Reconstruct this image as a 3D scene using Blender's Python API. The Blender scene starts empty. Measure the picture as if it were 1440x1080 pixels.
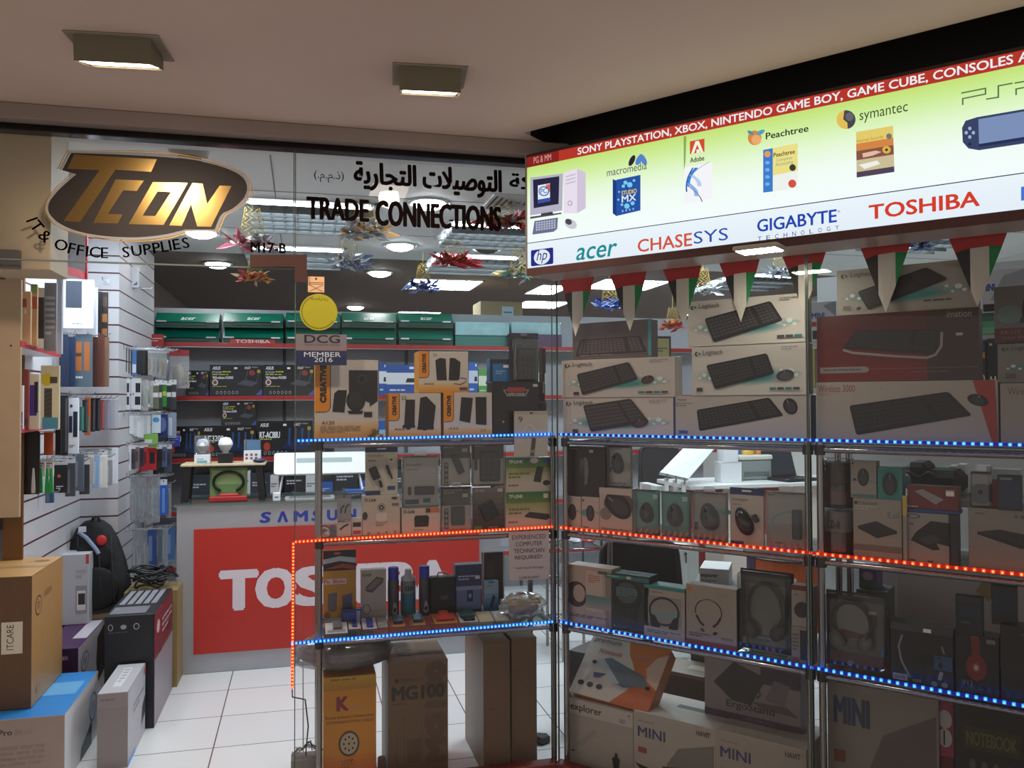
import bpy, math, random
from mathutils import Vector, Matrix
S = bpy.context.scene
COL = S.collection
RND = random.Random(7)

# ------------------------------------------------------------------ camera
FPX = 1175.0
PITCH, ROLL, YAW, RANG = 0.0217, -0.0041, 0.2458, 0.8803
_f = Vector((math.sin(YAW)*math.cos(PITCH), math.cos(YAW)*math.cos(PITCH), math.sin(PITCH)))
_r0 = Vector((math.cos(YAW), -math.sin(YAW), 0)); _u0 = _r0.cross(_f)
_r = _r0*math.cos(ROLL)+_u0*math.sin(ROLL); _u = -_r0*math.sin(ROLL)+_u0*math.cos(ROLL)
def ray(px, py): return _f+_r*((px-720)/FPX)+_u*((540-py)/FPX)
EYE = 1.6
_d = ray(783, 1092); _d = _d*(EYE/-_d.z)
CAM = Vector((-_d.x, -_d.y, EYE))              # the shop's glass corner stands at the world origin
cd = bpy.data.cameras.new('camera'); cam = bpy.data.objects.new('camera', cd); COL.objects.link(cam)
cd.sensor_width = 36; cd.lens = 36*FPX/1440; cd.clip_start = 0.05
cam.matrix_world = Matrix(((_r.x, _u.x, -_f.x, CAM.x), (_r.y, _u.y, -_f.y, CAM.y), (_r.z, _u.z, -_f.z, CAM.z), (0, 0, 0, 1)))
S.camera = cam
# ------------------------------------------------------------------ world, view, large lights
W = bpy.data.worlds.new('world'); S.world = W; W.use_nodes = True
W.node_tree.nodes['Background'].inputs[0].default_value = (1.0, 0.90, 0.84, 1)
W.node_tree.nodes['Background'].inputs[1].default_value = 0.55
vs = S.view_settings; vs.view_transform = 'Standard'; vs.look = 'None'; vs.exposure = 0.0; vs.gamma = 1; vs.use_curve_mapping = False
S.cycles.max_bounces = 8; S.cycles.transparent_max_bounces = 24; S.cycles.glossy_bounces = 3; S.cycles.diffuse_bounces = 6
S.cycles.caustics_reflective = False; S.cycles.caustics_refractive = False; S.cycles.sample_clamp_indirect = 4.0
def area(name, loc, sx, sy, watts, col, rot=(0, 0, 0)):
    l = bpy.data.lights.new(name, 'AREA'); l.shape = 'RECTANGLE'; l.size = sx; l.size_y = sy; l.energy = watts; l.color = col
    o = bpy.data.objects.new(name, l); o.location = loc; o.rotation_euler = rot; COL.objects.link(o); return o
CEIL = 2.705
TROFFER = 24.0                                   # radiance of the shop's ceiling light panels

# ------------------------------------------------------------------ pixel -> place
TA = Vector((math.cos(RANG), -math.sin(RANG), 0)); NA = Vector((math.sin(RANG), math.cos(RANG), 0))
def at(px, py, pl):
    """The point of a real plane seen at a photo pixel. L: parallel to the left shop front, R: to the right one (offset d into the shop), Z: a height, X: a depthwise wall."""
    k, d = pl; D = ray(px, py)
    n = {'L': Vector((0, 1, 0)), 'R': NA, 'Z': Vector((0, 0, 1)), 'X': Vector((1, 0, 0))}[k]
    return CAM+D*((d-n.dot(CAM))/n.dot(D))
def rotz(pl): return -RANG if pl[0] == 'R' else 0.0
def rect(x0, y0, x1, y1, pl, z=None):
    ym, xm = (y0+y1)/2, (x0+x1)/2
    A, B = at(x0, ym, pl), at(x1, ym, pl)
    zt, zb = at(xm, y0, pl).z, at(xm, y1, pl).z
    if z is not None: zb = z
    return Vector((A.x, A.y, zb)), (B-A).to_2d().length, zt-zb, rotz(pl)
def uv(px, py, pl, O):
    p = at(px, py, pl)-O
    return (p.dot(TA) if pl[0] == 'R' else p.x, p.z)

# ------------------------------------------------------------------ materials
_mc = {}
def lin(c):
    if isinstance(c, str): c = [int(c[i:i+2], 16)/255 for i in (1, 3, 5)]
    return [v/12.92 if v <= .04045 else ((v+.055)/1.055)**2.4 for v in c]
def P(c, rough=.5, metal=0.0, grain=0.0, scale=40.0, bump=0.0, coat=0.0):
    key = (c, rough, metal, grain, scale, bump, coat)
    if key in _mc: return _mc[key]
    m = bpy.data.materials.new('material_'+str(c).strip('#')); m.use_nodes = True
    nt = m.node_tree; b = nt.nodes['Principled BSDF']; L = lin(c)
    b.inputs['Base Color'].default_value = (*L, 1); b.inputs['Roughness'].default_value = rough; b.inputs['Metallic'].default_value = metal
    if rough >= .95: b.inputs['Specular IOR Level'].default_value = 0
    if coat: b.inputs['Coat Weight'].default_value = coat; b.inputs['Coat Roughness'].default_value = .08
    if grain or bump:
        tc = nt.nodes.new('ShaderNodeTexCoord'); no = nt.nodes.new('ShaderNodeTexNoise'); no.inputs['Scale'].default_value = scale; no.inputs['Detail'].default_value = 5
        nt.links.new(tc.outputs['Object'], no.inputs['Vector'])
        if grain:
            cr = nt.nodes.new('ShaderNodeValToRGB')
            cr.color_ramp.elements[0].position = .3; cr.color_ramp.elements[1].position = .7
            cr.color_ramp.elements[0].color = (*[v*(1-grain) for v in L], 1); cr.color_ramp.elements[1].color = (*[min(1, v*(1+grain)) for v in L], 1)
            nt.links.new(no.outputs['Fac'], cr.inputs['Fac']); nt.links.new(cr.outputs['Color'], b.inputs['Base Color'])
        if bump:
            bp = nt.nodes.new('ShaderNodeBump'); bp.inputs['Strength'].default_value = bump; bp.inputs['Distance'].default_value = .01
            nt.links.new(no.outputs['Fac'], bp.inputs['Height']); nt.links.new(bp.outputs['Normal'], b.inputs['Normal'])
    _mc[key] = m; return m
def E(c, s=1.0):
    key = ('emit', c, s)
    if key in _mc: return _mc[key]
    m = bpy.data.materials.new('glowing_'+str(c).strip('#')); m.use_nodes = True; nt = m.node_tree; nt.nodes.clear()
    e = nt.nodes.new('ShaderNodeEmission'); o = nt.nodes.new('ShaderNodeOutputMaterial'); e.inputs[0].default_value = (*lin(c), 1); e.inputs[1].default_value = s
    nt.links.new(e.outputs[0], o.inputs[0]); _mc[key] = m; return m
def clear(c=(.93, .96, .95), base=.02, edge=.5, rough=0.0, body=0.0, bodycol=(.8, .82, .84)):
    """Thin clear sheet: see-through, with a reflection that grows towards grazing angles; body adds a little milky plastic."""
    key = ('clear', c, base, edge, rough, body, bodycol)
    if key in _mc: return _mc[key]
    m = bpy.data.materials.new('clear_sheet'); m.use_nodes = True; nt = m.node_tree; nt.nodes.clear()
    o = nt.nodes.new('ShaderNodeOutputMaterial'); t = nt.nodes.new('ShaderNodeBsdfTransparent'); g = nt.nodes.new('ShaderNodeBsdfGlossy')
    t.inputs[0].default_value = (*c, 1); g.inputs['Roughness'].default_value = rough
    fr = nt.nodes.new('ShaderNodeLayerWeight'); fr.inputs['Blend'].default_value = .35
    mr = nt.nodes.new('ShaderNodeMapRange'); mr.inputs['To Min'].default_value = base; mr.inputs['To Max'].default_value = edge
    nt.links.new(fr.outputs['Fresnel'], mr.inputs['Value'])
    mx = nt.nodes.new('ShaderNodeMixShader'); nt.links.new(mr.outputs[0], mx.inputs[0])
    src = t.outputs[0]
    if body:
        d = nt.nodes.new('ShaderNodeBsdfDiffuse'); d.inputs[0].default_value = (*bodycol, 1); m2 = nt.nodes.new('ShaderNodeMixShader'); m2.inputs[0].default_value = body
        nt.links.new(t.outputs[0], m2.inputs[1]); nt.links.new(d.outputs[0], m2.inputs[2]); src = m2.outputs[0]
    nt.links.new(src, mx.inputs[1]); nt.links.new(g.outputs[0], mx.inputs[2]); nt.links.new(mx.outputs[0], o.inputs[0])
    _mc[key] = m; return m
def nodes_mat(name):
    m = bpy.data.materials.new(name); m.use_nodes = True; return m, m.node_tree, m.node_tree.nodes['Principled BSDF']

# ------------------------------------------------------------------ mesh builder
_tc = {}
def glyphs(s, bold, shear=0.0):
    key = (s, 0, shear)
    if key in _tc: return _tc[key]
    c = bpy.data.curves.new('t', 'FONT'); c.body = s; c.resolution_u = 3; c.shear = shear; c.fill_mode = 'FRONT'
    o = bpy.data.objects.new('t', c); me = bpy.data.meshes.new_from_object(o)
    vs_ = [(v.co.x, v.co.y) for v in me.vertices]; fs = [tuple(p.vertices) for p in me.polygons]
    bpy.data.objects.remove(o); bpy.data.curves.remove(c); bpy.data.meshes.remove(me)
    x0, x1 = min(v[0] for v in vs_), max(v[0] for v in vs_); y0, y1 = min(v[1] for v in vs_), max(v[1] for v in vs_)
    _tc[key] = ([((x-x0)/(x1-x0), (y-y0)/(y1-y0)) for x, y in vs_], fs, (x1-x0)/(y1-y0)); return _tc[key]

class MB:
    def __init__(s, T=None): s.v, s.f, s.m, s.sm, s.mats, s.T = [], [], [], [], [], T
    def mi(s, mat):
        if mat not in s.mats: s.mats.append(mat)
        return s.mats.index(mat)
    def add(s, vs_, fs, mat, smooth=False):
        b = len(s.v); T = s.T
        s.v += [tuple(T @ Vector(v)) if T else tuple(v) for v in vs_]
        k = s.mi(mat)
        for f in fs: s.f.append([b+i for i in f]); s.m.append(k); s.sm.append(smooth)
    def convex(s, vs_, fs, mats):
        c = sum((Vector(v) for v in vs_), Vector())/len(vs_); b = len(s.v); T = s.T
        s.v += [tuple(T @ Vector(v)) if T else tuple(v) for v in vs_]
        for f, mt in zip(fs, mats):
            p = [Vector(vs_[i]) for i in f]; n = (p[1]-p[0]).cross(p[2]-p[0])
            if n.dot(sum(p, Vector())/len(p)-c) < 0: f = f[::-1]
            s.f.append([b+i for i in f]); s.m.append(s.mi(mt)); s.sm.append(False)
    def box(s, x0, y0, z0, x1, y1, z1, mat, c=0.0, faces=None):
        faces = faces or {}
        g = lambda k: faces.get(k, mat)
        if c <= 0:
            vs_ = [(x, y, z) for x in (x0, x1) for y in (y0, y1) for z in (z0, z1)]
            fs = [(0, 1, 3, 2), (4, 5, 7, 6), (0, 1, 5, 4), (2, 3, 7, 6), (0, 2, 6, 4), (1, 3, 7, 5)]
            s.convex(vs_, fs, [g('left'), g('right'), g('front'), g('back'), g('bottom'), g('top')]); return
        c = min(c, abs(x1-x0)*.45, abs(y1-y0)*.45, abs(z1-z0)*.45)
        lo, hi = (x0, y0, z0), (x1, y1, z1); vs_, idx = [], {}
        for sg in [(a, b, d) for a in (0, 1) for b in (0, 1) for d in (0, 1)]:
            for ax in range(3):
                p = [(hi[i] if sg[i] else lo[i]) if i == ax else ((hi[i]-c) if sg[i] else (lo[i]+c)) for i in range(3)]
                idx[(sg, ax)] = len(vs_); vs_.append(tuple(p))
        fs, ms = [], []
        for ax in range(3):
            o = [i for i in range(3) if i != ax]
            for e in (0, 1):
                q = []
                for a, b in ((0, 0), (0, 1), (1, 1), (1, 0)):
                    sg = [0, 0, 0]; sg[ax] = e; sg[o[0]] = a; sg[o[1]] = b; q.append(idx[(tuple(sg), ax)])
                fs.append(q); ms.append(g((('left', 'right'), ('front', 'back'), ('bottom', 'top'))[ax][e]))
        for ax in range(3):
            o = [i for i in range(3) if i != ax]
            for a in (0, 1):
                for b in (0, 1):
                    q = []
                    for e, k in ((0, 0), (0, 1), (1, 1), (1, 0)):
                        sg = [0, 0, 0]; sg[ax] = e; sg[o[0]] = a; sg[o[1]] = b; q.append(idx[(tuple(sg), o[k])])
                    fs.append(q); ms.append(mat)
        for sg in [(a, b, d) for a in (0, 1) for b in (0, 1) for d in (0, 1)]:
            fs.append([idx[(sg, k)] for k in range(3)]); ms.append(mat)
        s.convex(vs_, fs, ms)
    def plate(s, poly, y, mat): s.add([(x, y, z) for x, z in poly], [list(range(len(poly)))[::1]], mat)
    def prism(s, poly, y0, y1, mat, side=None, smooth=False):
        a = sum(poly[i][0]*poly[(i+1) % len(poly)][1]-poly[(i+1) % len(poly)][0]*poly[i][1] for i in range(len(poly)))
        if a < 0: poly = poly[::-1]
        n = len(poly); v = [(x, y0, z) for x, z in poly]+[(x, y1, z) for x, z in poly]
        s.add(v, [list(range(n)), list(range(2*n-1, n-1, -1))], mat)
        s.add(v, [(i, i+n, (i+1) % n+n, (i+1) % n) for i in range(n)], side or mat, smooth)
    def slab(s, poly, z0, z1, mat, side=None):
        """Prism of a plan outline (x, y), from z0 up to z1."""
        a = sum(poly[i][0]*poly[(i+1) % len(poly)][1]-poly[(i+1) % len(poly)][0]*poly[i][1] for i in range(len(poly)))
        if a < 0: poly = poly[::-1]
        n = len(poly); v = [(x, y, z1) for x, y in poly]+[(x, y, z0) for x, y in poly]
        s.add(v, [list(range(n)), list(range(2*n-1, n-1, -1))], mat)
        s.add(v, [(i, i+n, (i+1) % n+n, (i+1) % n) for i in range(n)], side or mat)
    def cyl(s, p0, p1, r, mat, n=14, r1=None, cap=True, capmat=None):
        p0, p1 = Vector(p0), Vector(p1); r1 = r if r1 is None else r1
        d = (p1-p0).normalized(); a = d.orthogonal().normalized(); b = d.cross(a)
        v = [p0+(a*math.cos(2*math.pi*i/n)+b*math.sin(2*math.pi*i/n))*r for i in range(n)]+[p1+(a*math.cos(2*math.pi*i/n)+b*math.sin(2*math.pi*i/n))*r1 for i in range(n)]
        s.add(v, [(i, (i+1) % n, (i+1) % n+n, i+n) for i in range(n)], mat, True)
        if cap: s.add(v, [list(range(n-1, -1, -1)), list(range(n, 2*n))], capmat or mat)
    def tube(s, pts, r, mat, n=8, closed=False):
        pts = [Vector(p) for p in pts]; N = len(pts); v = []; a = None
        for i, p in enumerate(pts):
            d = (pts[(i+1) % N]-pts[i-1]) if closed else (pts[min(i+1, N-1)]-pts[max(i-1, 0)])
            d = d.normalized() if d.length > 1e-9 else Vector((0, 0, 1))
            a = d.orthogonal().normalized() if a is None else (a-d*a.dot(d)).normalized() if (a-d*a.dot(d)).length > 1e-6 else d.orthogonal().normalized()
            b = d.cross(a); rr = r[i] if isinstance(r, (list, tuple)) else r
            v += [p+(a*math.cos(2*math.pi*k/n)+b*math.sin(2*math.pi*k/n))*rr for k in range(n)]
        M = N if closed else N-1
        fs = [(i*n+k, i*n+(k+1) % n, ((i+1) % N)*n+(k+1) % n, ((i+1) % N)*n+k) for i in range(M) for k in range(n)]
        s.add(v, fs, mat, True)
        if not closed: s.add(v, [list(range(n-1, -1, -1)), list(range((N-1)*n, N*n))], mat)
    def ell(s, c, r, mat, n=18, m=10, R=None, lo=-.5, fn=None, smooth=True):
        v = []
        for j in range(m+1):
            t = math.pi*(lo+(.5-lo)*j/m)
            for i in range(n):
                a = 2*math.pi*i/n; p = Vector((math.cos(t)*math.cos(a)*r[0], math.cos(t)*math.sin(a)*r[1], math.sin(t)*r[2]))
                if fn: p = fn(p)
                v.append((R @ p if R else p)+Vector(c))
        s.add(v, [(j*n+i, j*n+(i+1) % n, (j+1)*n+(i+1) % n, (j+1)*n+i) for j in range(m) for i in range(n)], mat, smooth)
        if lo > -.5: s.add(v, [list(range(n-1, -1, -1))], mat)
    def lathe(s, prof, c, mat, n=22, smooth=True):
        v = [(c[0]+r*math.cos(2*math.pi*i/n), c[1]+r*math.sin(2*math.pi*i/n), c[2]+z) for r, z in prof for i in range(n)]
        s.add(v, [(j*n+i, j*n+(i+1) % n, (j+1)*n+(i+1) % n, (j+1)*n+i) for j in range(len(prof)-1) for i in range(n)], mat, smooth)
        s.add(v, [list(range(n-1, -1, -1)), list(range((len(prof)-1)*n, len(prof)*n))], mat)
    def text(s, st, x0, z0, x1, z1, y, mat, bold=.01, rot=0, shear=0.0):
        vs_, fs, _a = glyphs(st, bold, shear)
        if rot == 90: q = [(x0+(1-b)*(x1-x0), y, z0+a*(z1-z0)) for a, b in vs_]
        elif rot == 270: q = [(x0+b*(x1-x0), y, z0+(1-a)*(z1-z0)) for a, b in vs_]
        else: q = [(x0+a*(x1-x0), y, z0+b*(z1-z0)) for a, b in vs_]
        s.add(q, fs, mat)
        if bold >= .03:                              # heavier strokes: the same outline laid down again, shifted
            k = bold*abs(z1-z0)*.75
            for n_, (a, b) in enumerate(((k, 0), (-k, 0), (k*.6, k*.6), (-k*.6, -k*.6), (k*.6, -k*.6), (-k*.6, k*.6))): s.add([(x+a, yy-.00002*(n_+1), z+b) for x, yy, z in q], fs, mat)
    def mesh(s, name):
        me = bpy.data.meshes.new(name); me.from_pydata(s.v, [], s.f)
        for m in s.mats: me.materials.append(m)
        me.polygons.foreach_set('material_index', s.m); me.polygons.foreach_set('use_smooth', s.sm); me.update(); return me
    def build(s, name, parent=None, loc=None, rz=0.0, rot=None):
        o = bpy.data.objects.new(name, s.mesh(name)); COL.objects.link(o)
        if loc is not None: o.location = loc
        o.rotation_euler = rot if rot is not None else (0, 0, rz)
        if parent: o.parent = parent
        return o
def tag(o, label, cat, group=None):
    o['label'] = label; o['category'] = cat
    if group: o['group'] = group
    return o
def empty(name, loc, rz=0.0, label=None, cat=None, group=None, rot=None):
    o = bpy.data.objects.new(name, None); COL.objects.link(o); o.location = loc; o.rotation_euler = rot if rot is not None else (0, 0, rz); o.empty_display_size = .05
    if label: tag(o, label, cat, group)
    return o
def struct(name, mb, loc=None, rz=0.0):
    o = mb.build(name, None, loc, rz); o['kind'] = 'structure'; return o
def dup(root, loc, rot, label=None, group=None, scale=None):
    r = root.copy(); COL.objects.link(r); r.location = loc; r.rotation_euler = rot
    if scale: r.scale = scale
    if label: r['label'] = label
    if group: r['group'] = group
    for ch in list(root.children):
        c = ch.copy(); COL.objects.link(c); c.parent = r
        for g in list(ch.children):
            d = g.copy(); COL.objects.link(d); d.parent = c
    return r
def rrect(w, h, r, n=5, cx=0.0, cz=0.0):
    out = []
    for (sx, sz, a0) in ((1, 1, 0), (-1, 1, 90), (-1, -1, 180), (1, -1, 270)):
        for i in range(n+1):
            a = math.radians(a0+90*i/n); out.append((cx+sx*(w/2-r)+r*math.cos(a), cz+sz*(h/2-r)+r*math.sin(a)))
    return out

# ------------------------------------------------------------------ printed artwork on a face (fractions of its width and height)
def mixc(a, b, t):
    A = [int(a[i:i+2], 16) for i in (1, 3, 5)]; B = [int(b[i:i+2], 16) for i in (1, 3, 5)]
    return '#%02x%02x%02x' % tuple(int(p+(q-p)*t) for p, q in zip(A, B))
def draw(m, art, w, h, y=0.0, mk=None, seed=1):
    mk = mk or (lambda c: P(c, .42)); rn = random.Random(seed); k = 0
    for op in art:
        k += 1; yy = y-.0005-.00022*k; o = op[0]
        if o == 'R': x0, z0, x1, z1 = op[1]*w, op[2]*h, op[3]*w, op[4]*h; m.plate([(x0, z0), (x1, z0), (x1, z1), (x0, z1)], yy, mk(op[5]))
        elif o == 'G':
            n = op[7] if len(op) > 7 else 7
            for i in range(n):
                a, b = op[2]+(op[4]-op[2])*i/n, op[2]+(op[4]-op[2])*(i+1)/n
                m.plate([(op[1]*w, a*h), (op[3]*w, a*h), (op[3]*w, b*h), (op[1]*w, b*h)], yy, mk(mixc(op[5], op[6], i/(n-1))))
        elif o == 'Y': m.plate([(a*w, b*h) for a, b in op[1]], yy, mk(op[2]))
        elif o == 'E':
            a0 = math.radians(op[6]) if len(op) > 6 else 0; c_, s_ = math.cos(a0), math.sin(a0); q = []
            for i in range(24):
                a = 2*math.pi*i/24; ex, ez = math.cos(a)*op[3]*w, math.sin(a)*op[4]*h; q.append((op[1]*w+ex*c_-ez*s_, op[2]*h+ex*s_+ez*c_))
            m.plate(q, yy, mk(op[5]))
        elif o == 'O':
            n = 28; t = op[5]*w; vs_, fs = [], []
            for i in range(n):
                a = 2*math.pi*i/n
                vs_ += [(op[1]*w+math.cos(a)*op[3]*w, yy, op[2]*h+math.sin(a)*op[4]*h), (op[1]*w+math.cos(a)*(op[3]*w-t), yy, op[2]*h+math.sin(a)*(op[4]*h-t))]
            m.add(vs_, [(2*i, 2*((i+1) % n), 2*((i+1) % n)+1, 2*i+1) for i in range(n)], mk(op[6]))
        elif o == 'A':
            pts = [Vector((a*w, b*h)) for a, b in op[1]]; t = op[2]*w/2; vs_ = []
            for i, p in enumerate(pts):
                d = (pts[min(i+1, len(pts)-1)]-pts[max(i-1, 0)]).normalized(); nn = Vector((-d.y, d.x))*t
                vs_ += [(p.x+nn.x, yy, p.y+nn.y), (p.x-nn.x, yy, p.y-nn.y)]
            m.add(vs_, [(2*i, 2*i+1, 2*i+3, 2*i+2) for i in range(len(pts)-1)], mk(op[3]))
        elif o == 'T':
            m.text(op[1], op[2]*w, op[3]*h, op[4]*w, op[5]*h, yy, mk(op[6]), op[7] if len(op) > 7 else .01, op[8] if len(op) > 8 else 0, op[9] if len(op) > 9 else 0.0)
        elif o == 'L':
            n = op[5]; hh = (op[4]-op[2])/n
            for i in range(n):
                z1 = op[4]-hh*i; z0 = z1-hh*.5; x = op[1]; end = op[1]+(op[3]-op[1])*(1 if i < n-1 else .6)
                while x < end-.01:
                    e = min(end, x+(op[3]-op[1])*rn.uniform(.1, .26)); m.plate([(x*w, z0*h), (e*w, z0*h), (e*w, z1*h), (x*w, z1*h)], yy, mk(op[6])); x = e+(op[3]-op[1])*.035
        elif o == 'K':
            q = [Vector((a*w, b*h)) for a, b in op[1]]; rows, cols = op[4], op[5]
            bl = lambda s_, t_: (q[0]*(1-s_)+q[1]*s_)*(1-t_)+(q[3]*(1-s_)+q[2]*s_)*t_
            bd = []
            for i in range(4):
                p, a, b = q[i], q[i-1], q[(i+1) % 4]; bd += [p+(a-p).normalized()*.006, p+(b-p).normalized()*.006]
            m.plate([(p.x, p.y) for p in bd], yy, mk(op[2]))
            for r in range(rows):
                for c in range(cols):
                    if r == rows-1 and 2 < c < 8:
                        if c != 3: continue
                        c0, c1 = 3, 7.85
                    else: c0, c1 = c, c+.8
                    if abs(c-cols*.72) < .5: continue
                    a, b = .03+.94*c0/cols, .03+.94*c1/cols; e, f = .08+.82*r/rows, .08+.82*(r+.72)/rows
                    m.plate([(p.x, p.y) for p in (bl(a, e), bl(b, e), bl(b, f), bl(a, f))], yy-.0002, mk(op[3]))
        elif o == 'M':
            cx, cz, rx, rz, a0, col = op[1:7]; c_, s_ = math.cos(math.radians(a0)), math.sin(math.radians(a0))
            def EL(sx, sz, ox, oz, cc, dy):
                q = []
                for i in range(22):
                    a = 2*math.pi*i/22; ex, ez = math.cos(a)*rx*w*sx+ox*rx*w, math.sin(a)*rz*w*sz+oz*rz*w; q.append((cx*w+ex*c_-ez*s_, cz*h+ex*s_+ez*c_))
                m.plate(q, yy-dy, mk(cc))
            EL(1, 1, 0, 0, col, 0); EL(.62, .66, 0, -.12, mixc(col, '#8a8a90', .22), .0002); EL(.10, .22, 0, .62, '#6a6a70', .0004)
def carton(name, label, cat, px, pl, depth=.08, col='#cfc8be', art=(), z=None, group=None, side=None, top=None, yaw=0.0, lean=0.0, rough=.42, sticker=None, grain=0.0, rart=(), tart=(), c=.0012, origin=None):
    O, w, h, rz = origin or rect(*px, pl, z)
    m = MB(); F = {}
    if side: F['right'] = F['left'] = P(side, rough, 0, grain)
    if top: F['top'] = P(top, rough, 0, grain)
    m.box(0, 0, 0, w, depth, h, P(col, rough, 0, grain), c, F)
    mk = lambda cc: P(cc, rough)
    draw(m, art, w, h, 0, mk, len(label))
    if rart: m.T = Matrix.Translation((w, 0, 0)) @ Matrix.Rotation(math.pi/2, 4, 'Z'); draw(m, rart, depth, h, 0, mk); m.T = None
    if tart: m.T = Matrix.Translation((0, 0, h)) @ Matrix.Rotation(-math.pi/2, 4, 'X'); draw(m, tart, w, depth, 0, mk); m.T = None
    o = m.build(name, None, O, rot=(-lean, 0, rz+yaw)); tag(o, label, cat, group)
    if sticker:
        x, zz = sticker; k = MB(); k.box(x*w-.012, -.0042, zz*h-.006, x*w+.012, -.0036, zz*h+.006, P('#e8e6e0', .5)); k.build('price_sticker', o)
    return o
# ================================================================== STRUCTURE
L0, R0 = ('L', 0.0), ('R', 0.0)
GL = at(414, 560, L0).x                         # free edge of the fixed left pane
def Lx(px, d=0.0, py=560): return at(px, py, ('L', d)).x
def Rs(px, d=0.0, py=560): return at(px, py, ('R', d)).dot(TA)
def Rp(s, d, z): v = TA*s+NA*d; return Vector((v.x, v.y, z))
ZB, ZR, ZB2 = at(783, 611, L0).z, at(783, 741, L0).z, at(783, 873, L0).z
RL = 2.9                                        # length of the right shop front

# tiled floor
m, nt, b = nodes_mat('white_floor_tiles')
tcn = nt.nodes.new('ShaderNodeTexCoord'); mp = nt.nodes.new('ShaderNodeMapping'); br = nt.nodes.new('ShaderNodeTexBrick')
gx = at(529, 958, ('Z', 0)).x; gy = at(620, 945, ('Z', 0)).y
mp.inputs['Location'].default_value = (-gx+.0025, -gy+.0025, 0)
br.offset = 0; br.squash = 1; br.inputs['Scale'].default_value = 1; br.inputs['Brick Width'].default_value = .405; br.inputs['Row Height'].default_value = .405
br.inputs['Mortar Size'].default_value = .003; br.inputs['Color1'].default_value = (.80, .81, .80, 1); br.inputs['Color2'].default_value = (.76, .77, .765, 1); br.inputs['Mortar'].default_value = (.12, .12, .12, 1)
nt.links.new(tcn.outputs['Object'], mp.inputs[0]); nt.links.new(mp.outputs[0], br.inputs['Vector']); nt.links.new(br.outputs['Color'], b.inputs['Base Color'])
b.inputs['Roughness'].default_value = .16
FLOOR = m
mb = MB(); mb.box(-7, -7, -.1, 7, 11, 0, FLOOR); struct('floor', mb)

# ceilings: the corridor's and the shop's
CORR = P('#d9c1b2', .75, 0, .035, 1.2)
SHOPC = P('#e2e4e2', .7, 0, .02, 2)
DARKC = P('#6e5f57', .8, 0, .05, 3)  # dark brown rear ceiling, the unlit stock area's dimness included in the colour
q = [(-7, -7), (7, -7)]
cor = [(-7, .0), (0.0, .0), (TA.x*RL, TA.y*RL), (7, TA.y*RL)]
sL = Rs(741.6, -.22, 300); dl, dr = -.25, -.37; e0, e1 = Rp(sL, dl, 0), Rp(RL+1.2, dr, 0)
mb = MB(); mb.slab([(-7, -7), (7, -7), (7, e1.y), (e1.x, e1.y), (e0.x, e0.y), (0, 0), (-7, 0)], CEIL, CEIL+.02, CORR)
prof = [(.07*math.sin(a), CEIL+.07-.07*math.cos(a)) for a in [math.radians(15*i) for i in range(7)]]+[(.07, CEIL+.26)]
for i in range(len(prof)-1):
    (d0, z0), (d1, z1) = prof[i], prof[i+1]; mb.add([Rp(sL, dl+d0, z0), Rp(RL+1.2, dr+d0, z0), Rp(RL+1.2, dr+d1, z1), Rp(sL, dl+d1, z1)], [(0, 1, 2, 3)], CORR, True)
struct('ceiling_corridor', mb)
DK = P('#171412', .9); mb = MB(); mb.slab([tuple(Rp(s_, d_, 0)[:2]) for s_, d_ in ((sL-.3, -.40), (RL+1.2, -.40), (RL+1.2, .06), (sL-.3, .06))], CEIL+.26, CEIL+.28, DK); mb.slab([tuple(Rp(s_, d_, 0)[:2]) for s_, d_ in ((sL-.02, dl+.06), (sL, dl+.06), (sL, .04), (sL-.02, .04))], CEIL+.001, CEIL+.26, DK); struct('ceiling_recess', mb)
mb = MB(); mb.slab([(-7, .005), (.01, .005), tuple(Rp(.02, .062, 0)[:2]), tuple(Rp(RL+1.2, .062, 0)[:2]), (7, TA.y*RL-.9), (7, 3.0), (-7, 3.0)], CEIL, CEIL+.02, SHOPC)
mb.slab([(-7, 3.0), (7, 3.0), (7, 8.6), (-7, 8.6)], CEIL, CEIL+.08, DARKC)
# thin joints between ceiling boards
for y in (1.05, 2.05): mb.box(-3, y, CEIL-.002, 4, y+.006, CEIL+.001, P('#7c7c7a', .8))
for x in (-1.2, .9): mb.box(x, .1, CEIL-.002, x+.006, 3.0, CEIL+.001, P('#7c7c7a', .8))
struct('ceiling_shop', mb)
# bulkhead band above the left glass: brown cornice and dark chrome channel
zt0 = at(413, 201, L0).z
mb = MB(); mb.box(-4.5, -.07, zt0, .05, .0, CEIL, P('#8f8078', .6, 0, .03, 3), .004); struct('trim_1', mb)
mb = MB(); mb.box(-4.5, -.012, zt0-.026, .05, .05, zt0, P('#2e2c2c', .18, .85), .003); struct('trim_2', mb)
mb = MB(); mb.box(-4.5, .05, zt0-.02, .0, .12, CEIL, SHOPC); struct('trim_3', mb)
# header above the right glass, behind the light box
T_R = Matrix.Rotation(-RANG, 4, 'Z')
mb = MB(T_R); mb.box(0.0, .015, zt0, RL+1.2, .06, CEIL+.26, P('#1f1b19', .8)); struct('trim_4', mb)
# red sill under both panes
SILL = P('#5e1f1c', .4, 0, .1)
zs = at(783, 1069, L0).z
mb = MB(); mb.box(GL+.35, -.03, 0, .0, .03, zs, SILL, .004); struct('trim_5', mb)
mb = MB(T_R); mb.box(0, -.03, 0, RL, .03, zs, SILL, .004); struct('trim_6', mb)

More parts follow.
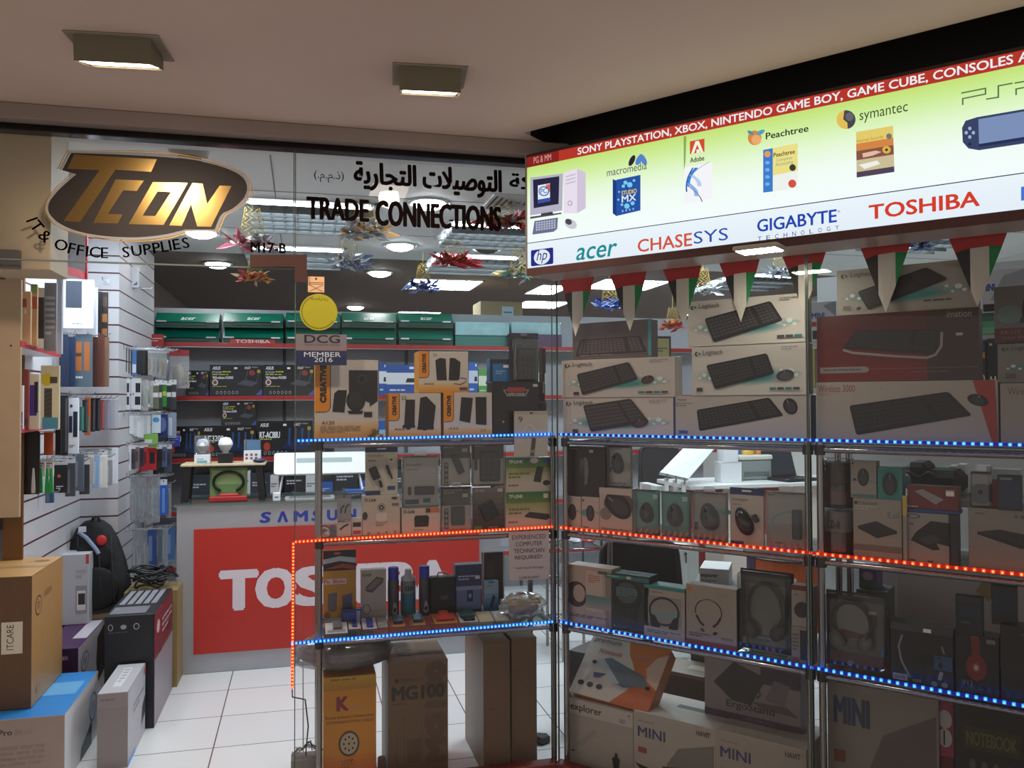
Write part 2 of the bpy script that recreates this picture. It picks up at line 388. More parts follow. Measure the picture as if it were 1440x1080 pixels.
# glass
GLASS = clear((.955, .97, .965), .012, .45)
def pane(name, x0, x1, z0, z1, T=None, y=0.0, t=.008):
    mb = MB(T); mb.add([(x0, y, z0), (x1, y, z0), (x1, y, z1), (x0, y, z1)], [(0, 1, 2, 3)], GLASS)
    e = P('#4f5c56', .2, 0); EW = .0018
    for xx in (x0, x1): mb.box(xx-EW, y-t/2, z0, xx+EW, y+t/2, z1, e)
    return struct(name, mb)
ZTR = at(300, 374, L0).z                        # lower edge of the glass above the open door
pane('window_1', GL+.003, -.012, .0, zt0-.02)
pane('window_2', -2.7, GL-.003, ZTR, zt0-.02)
sj = Rs(1136)
pane('window_3', .012, sj-.003, zs, zt0, T_R)
pane('window_4', sj+.003, RL, zs, zt0, T_R)
mb = MB(); mb.box(-2.7, -.005, ZTR-.004, GL, .005, ZTR+.002, P('#6f7a76', .2), .001); struct('trim_7', mb)

# beige bulkhead beside the door
PIER = P('#b9a88e', .7, 0, .03, 5)
xp = Lx(71, .05, 300)
mb = MB(); mb.box(-3.4, .05, ZTR-.03, xp, .30, CEIL, PIER, .004); struct('wall_pier', mb)
mb = MB(); mb.box(-3.4, .028, ZTR-.03, Lx(26, .03), .05, ZTR+.04, P('#6d6a68', .4, .4), .002); tag(mb.build('door_rail'), 'grey metal door rail fixed to the beige pier', 'rail')

# slatwall
def slat(name, base, groove):
    m, nt, b = nodes_mat(name)
    tc_ = nt.nodes.new('ShaderNodeTexCoord'); sp = nt.nodes.new('ShaderNodeSeparateXYZ'); nt.links.new(tc_.outputs['Object'], sp.inputs[0])
    a = nt.nodes.new('ShaderNodeMath'); a.operation = 'MULTIPLY_ADD'; a.inputs[1].default_value = 1/SLP; a.inputs[2].default_value = SLO; nt.links.new(sp.outputs['Z'], a.inputs[0])
    fr = nt.nodes.new('ShaderNodeMath'); fr.operation = 'FRACT'; nt.links.new(a.outputs[0], fr.inputs[0])
    gt = nt.nodes.new('ShaderNodeMath'); gt.operation = 'LESS_THAN'; gt.inputs[1].default_value = .09; nt.links.new(fr.outputs[0], gt.inputs[0])
    mx = nt.nodes.new('ShaderNodeMix'); mx.data_type = 'RGBA'; nt.links.new(gt.outputs[0], mx.inputs['Factor'])
    mx.inputs['A'].default_value = (*lin(base), 1); mx.inputs['B'].default_value = (*lin(groove), 1); nt.links.new(mx.outputs['Result'], b.inputs['Base Color'])
    b.inputs['Roughness'].default_value = .45; return m
YF = 2.05
z1_, z2_ = at(140, 383.5, ('L', YF)).z, at(140, 481, ('L', YF)).z
SLP = (z1_-z2_)/4; SLO = .045-(z2_/SLP-math.floor(z2_/SLP)) + 0.0
XC, XW = at(167, 500, ('L', YF)).x, at(113, 690, ('L', YF)).x
SLAT = slat('white_slatwall', '#c9c8cc', '#4a1620')
YC1 = 3.28
mb = MB(); mb.box(XW, YF, 0, XC, YC1, CEIL, SLAT); struct('wall_column', mb)
ya = .98
mb = MB(); mb.box(XW-.08, ya, 0, XW, YF+.02, CEIL, SLAT); struct('wall_left', mb)
mb = MB(); mb.box(XW-.075, ya-.02, 0, XW+.006, ya, CEIL, P('#6b4a26', .5)); struct('trim_8', mb)
mb = MB(); mb.box(XW-.20, .28, 0, XW-.14, ya-.02, CEIL, P('#d8cfc0', .7)); struct('wall_left_front', mb)
# back and right walls of the shop
WALL = P('#cfcdc6', .7, 0, .02, 3)
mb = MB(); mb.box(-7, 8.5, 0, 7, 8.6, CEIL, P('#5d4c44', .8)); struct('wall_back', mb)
mb = MB(); mb.box(4.2, TA.y*RL, 0, 4.3, 8.6, CEIL, WALL); struct('wall_right', mb)
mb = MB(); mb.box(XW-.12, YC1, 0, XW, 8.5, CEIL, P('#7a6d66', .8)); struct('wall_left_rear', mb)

# ================================================================== CORRIDOR LAMPS
def corridor_lamp(px, label, w, ry):
    c = at(*px, ('Z', CEIL))
    r = empty('ceiling_downlight', (c.x, c.y, CEIL), ry, label, 'ceiling lamp', 'tilted box downlights in the corridor ceiling')
    mb = MB(); mb.box(-w*.62, -.085, -.006, w*.62, .105, 0, P('#8f8473', .5), .003); mb.build('trim_plate', r)
    mb = MB(); sl = P('#6f6853', .45)
    # box body tilted down towards the shop, open on its lower far side
    y0, y1, zb, zf = -.07, .075, -.082, -.046
    h = w/2
    v = [(-h, y0, 0), (h, y0, 0), (h, y1, 0), (-h, y1, 0), (-h, y0+.01, zb), (h, y0+.01, zb), (h, y1, zf), (-h, y1, zf)]
    mb.add(v, [(0, 1, 5, 4), (1, 2, 6, 5), (3, 0, 4, 7), (2, 3, 7, 6)], sl)
    mb.build('housing', r)
    mb = MB(); k = .9
    mb.add([(-h*k, y0+.02, zb+.004), (h*k, y0+.02, zb+.004), (h*k, y1-.006, zf+.004), (-h*k, y1-.006, zf+.004)], [(3, 2, 1, 0)], E('#fff0dc', 14)); mb.build('lamp_glass', r)
    l = bpy.data.lights.new('downlight_beam', 'SPOT'); l.energy = 30; l.color = (1, .80, .62); l.spot_size = math.radians(130); l.spot_blend = .8; l.shadow_soft_size = .05
    o = bpy.data.objects.new('downlight_beam', l); COL.objects.link(o); o.location = (c.x, c.y, CEIL-.095); o.rotation_euler = (math.radians(28), 0, ry)
corridor_lamp((168, 62), 'tilted box downlight in the corridor ceiling above the oval gold logo', .22, -.10)
corridor_lamp((604, 104), 'tilted box downlight in the corridor ceiling nearer the lit sign', .20, -.10)

# ================================================================== LIT SIGN
SD = -.22; PS = ('R', SD)
zt, zb_ = at(741.6, 221.5, PS).z, at(741.6, 378, PS).z
s0 = Rs(741.6, SD, 300); SW = 2.45; SH = zt-zb_
OS = Rp(s0, SD, zb_)
sign = empty('sign_light_box', OS, -RANG, 'long lit sign box with software and console pictures over the display window', 'sign')
mb = MB(); mb.box(0, .003, -.028, SW, -SD-.02, SH+.012, P('#b7a39a', .35, .2), .002); mb.build('housing', sign)
mb = MB(); mb.box(0, -.006, -.030, SW, .003, 0, P('#5a3a36', .35, .3)); mb.box(0, -.006, SH, SW, .003, SH+.010, P('#3a2d29', .4, .3)); mb.box(-.006, -.006, -.03, 0, .003, SH+.01, P('#8d8078', .4, .4)); mb.build('edge_trim', sign)
m, nt, b = nodes_mat('backlit_film'); nt.nodes.clear()
tc_ = nt.nodes.new('ShaderNodeTexCoord'); sp = nt.nodes.new('ShaderNodeSeparateXYZ'); mr = nt.nodes.new('ShaderNodeMapRange'); cr = nt.nodes.new('ShaderNodeValToRGB'); em = nt.nodes.new('ShaderNodeEmission'); ou = nt.nodes.new('ShaderNodeOutputMaterial')
nt.links.new(tc_.outputs['Object'], sp.inputs[0]); nt.links.new(sp.outputs['Z'], mr.inputs['Value']); mr.inputs['From Max'].default_value = SH
nt.links.new(mr.outputs[0], cr.inputs['Fac']); nt.links.new(cr.outputs['Color'], em.inputs[0]); nt.links.new(em.outputs[0], ou.inputs[0]); em.inputs[1].default_value = 1.0
e = cr.color_ramp.elements; e[0].position = 0; e[0].color = (*lin('#e3eef8'), 1); e[1].position = .22; e[1].color = (*lin('#eaf4fb'), 1)
for p, c in ((.235, '#f4fdfd'), (.45, '#f2fdf6'), (.62, '#e6f9d6'), (.80, '#cfee9a'), (.91, '#c3e276')):
    k = e.new(p); k.color = (*lin(c), 1)
mb = MB(); mb.plate([(0, 0), (SW, 0), (SW, SH), (0, SH)], 0, m); mb.build('lit_panel', sign)
def U(px, py): return uv(px, py, PS, OS)
def EM(c): return E(c, .95)
def sq(mb, pts, c, y=-.002): mb.plate([U(*p) for p in pts][::-1], y, EM(c))
def stext(mb, s, x0, yt, yb, x1, c, bold=.01, y=-.003, shear=0):
    a, zt_ = U(x0, yt); _, zb2 = U(x0, yb); e_, _ = U(x1, 300); mb.text(s, a, zb2, e_, zt_, y, EM(c), bold, 0, shear)
def sell(mb, cx, cy, rx, ry, c, y=-.002, n=24, a0=0):
    pts = []
    for i in range(n):
        a = 2*math.pi*i/n; ex, ey = rx*math.cos(a), ry*math.sin(a); pts.append(U(cx+ex*math.cos(a0)-ey*math.sin(a0), cy+ex*math.sin(a0)+ey*math.cos(a0)))
    mb.plate(pts[::-1], y, EM(c))
# red band with white wording
zb1 = U(741.6, 236)[1]
mb = MB(); xr = U(786, 220)[0]
mb.plate([(xr, zb1), (SW, zb1), (SW, SH), (xr, SH)], -.001, EM('#b8382c')); mb.plate([(0, zb1), (xr, zb1), (xr, SH), (0, SH)], -.001, EM('#8a2522'))
mb.build('red_band', sign)
mb = MB(); stext(mb, 'SONY PLAYSTATION, XBOX, NINTENDO GAME BOY, GAME CUBE, CONSOLES A', 813, 208.5, 219.5, 1452, '#f4f1f4', .035); mb.build('band_lettering', sign); mb = MB(); stext(mb, 'PG & MM', 751, 221.5, 230.5, 776, '#d8a39c', .02); mb.build('band_lettering', sign)
zl = U(741.6, 342.4)[1]
mb = MB(); mb.plate([(0, zl-.0015), (SW, zl-.0015), (SW, zl+.0015), (0, zl+.0015)], -.001, EM('#2a3c4a')); mb.build('dividing_line', sign)
# desktop computer picture
mb = MB()
sq(mb, [(746, 250), (792, 244), (791, 296), (746, 303)], '#b9b6cb'); sq(mb, [(750, 253), (787, 248), (786, 287), (751, 293)], '#2b2a44', -.0025)
sq(mb, [(757, 261), (774, 258), (774, 283), (757, 286)], '#e8f0fa', -.003); sell(mb, 765.5, 269, 7.5, 7, '#3c6ab8', -.0034); sell(mb, 765.5, 269, 6, 5.4, '#e8f0fa', -.0038); stext(mb, 'PC', 761, 266, 273, 770, '#3c6ab8', .03, -.0042); sq(mb, [(757, 281), (774, 278), (774, 283), (757, 286)], '#3c55b0', -.0034); sq(mb, [(768, 260), (774, 259), (774, 270), (771, 270)], '#e0674e', -.0032)
sq(mb, [(762, 299), (777, 297), (779, 303), (760, 305)], '#3d3c48'); sq(mb, [(746, 305), (790, 299), (790, 301), (746, 308)], '#55545f')
sq(mb, [(793, 243), (812, 237), (812, 300), (793, 300)], '#ece4f2'); sq(mb, [(812, 237), (824, 243), (824, 293), (812, 300)], '#d6c9de'); sell(mb, 802, 286, 3.4, 3.8, '#b9aac4', -.0025); sell(mb, 802, 286, 2, 2.4, '#ece4f2', -.003)
for k in range(3): sq(mb, [(796, 248+5*k), (810, 244+5*k), (810, 246+5*k), (796, 250+5*k)], '#cfc2d8', -.0025)
sq(mb, [(752, 311), (785, 306), (784, 322), (779, 326), (749, 330)], '#6c7290')
for r in range(4):
    for c in range(8): sq(mb, [(754+3.6*c, 312.5+3.3*r-.5*c), (756.6+3.6*c, 312.2+3.3*r-.5*c), (756.6+3.6*c, 314.6+3.3*r-.5*c), (754+3.6*c, 315+3.3*r-.5*c)], '#b8bdd4', -.0025)
sell(mb, 803, 315, 9, 6.5, '#cfd0da', -.002, 20, .5); sell(mb, 800, 312, 5, 4, '#4d4c58', -.0025, 16, .5)
mb.build('computer_picture', sign)
mb = MB()
sell(mb, 889, 226, 3.6, 8.4, '#2b2a38', -.002, 20, .45); sell(mb, 899, 225, 3.8, 8.2, '#5a86d2', -.0025, 20, .45); sell(mb, 905, 224.5, 3.8, 8.6, '#5a86d2', -.0024, 20, -.5)
stext(mb, 'macromedia', 854, 238, 248.5, 910.5, '#4a5560', .0)
sq(mb, [(862, 252), (867, 254), (867, 304), (862, 300)], '#1f3f86'); sq(mb, [(867, 253), (901, 246), (901, 296), (867, 304)], '#2a56a8')
for (x, y, r) in ((880, 257, 3), (886, 260, 4), (877, 262, 2.5), (892, 254, 2), (882, 290, 4), (875, 288, 2), (890, 286, 3), (871, 270, 1.4), (870, 281, 1.6)): sell(mb, x, y, r, r, '#7fd0f2', -.0025, 7)
stext(mb, 'STUDIO', 874.5, 269, 275, 896, '#e8d26a', .03, -.003); stext(mb, 'MX', 875, 276, 285, 895, '#e9f2fa', .04, -.003); stext(mb, 'MAC', 863.3, 262, 286, 866.3, '#dfe9fa', .0, -.003) if False else None
for k in range(4): sell(mb, 876+5*k, 297-k, 1.2, 1.6, '#9fb8e6', -.0025, 8)
mb.build('software_box_picture', sign)
mb = MB()
sq(mb, [(970.5, 199), (991, 195), (991, 213.5), (970.5, 217)], '#d8502f')
sq(mb, [(978.4, 199), (983, 198), (989.5, 214), (985.4, 214.8), (981, 203.5), (976.2, 216), (972.3, 216.6)], '#f3fbe4', -.0025); sq(mb, [(979.8, 210.8), (983.4, 210), (984.4, 214.8), (979.8, 215.4)], '#f3fbe4', -.0025)
stext(mb, 'Adobe', 971, 222.3, 229.4, 991.5, '#23241f', .03)
sq(mb, [(963, 236), (1002, 228), (1002, 279), (963, 287)], '#fbfaff')
for (x0, y0, x1, y1, w_, c) in ((980, 236, 968, 262, 5, '#3d8ad8'), (968, 258, 980, 276, 6, '#8fb6ea'), (975, 236, 966, 270, 2, '#2a5aa8'), (998, 228, 970, 250, 1, '#6f6fa8'), (968, 262, 988, 284, 1.4, '#5a4a8a'), (972, 246, 984, 262, 6, '#bcd4f4')):
    pts = [(x0+(x1-x0)*i/8+6*math.sin(math.pi*i/8)*(1 if x1 < x0 else -1)*-.6, y0+(y1-y0)*i/8) for i in range(9)]
    mb.plate([U(p[0]-w_/2, p[1]) for p in pts]+[U(p[0]+w_/2, p[1]) for p in pts[::-1]], -.0026, EM(c))
sq(mb, [(961.5, 192), (965.5, 191.5), (964, 228), (962, 240)], '#8fae5a', -.0012)
mb.build('design_software_picture', sign)
mb = MB()
sell(mb, 1061.5, 194, 9.6, 10.4, '#e08a48'); sell(mb, 1064, 197, 7, 7, '#f0b070', -.0025); sell(mb, 1070, 186.5, 6.5, 3, '#5aa3b8', -.003, 14, -.5); sell(mb, 1056, 187, 5, 2.4, '#4f97a4', -.003, 14, .5)
stext(mb, 'Peachtree', 1077.5, 187.5, 196.5, 1138.5, '#1e221c', .035)
sq(mb, [(1073.5, 211), (1087, 208.5), (1087, 269.5), (1073.5, 271)], '#3f7fd0'); sq(mb, [(1087, 208.5), (1122, 201.5), (1122, 240), (1087, 247)], '#f0e48a'); sq(mb, [(1087, 247), (1122, 240), (1122, 264), (1087, 269.5)], '#f2f7f2')
sell(mb, 1079.5, 217, 4.5, 4.5, '#e6a060', -.0025, 14); stext(mb, 'Peachtree', 1088, 215.5, 221.5, 1119, '#3a3316', .03, -.0025); stext(mb, 'Complete', 1092, 223.5, 229, 1115, '#7b9a94', .0, -.0025); stext(mb, 'Accounting', 1091, 229.5, 235.5, 1116.5, '#7b9a94', .0, -.0025)
sell(mb, 1115, 236, 4.6, 4.8, '#3e4038', -.003, 14); sell(mb, 1114.5, 258.5, 5.6, 5.8, '#d8544a', -.003, 16)
for k in range(4): sell(mb, 1079.5, 229+10*k, 3.4, 2.6, '#7fb0e8', -.0025, 10)
mb.build('accounting_software_picture', sign)
mb = MB()
sell(mb, 1190, 168.5, 13.4, 13.2, '#e9c35a'); pts = [(1190+13.4*math.cos(a), 168.5+13.2*math.sin(a)) for a in [math.radians(-100+10*i) for i in range(19)]]+[(1192, 173), (1186, 168)]
sq(mb, pts, '#4a4a52', -.0025); sell(mb, 1195, 164.5, 5.6, 6, '#6a6a72', -.003, 16)
stext(mb, 'symantec', 1209, 158, 174.5, 1279, '#3b5138', .0)
sq(mb, [(1204, 186), (1256, 177), (1258, 242), (1205, 250)], '#e8d070')
for (a, b_, c) in ((.26, .42, '#d8894a'), (.42, .62, '#8a5648'), (.62, .88, '#cfc39a'), (.88, 1.0, '#54465a')):
    sq(mb, [(1204+a, 186+64*a), (1256+2*a, 177+65*a), (1256+2*b_, 177+65*b_), (1204+b_, 186+64*b_)], c, -.0025)
stext(mb, 'Internet Security', 1205.5, 196.5, 202.5, 1244, '#b8862c', .02, -.003); sell(mb, 1250.5, 192, 4, 4.2, '#7a7a72', -.003, 14); sq(mb, [(1213, 216), (1232, 212), (1240, 214), (1228, 219), (1214, 222)], '#e6c0a8', -.003); sell(mb, 1247, 211, 6, 5.4, '#dcb64e', -.003, 14); sell(mb, 1247, 211, 2, 2, '#3a2c28', -.0034, 10)
sq(mb, [(1208, 232), (1234, 226), (1238, 231), (1216, 238)], '#f3f4ee', -.003)
mb.build('security_software_picture', sign)
mb = MB()
def stroke(pts, w_, c, y=-.002):
    for i in range(len(pts)-1):
        a, b_ = Vector(U(*pts[i])), Vector(U(*pts[i+1])); d = (b_-a).normalized()*w_/2; n_ = Vector((-d.y, d.x)); q = [a-d-n_, b_+d-n_, b_+d+n_, a-d+n_]; mb.plate([(p.x, p.y) for p in q], y, EM(c))
stroke([(1354, 147), (1354, 139), (1386, 132.5), (1386, 124.5), (1353, 131)], .0042, '#5a7a52')
stroke([(1388, 139.5), (1404, 137), (1404, 121), (1423, 117.5)], .0042, '#5a7a52')
stroke([(1429, 133), (1429, 125.5), (1462, 119), (1462, 111), (1428, 117)], .0042, '#5a7a52')
sq(mb, [(1353, 180), (1358, 170), (1371, 166), (1374, 165), (1520, 140), (1520, 190), (1377, 211.5), (1362, 209), (1354, 200)], '#3b466a'); sq(mb, [(1376, 168), (1516, 144), (1516, 184), (1377, 205)], '#7f93bc', -.0025); sq(mb, [(1376, 203), (1516, 181), (1516, 185), (1377, 207)], '#2a3358', -.003)
for (x, y) in ((1364, 181), (1369, 187), (1364, 193), (1359, 187)): sell(mb, x, y, 2.4, 2.6, '#a9b6d4', -.003, 10)
sell(mb, 1364, 203, 2.6, 2.6, '#26305a', -.003, 10)
mb.build('console_picture', sign)
# brand row
mb = MB(); x0, zt_ = U(747, 349.5); x1, zb3 = U(778.5, 371); hw, hh = x1-x0, .066
mb.prism([(x0+p[0], zb3+p[1]) for p in rrect(hw, hh, .006, 4, hw/2, hh/2)], -.0022, -.002, EM('#2a2f8a')); cx_, cz_ = x0+hw/2, zb3+hh/2
mb.plate([(cx_+math.cos(2*math.pi*i/28)*hw*.36, cz_+math.sin(2*math.pi*i/28)*hh*.46) for i in range(28)], -.003, EM('#e6f0fa')); mb.text('hp', cx_-hw*.24, cz_-hh*.40, cx_+hw*.24, cz_+hh*.44, -.0036, EM('#2a2f8a'), .0, 0, .28); mb.build('brand_name', sign); mb = MB()
stext(mb, 'acer', 811, 349.5, 366.5, 868, '#1f8f94', .03, -.003, .2); mb.build('brand_name', sign); mb = MB()
stext(mb, 'CHASE', 897.5, 337.5, 355, 973, '#d8543c', .03); stext(mb, 'SYS', 976, 326.5, 343.5, 1024, '#2f52b4', .02); mb.build('brand_name', sign); mb = MB()
stext(mb, 'GIGABYTE', 1065.5, 309.5, 326.5, 1176.5, '#2348b4', .04); stext(mb, 'TM', 1177.5, 296.5, 300, 1181.5, '#2348b4', 0)
for i, ch in enumerate('TECHNOLOGY'): xx = 1066+i*12.1; yy = 333.2-i*1.75; stext(mb, ch, xx, yy, yy+6.2, xx+5, '#3a5490', 0)
mb.build('brand_name', sign); mb = MB()
stext(mb, 'TOSHIBA', 1222.5, 289.2, 309, 1377.5, '#d8402c', .05); mb.build('brand_name', sign); mb = MB()
sq(mb, [(1436, 263), (1460, 259.5), (1460, 279), (1436, 282.5)], '#4b78d8')
mb.build('brand_block', sign)
# flood lamp under the sign soffit
c = at(1068, 348, ('Z', zb_-.034)); r = empty('flood_lamp', c, -RANG, 'bright flat flood lamp fixed under the lit sign', 'lamp')
mb = MB(); mb.box(-.075, -.05, -.012, .075, .05, .004, P('#b9b2a6', .4, .3), .004); mb.build('housing', r)
mb = MB(); mb.box(-.065, -.042, -.0135, .065, .042, -.012, E('#fff4e2', 80)); mb.build('lamp_glass', r)

# ================================================================== WORDING AND STICKERS ON THE GLASS
VN = ('L', -.0012)
def gpoly(mb, pts, mat, d=-.0012, t=.0008): 
    q = [at(x, y, ('L', d)) for x, y in pts]; mb.prism([(p.x, p.z) for p in q], d-t, d, mat)
GOLD = P('#a08450', .25, .95); GOLDE = P('#b98a3a', .4, .6); VIN = P('#241916', .6)
Z3 = lambda pts: [(x/3, y/3) for x, y in pts]
logo = empty('shop_logo_decal', at(200, 270, VN), 0, 'black oval decal with four gold slanted capitals on the glass above the door', 'sign')
def child(mb, name, par):
    o = mb.build(name); o.parent = par; o.matrix_parent_inverse = Matrix.Translation(-par.location); return o
blob = [(300, 645), (480, 650), (660, 660), (800, 672), (900, 692), (980, 718), (1028, 748), (1046, 785), (1036, 825), (1010, 858), (975, 885), (938, 898), (925, 918), (905, 968), (780, 968), (700, 990), (560, 1003), (420, 996), (300, 970), (228, 930), (200, 885), (212, 842), (255, 792), (322, 735), (262, 718)]
keep = {(300, 645), (262, 718), (322, 735), (905, 968), (780, 968), (925, 918)}
for _k in range(2):
    nb = []
    for i, p in enumerate(blob):
        a, b_ = blob[i-1], blob[(i+1) % len(blob)]
        nb += [p] if p in keep else [(p[0]*.75+a[0]*.25, p[1]*.75+a[1]*.25), (p[0]*.75+b_[0]*.25, p[1]*.75+b_[1]*.25)]
    blob = nb
mb = MB(); gpoly(mb, Z3(blob), VIN); child(mb, 'black_oval', logo)
cx_, cz_ = 625, 825
def grow(p, k): 
    x, y = p[0]-cx_, p[1]-cz_; r_ = math.hypot(x, y); return (cx_+x*(1+k/r_), cz_+y*(1+k/r_))
def ring(k0, k1, mat):
    mb = MB(); n = len(blob); a = [at(x/3, y/3, VN) for x, y in [grow(p, k0) for p in blob]]; b_ = [at(x/3, y/3, VN) for x, y in [grow(p, k1) for p in blob]]
    mb.add([(p.x, -.0016, p.z) for p in a+b_], [(i, (i+1) % n, n+(i+1) % n, n+i) for i in range(n)], mat); return mb
child(ring(2, 13, P('#9f9a94', .5)), 'grey_border', logo); child(ring(17, 21, GOLDE), 'gold_outline', logo)
LET = {'T': [[(312, 652), (662, 672), (638, 725), (487, 716), (338, 937), (268, 933), (420, 718), (285, 712)]],
       'C': [[(488, 757), (607, 762), (577, 806), (520, 803), (455, 903), (517, 905), (497, 943), (393, 941)]],
       'O': [[(645, 768), (792, 772), (690, 949), (543, 946), (602, 910), (655, 912), (722, 810), (665, 808), (602, 910), (543, 946)]],
       'N': [[(812, 772), (855, 775), (874, 860), (927, 783), (977, 785), (890, 957), (832, 955), (806, 862), (767, 953), (714, 951)]]}
for ch in 'TCON':
    mb = MB()
    if ch == 'O':
        for q in ([(645, 768), (792, 772), (722, 810), (665, 808)], [(792, 772), (690, 949), (655, 912), (722, 810)], [(690, 949), (543, 946), (602, 910), (655, 912)], [(543, 946), (645, 768), (665, 808), (602, 910)]): gpoly(mb, Z3(q), GOLD, -.0022)
    else: gpoly(mb, Z3(LET[ch][0]), GOLD, -.0022)
    o = child(mb, 'gold_letter', logo); o['label'] = 'gold slanted capital '+ch
BLK = P('#0f0c0c', .95)
def gtext(mb, s, x0, yt, x1, yb, mat=BLK, bold=.02, shear=0.0, d=-.0012):
    A, w, h, _z = rect(x0, yt, x1, yb, ('L', d)); mb.text(s, A.x, A.z, A.x+w, A.z+h, d, mat, bold, 0, shear)
def wording(name, label, words):
    r = empty(name, (0, 0, 0), 0, label, 'lettering')
    for w_ in words: w_.build('word', r)
def wd(*a): mb = MB(); gtext(mb, *a); return mb
REV = lambda s: s[::-1]
BR = P('#160f0e', .95)
wording('arabic_lettering', 'black Arabic wording across the top of the fixed glass pane', [
    wd(REV('\ufe8d\ufedf\ufe98\ufea0\ufe8e\ufead\ufef3\ufe94'), 498.6, 229.5, 584.5, 268.5, BR, .05), wd(REV('\ufe8d\ufedf\ufe98\ufeee\ufebb\ufef4\ufefc\ufe95'), 595.5, 236.5, 704.5, 276, BR, .05),
    wd(REV('\ufeb7\ufeae\ufedb\ufe94'), 717, 246, 788, 273, BR, .05), wd('(.\ufee1.\ufee1.\ufeab)', 441.7, 240.5, 483.5, 257, BR, .02)])
wording('english_lettering', 'heavy black English capitals under the Arabic wording on the glass', [wd('TRADE', 432.2, 279.2, 517.8, 309.2, BR, .065), wd('CONNECTIONS', 529.3, 287, 703.8, 320.5, BR, .065), wd('CO.', 720.5, 312.5, 734.5, 323, BR, .05)])
wording('unit_number', 'small black shop unit number on the glass above the brown door fitting', [wd('M17-B', 353, 341.5, 402, 355.5, BLK, .055)])
arc = [MB(), MB(), MB(), MB()]
for ch, x, y, ang in (('I', 45, 309, -66), ('T', 52, 318, -52), ('&', 63.5, 332, -40), ('O', 86, 344.5, -18), ('F', 101, 349.5, -12), ('F', 113, 352, -8), ('I', 122.5, 353.5, -5), ('C', 133.5, 354.5, -3), ('E', 147, 355.5, 0), ('S', 177, 354.5, 7), ('U', 192, 352.5, 8), ('P', 207, 350.5, 9), ('P', 220, 348.5, 10), ('L', 231.5, 346.5, 10), ('I', 239, 345, 11), ('E', 248, 343.5, 11), ('S', 261, 341.5, 12)):
    p = at(x, y, ('L', -.0012)); mb = arc[0 if x < 60 else 1 if x < 80 else 2 if x < 160 else 3]; hgt = .041; vs_, fs, asp = glyphs(ch, .01, 0.0); wd = hgt*asp; ca, sa = math.cos(math.radians(ang)), math.sin(math.radians(ang))
    for ox in (-.0011, 0, .0011): mb.add([(p.x+ox+(a-.5)*wd*ca-(b_-.5)*hgt*sa, -.0012-abs(ox)*.02, p.z+(a-.5)*wd*sa+(b_-.5)*hgt*ca) for a, b_ in vs_], fs, BLK)
wording('arched_lettering', 'small black capitals curving under the oval gold logo', arc)

def round_sticker():
    A, w, h, _z = rect(421.5, 413, 474.5, 465, VN); m = MB(); R_ = w/2
    c = [(R_+R_*math.cos(2*math.pi*i/40), h/2+R_*math.sin(2*math.pi*i/40)) for i in range(40)]
    m.prism(c, -.0008, 0, P('#a09a08', .6)); dk = P('#4a4210', .5)
    for i in range(15): m.T = Matrix.Translation((R_, 0, h/2)) @ Matrix.Rotation(math.radians(-150+300*i/14*.34+25), 4, 'Y'); m.plate([(-.0025, R_*.86), (.0028, R_*.86), (.0028, R_*.92), (-.0025, R_*.92)], -.001, dk)
    m.T = None; m.text(REV('\ufee6\ufee3 \ufedd\ufee0\ufea4\ufee3 \ufeec\ufea3'), R_*.55, h*.80, R_*1.5, h*.93, -.0012, dk, .02)
    for k in range(5): m.plate([(R_*.55, h*(.60-.07*k)), (R_*1.45, h*(.60-.07*k)), (R_*1.45, h*(.615-.07*k)), (R_*.55, h*(.615-.07*k))], -.0011, P('#a8962a', .5))
    for i in range(17):
        m.T = Matrix.Translation((R_, 0, h/2)) @ Matrix.Rotation(math.radians(125+110*i/16), 4, 'Y'); m.plate([(-.0022, R_*.85), (.0026, R_*.85), (.0026, R_*.92), (-.0022, R_*.92)], -.001, dk)
    m.T = None
    tag(m.build('round_sticker', None, A), 'yellow round sticker on the glass below the brown door fitting', 'sticker')
round_sticker()
def flat_sticker(name, label, cat, px, art, col, d=-.0012, bg=None):
    A, w, h, rz = rect(*px, ('L', d)); m = MB(); m.box(0, 0, 0, w, .0006, h, P(col, .5)); draw(m, art, w, h, 0, lambda c_: P(c_, .5)); return tag(m.build(name, None, A, rz), label, cat)
flat_sticker('member_sticker', 'blue and grey membership sticker on the glass under the yellow round one', 'sticker', (416, 470, 487.5, 513.5),
    [('R', 0, 0, 1, .47, '#1d2a4e'), ('R', 0, .47, 1, .62, '#7a6a6e'), ('R', 0, .62, 1, 1, '#716c74'), ('T', 'DCG', .17, .72, .86, .97, '#231c28', .06), ('T', 'Dubai Computer Group', .18, .62, .86, .69, '#3a2a34', .0), ('T', 'MEMBER', .16, .27, .88, .42, '#c5ccd8', .0), ('T', '2016', .36, .10, .72, .25, '#c5ccd8', .0)], '#9a8f92')
flat_sticker('paper_sticker', 'small peach paper sticker above the yellow round one', 'sticker', (433, 389, 456, 411), [('E', .5, .86, .07, .07, '#4a3426'), ('R', .05, .60, .95, .63, '#5a4436'), ('R', .05, .5, .95, .53, '#6a5446'), ('A', [(.1, .06), (.9, .46)], .03, '#7a6456'), ('A', [(.1, .46), (.9, .06)], .03, '#7a6456')], '#d9ad86')
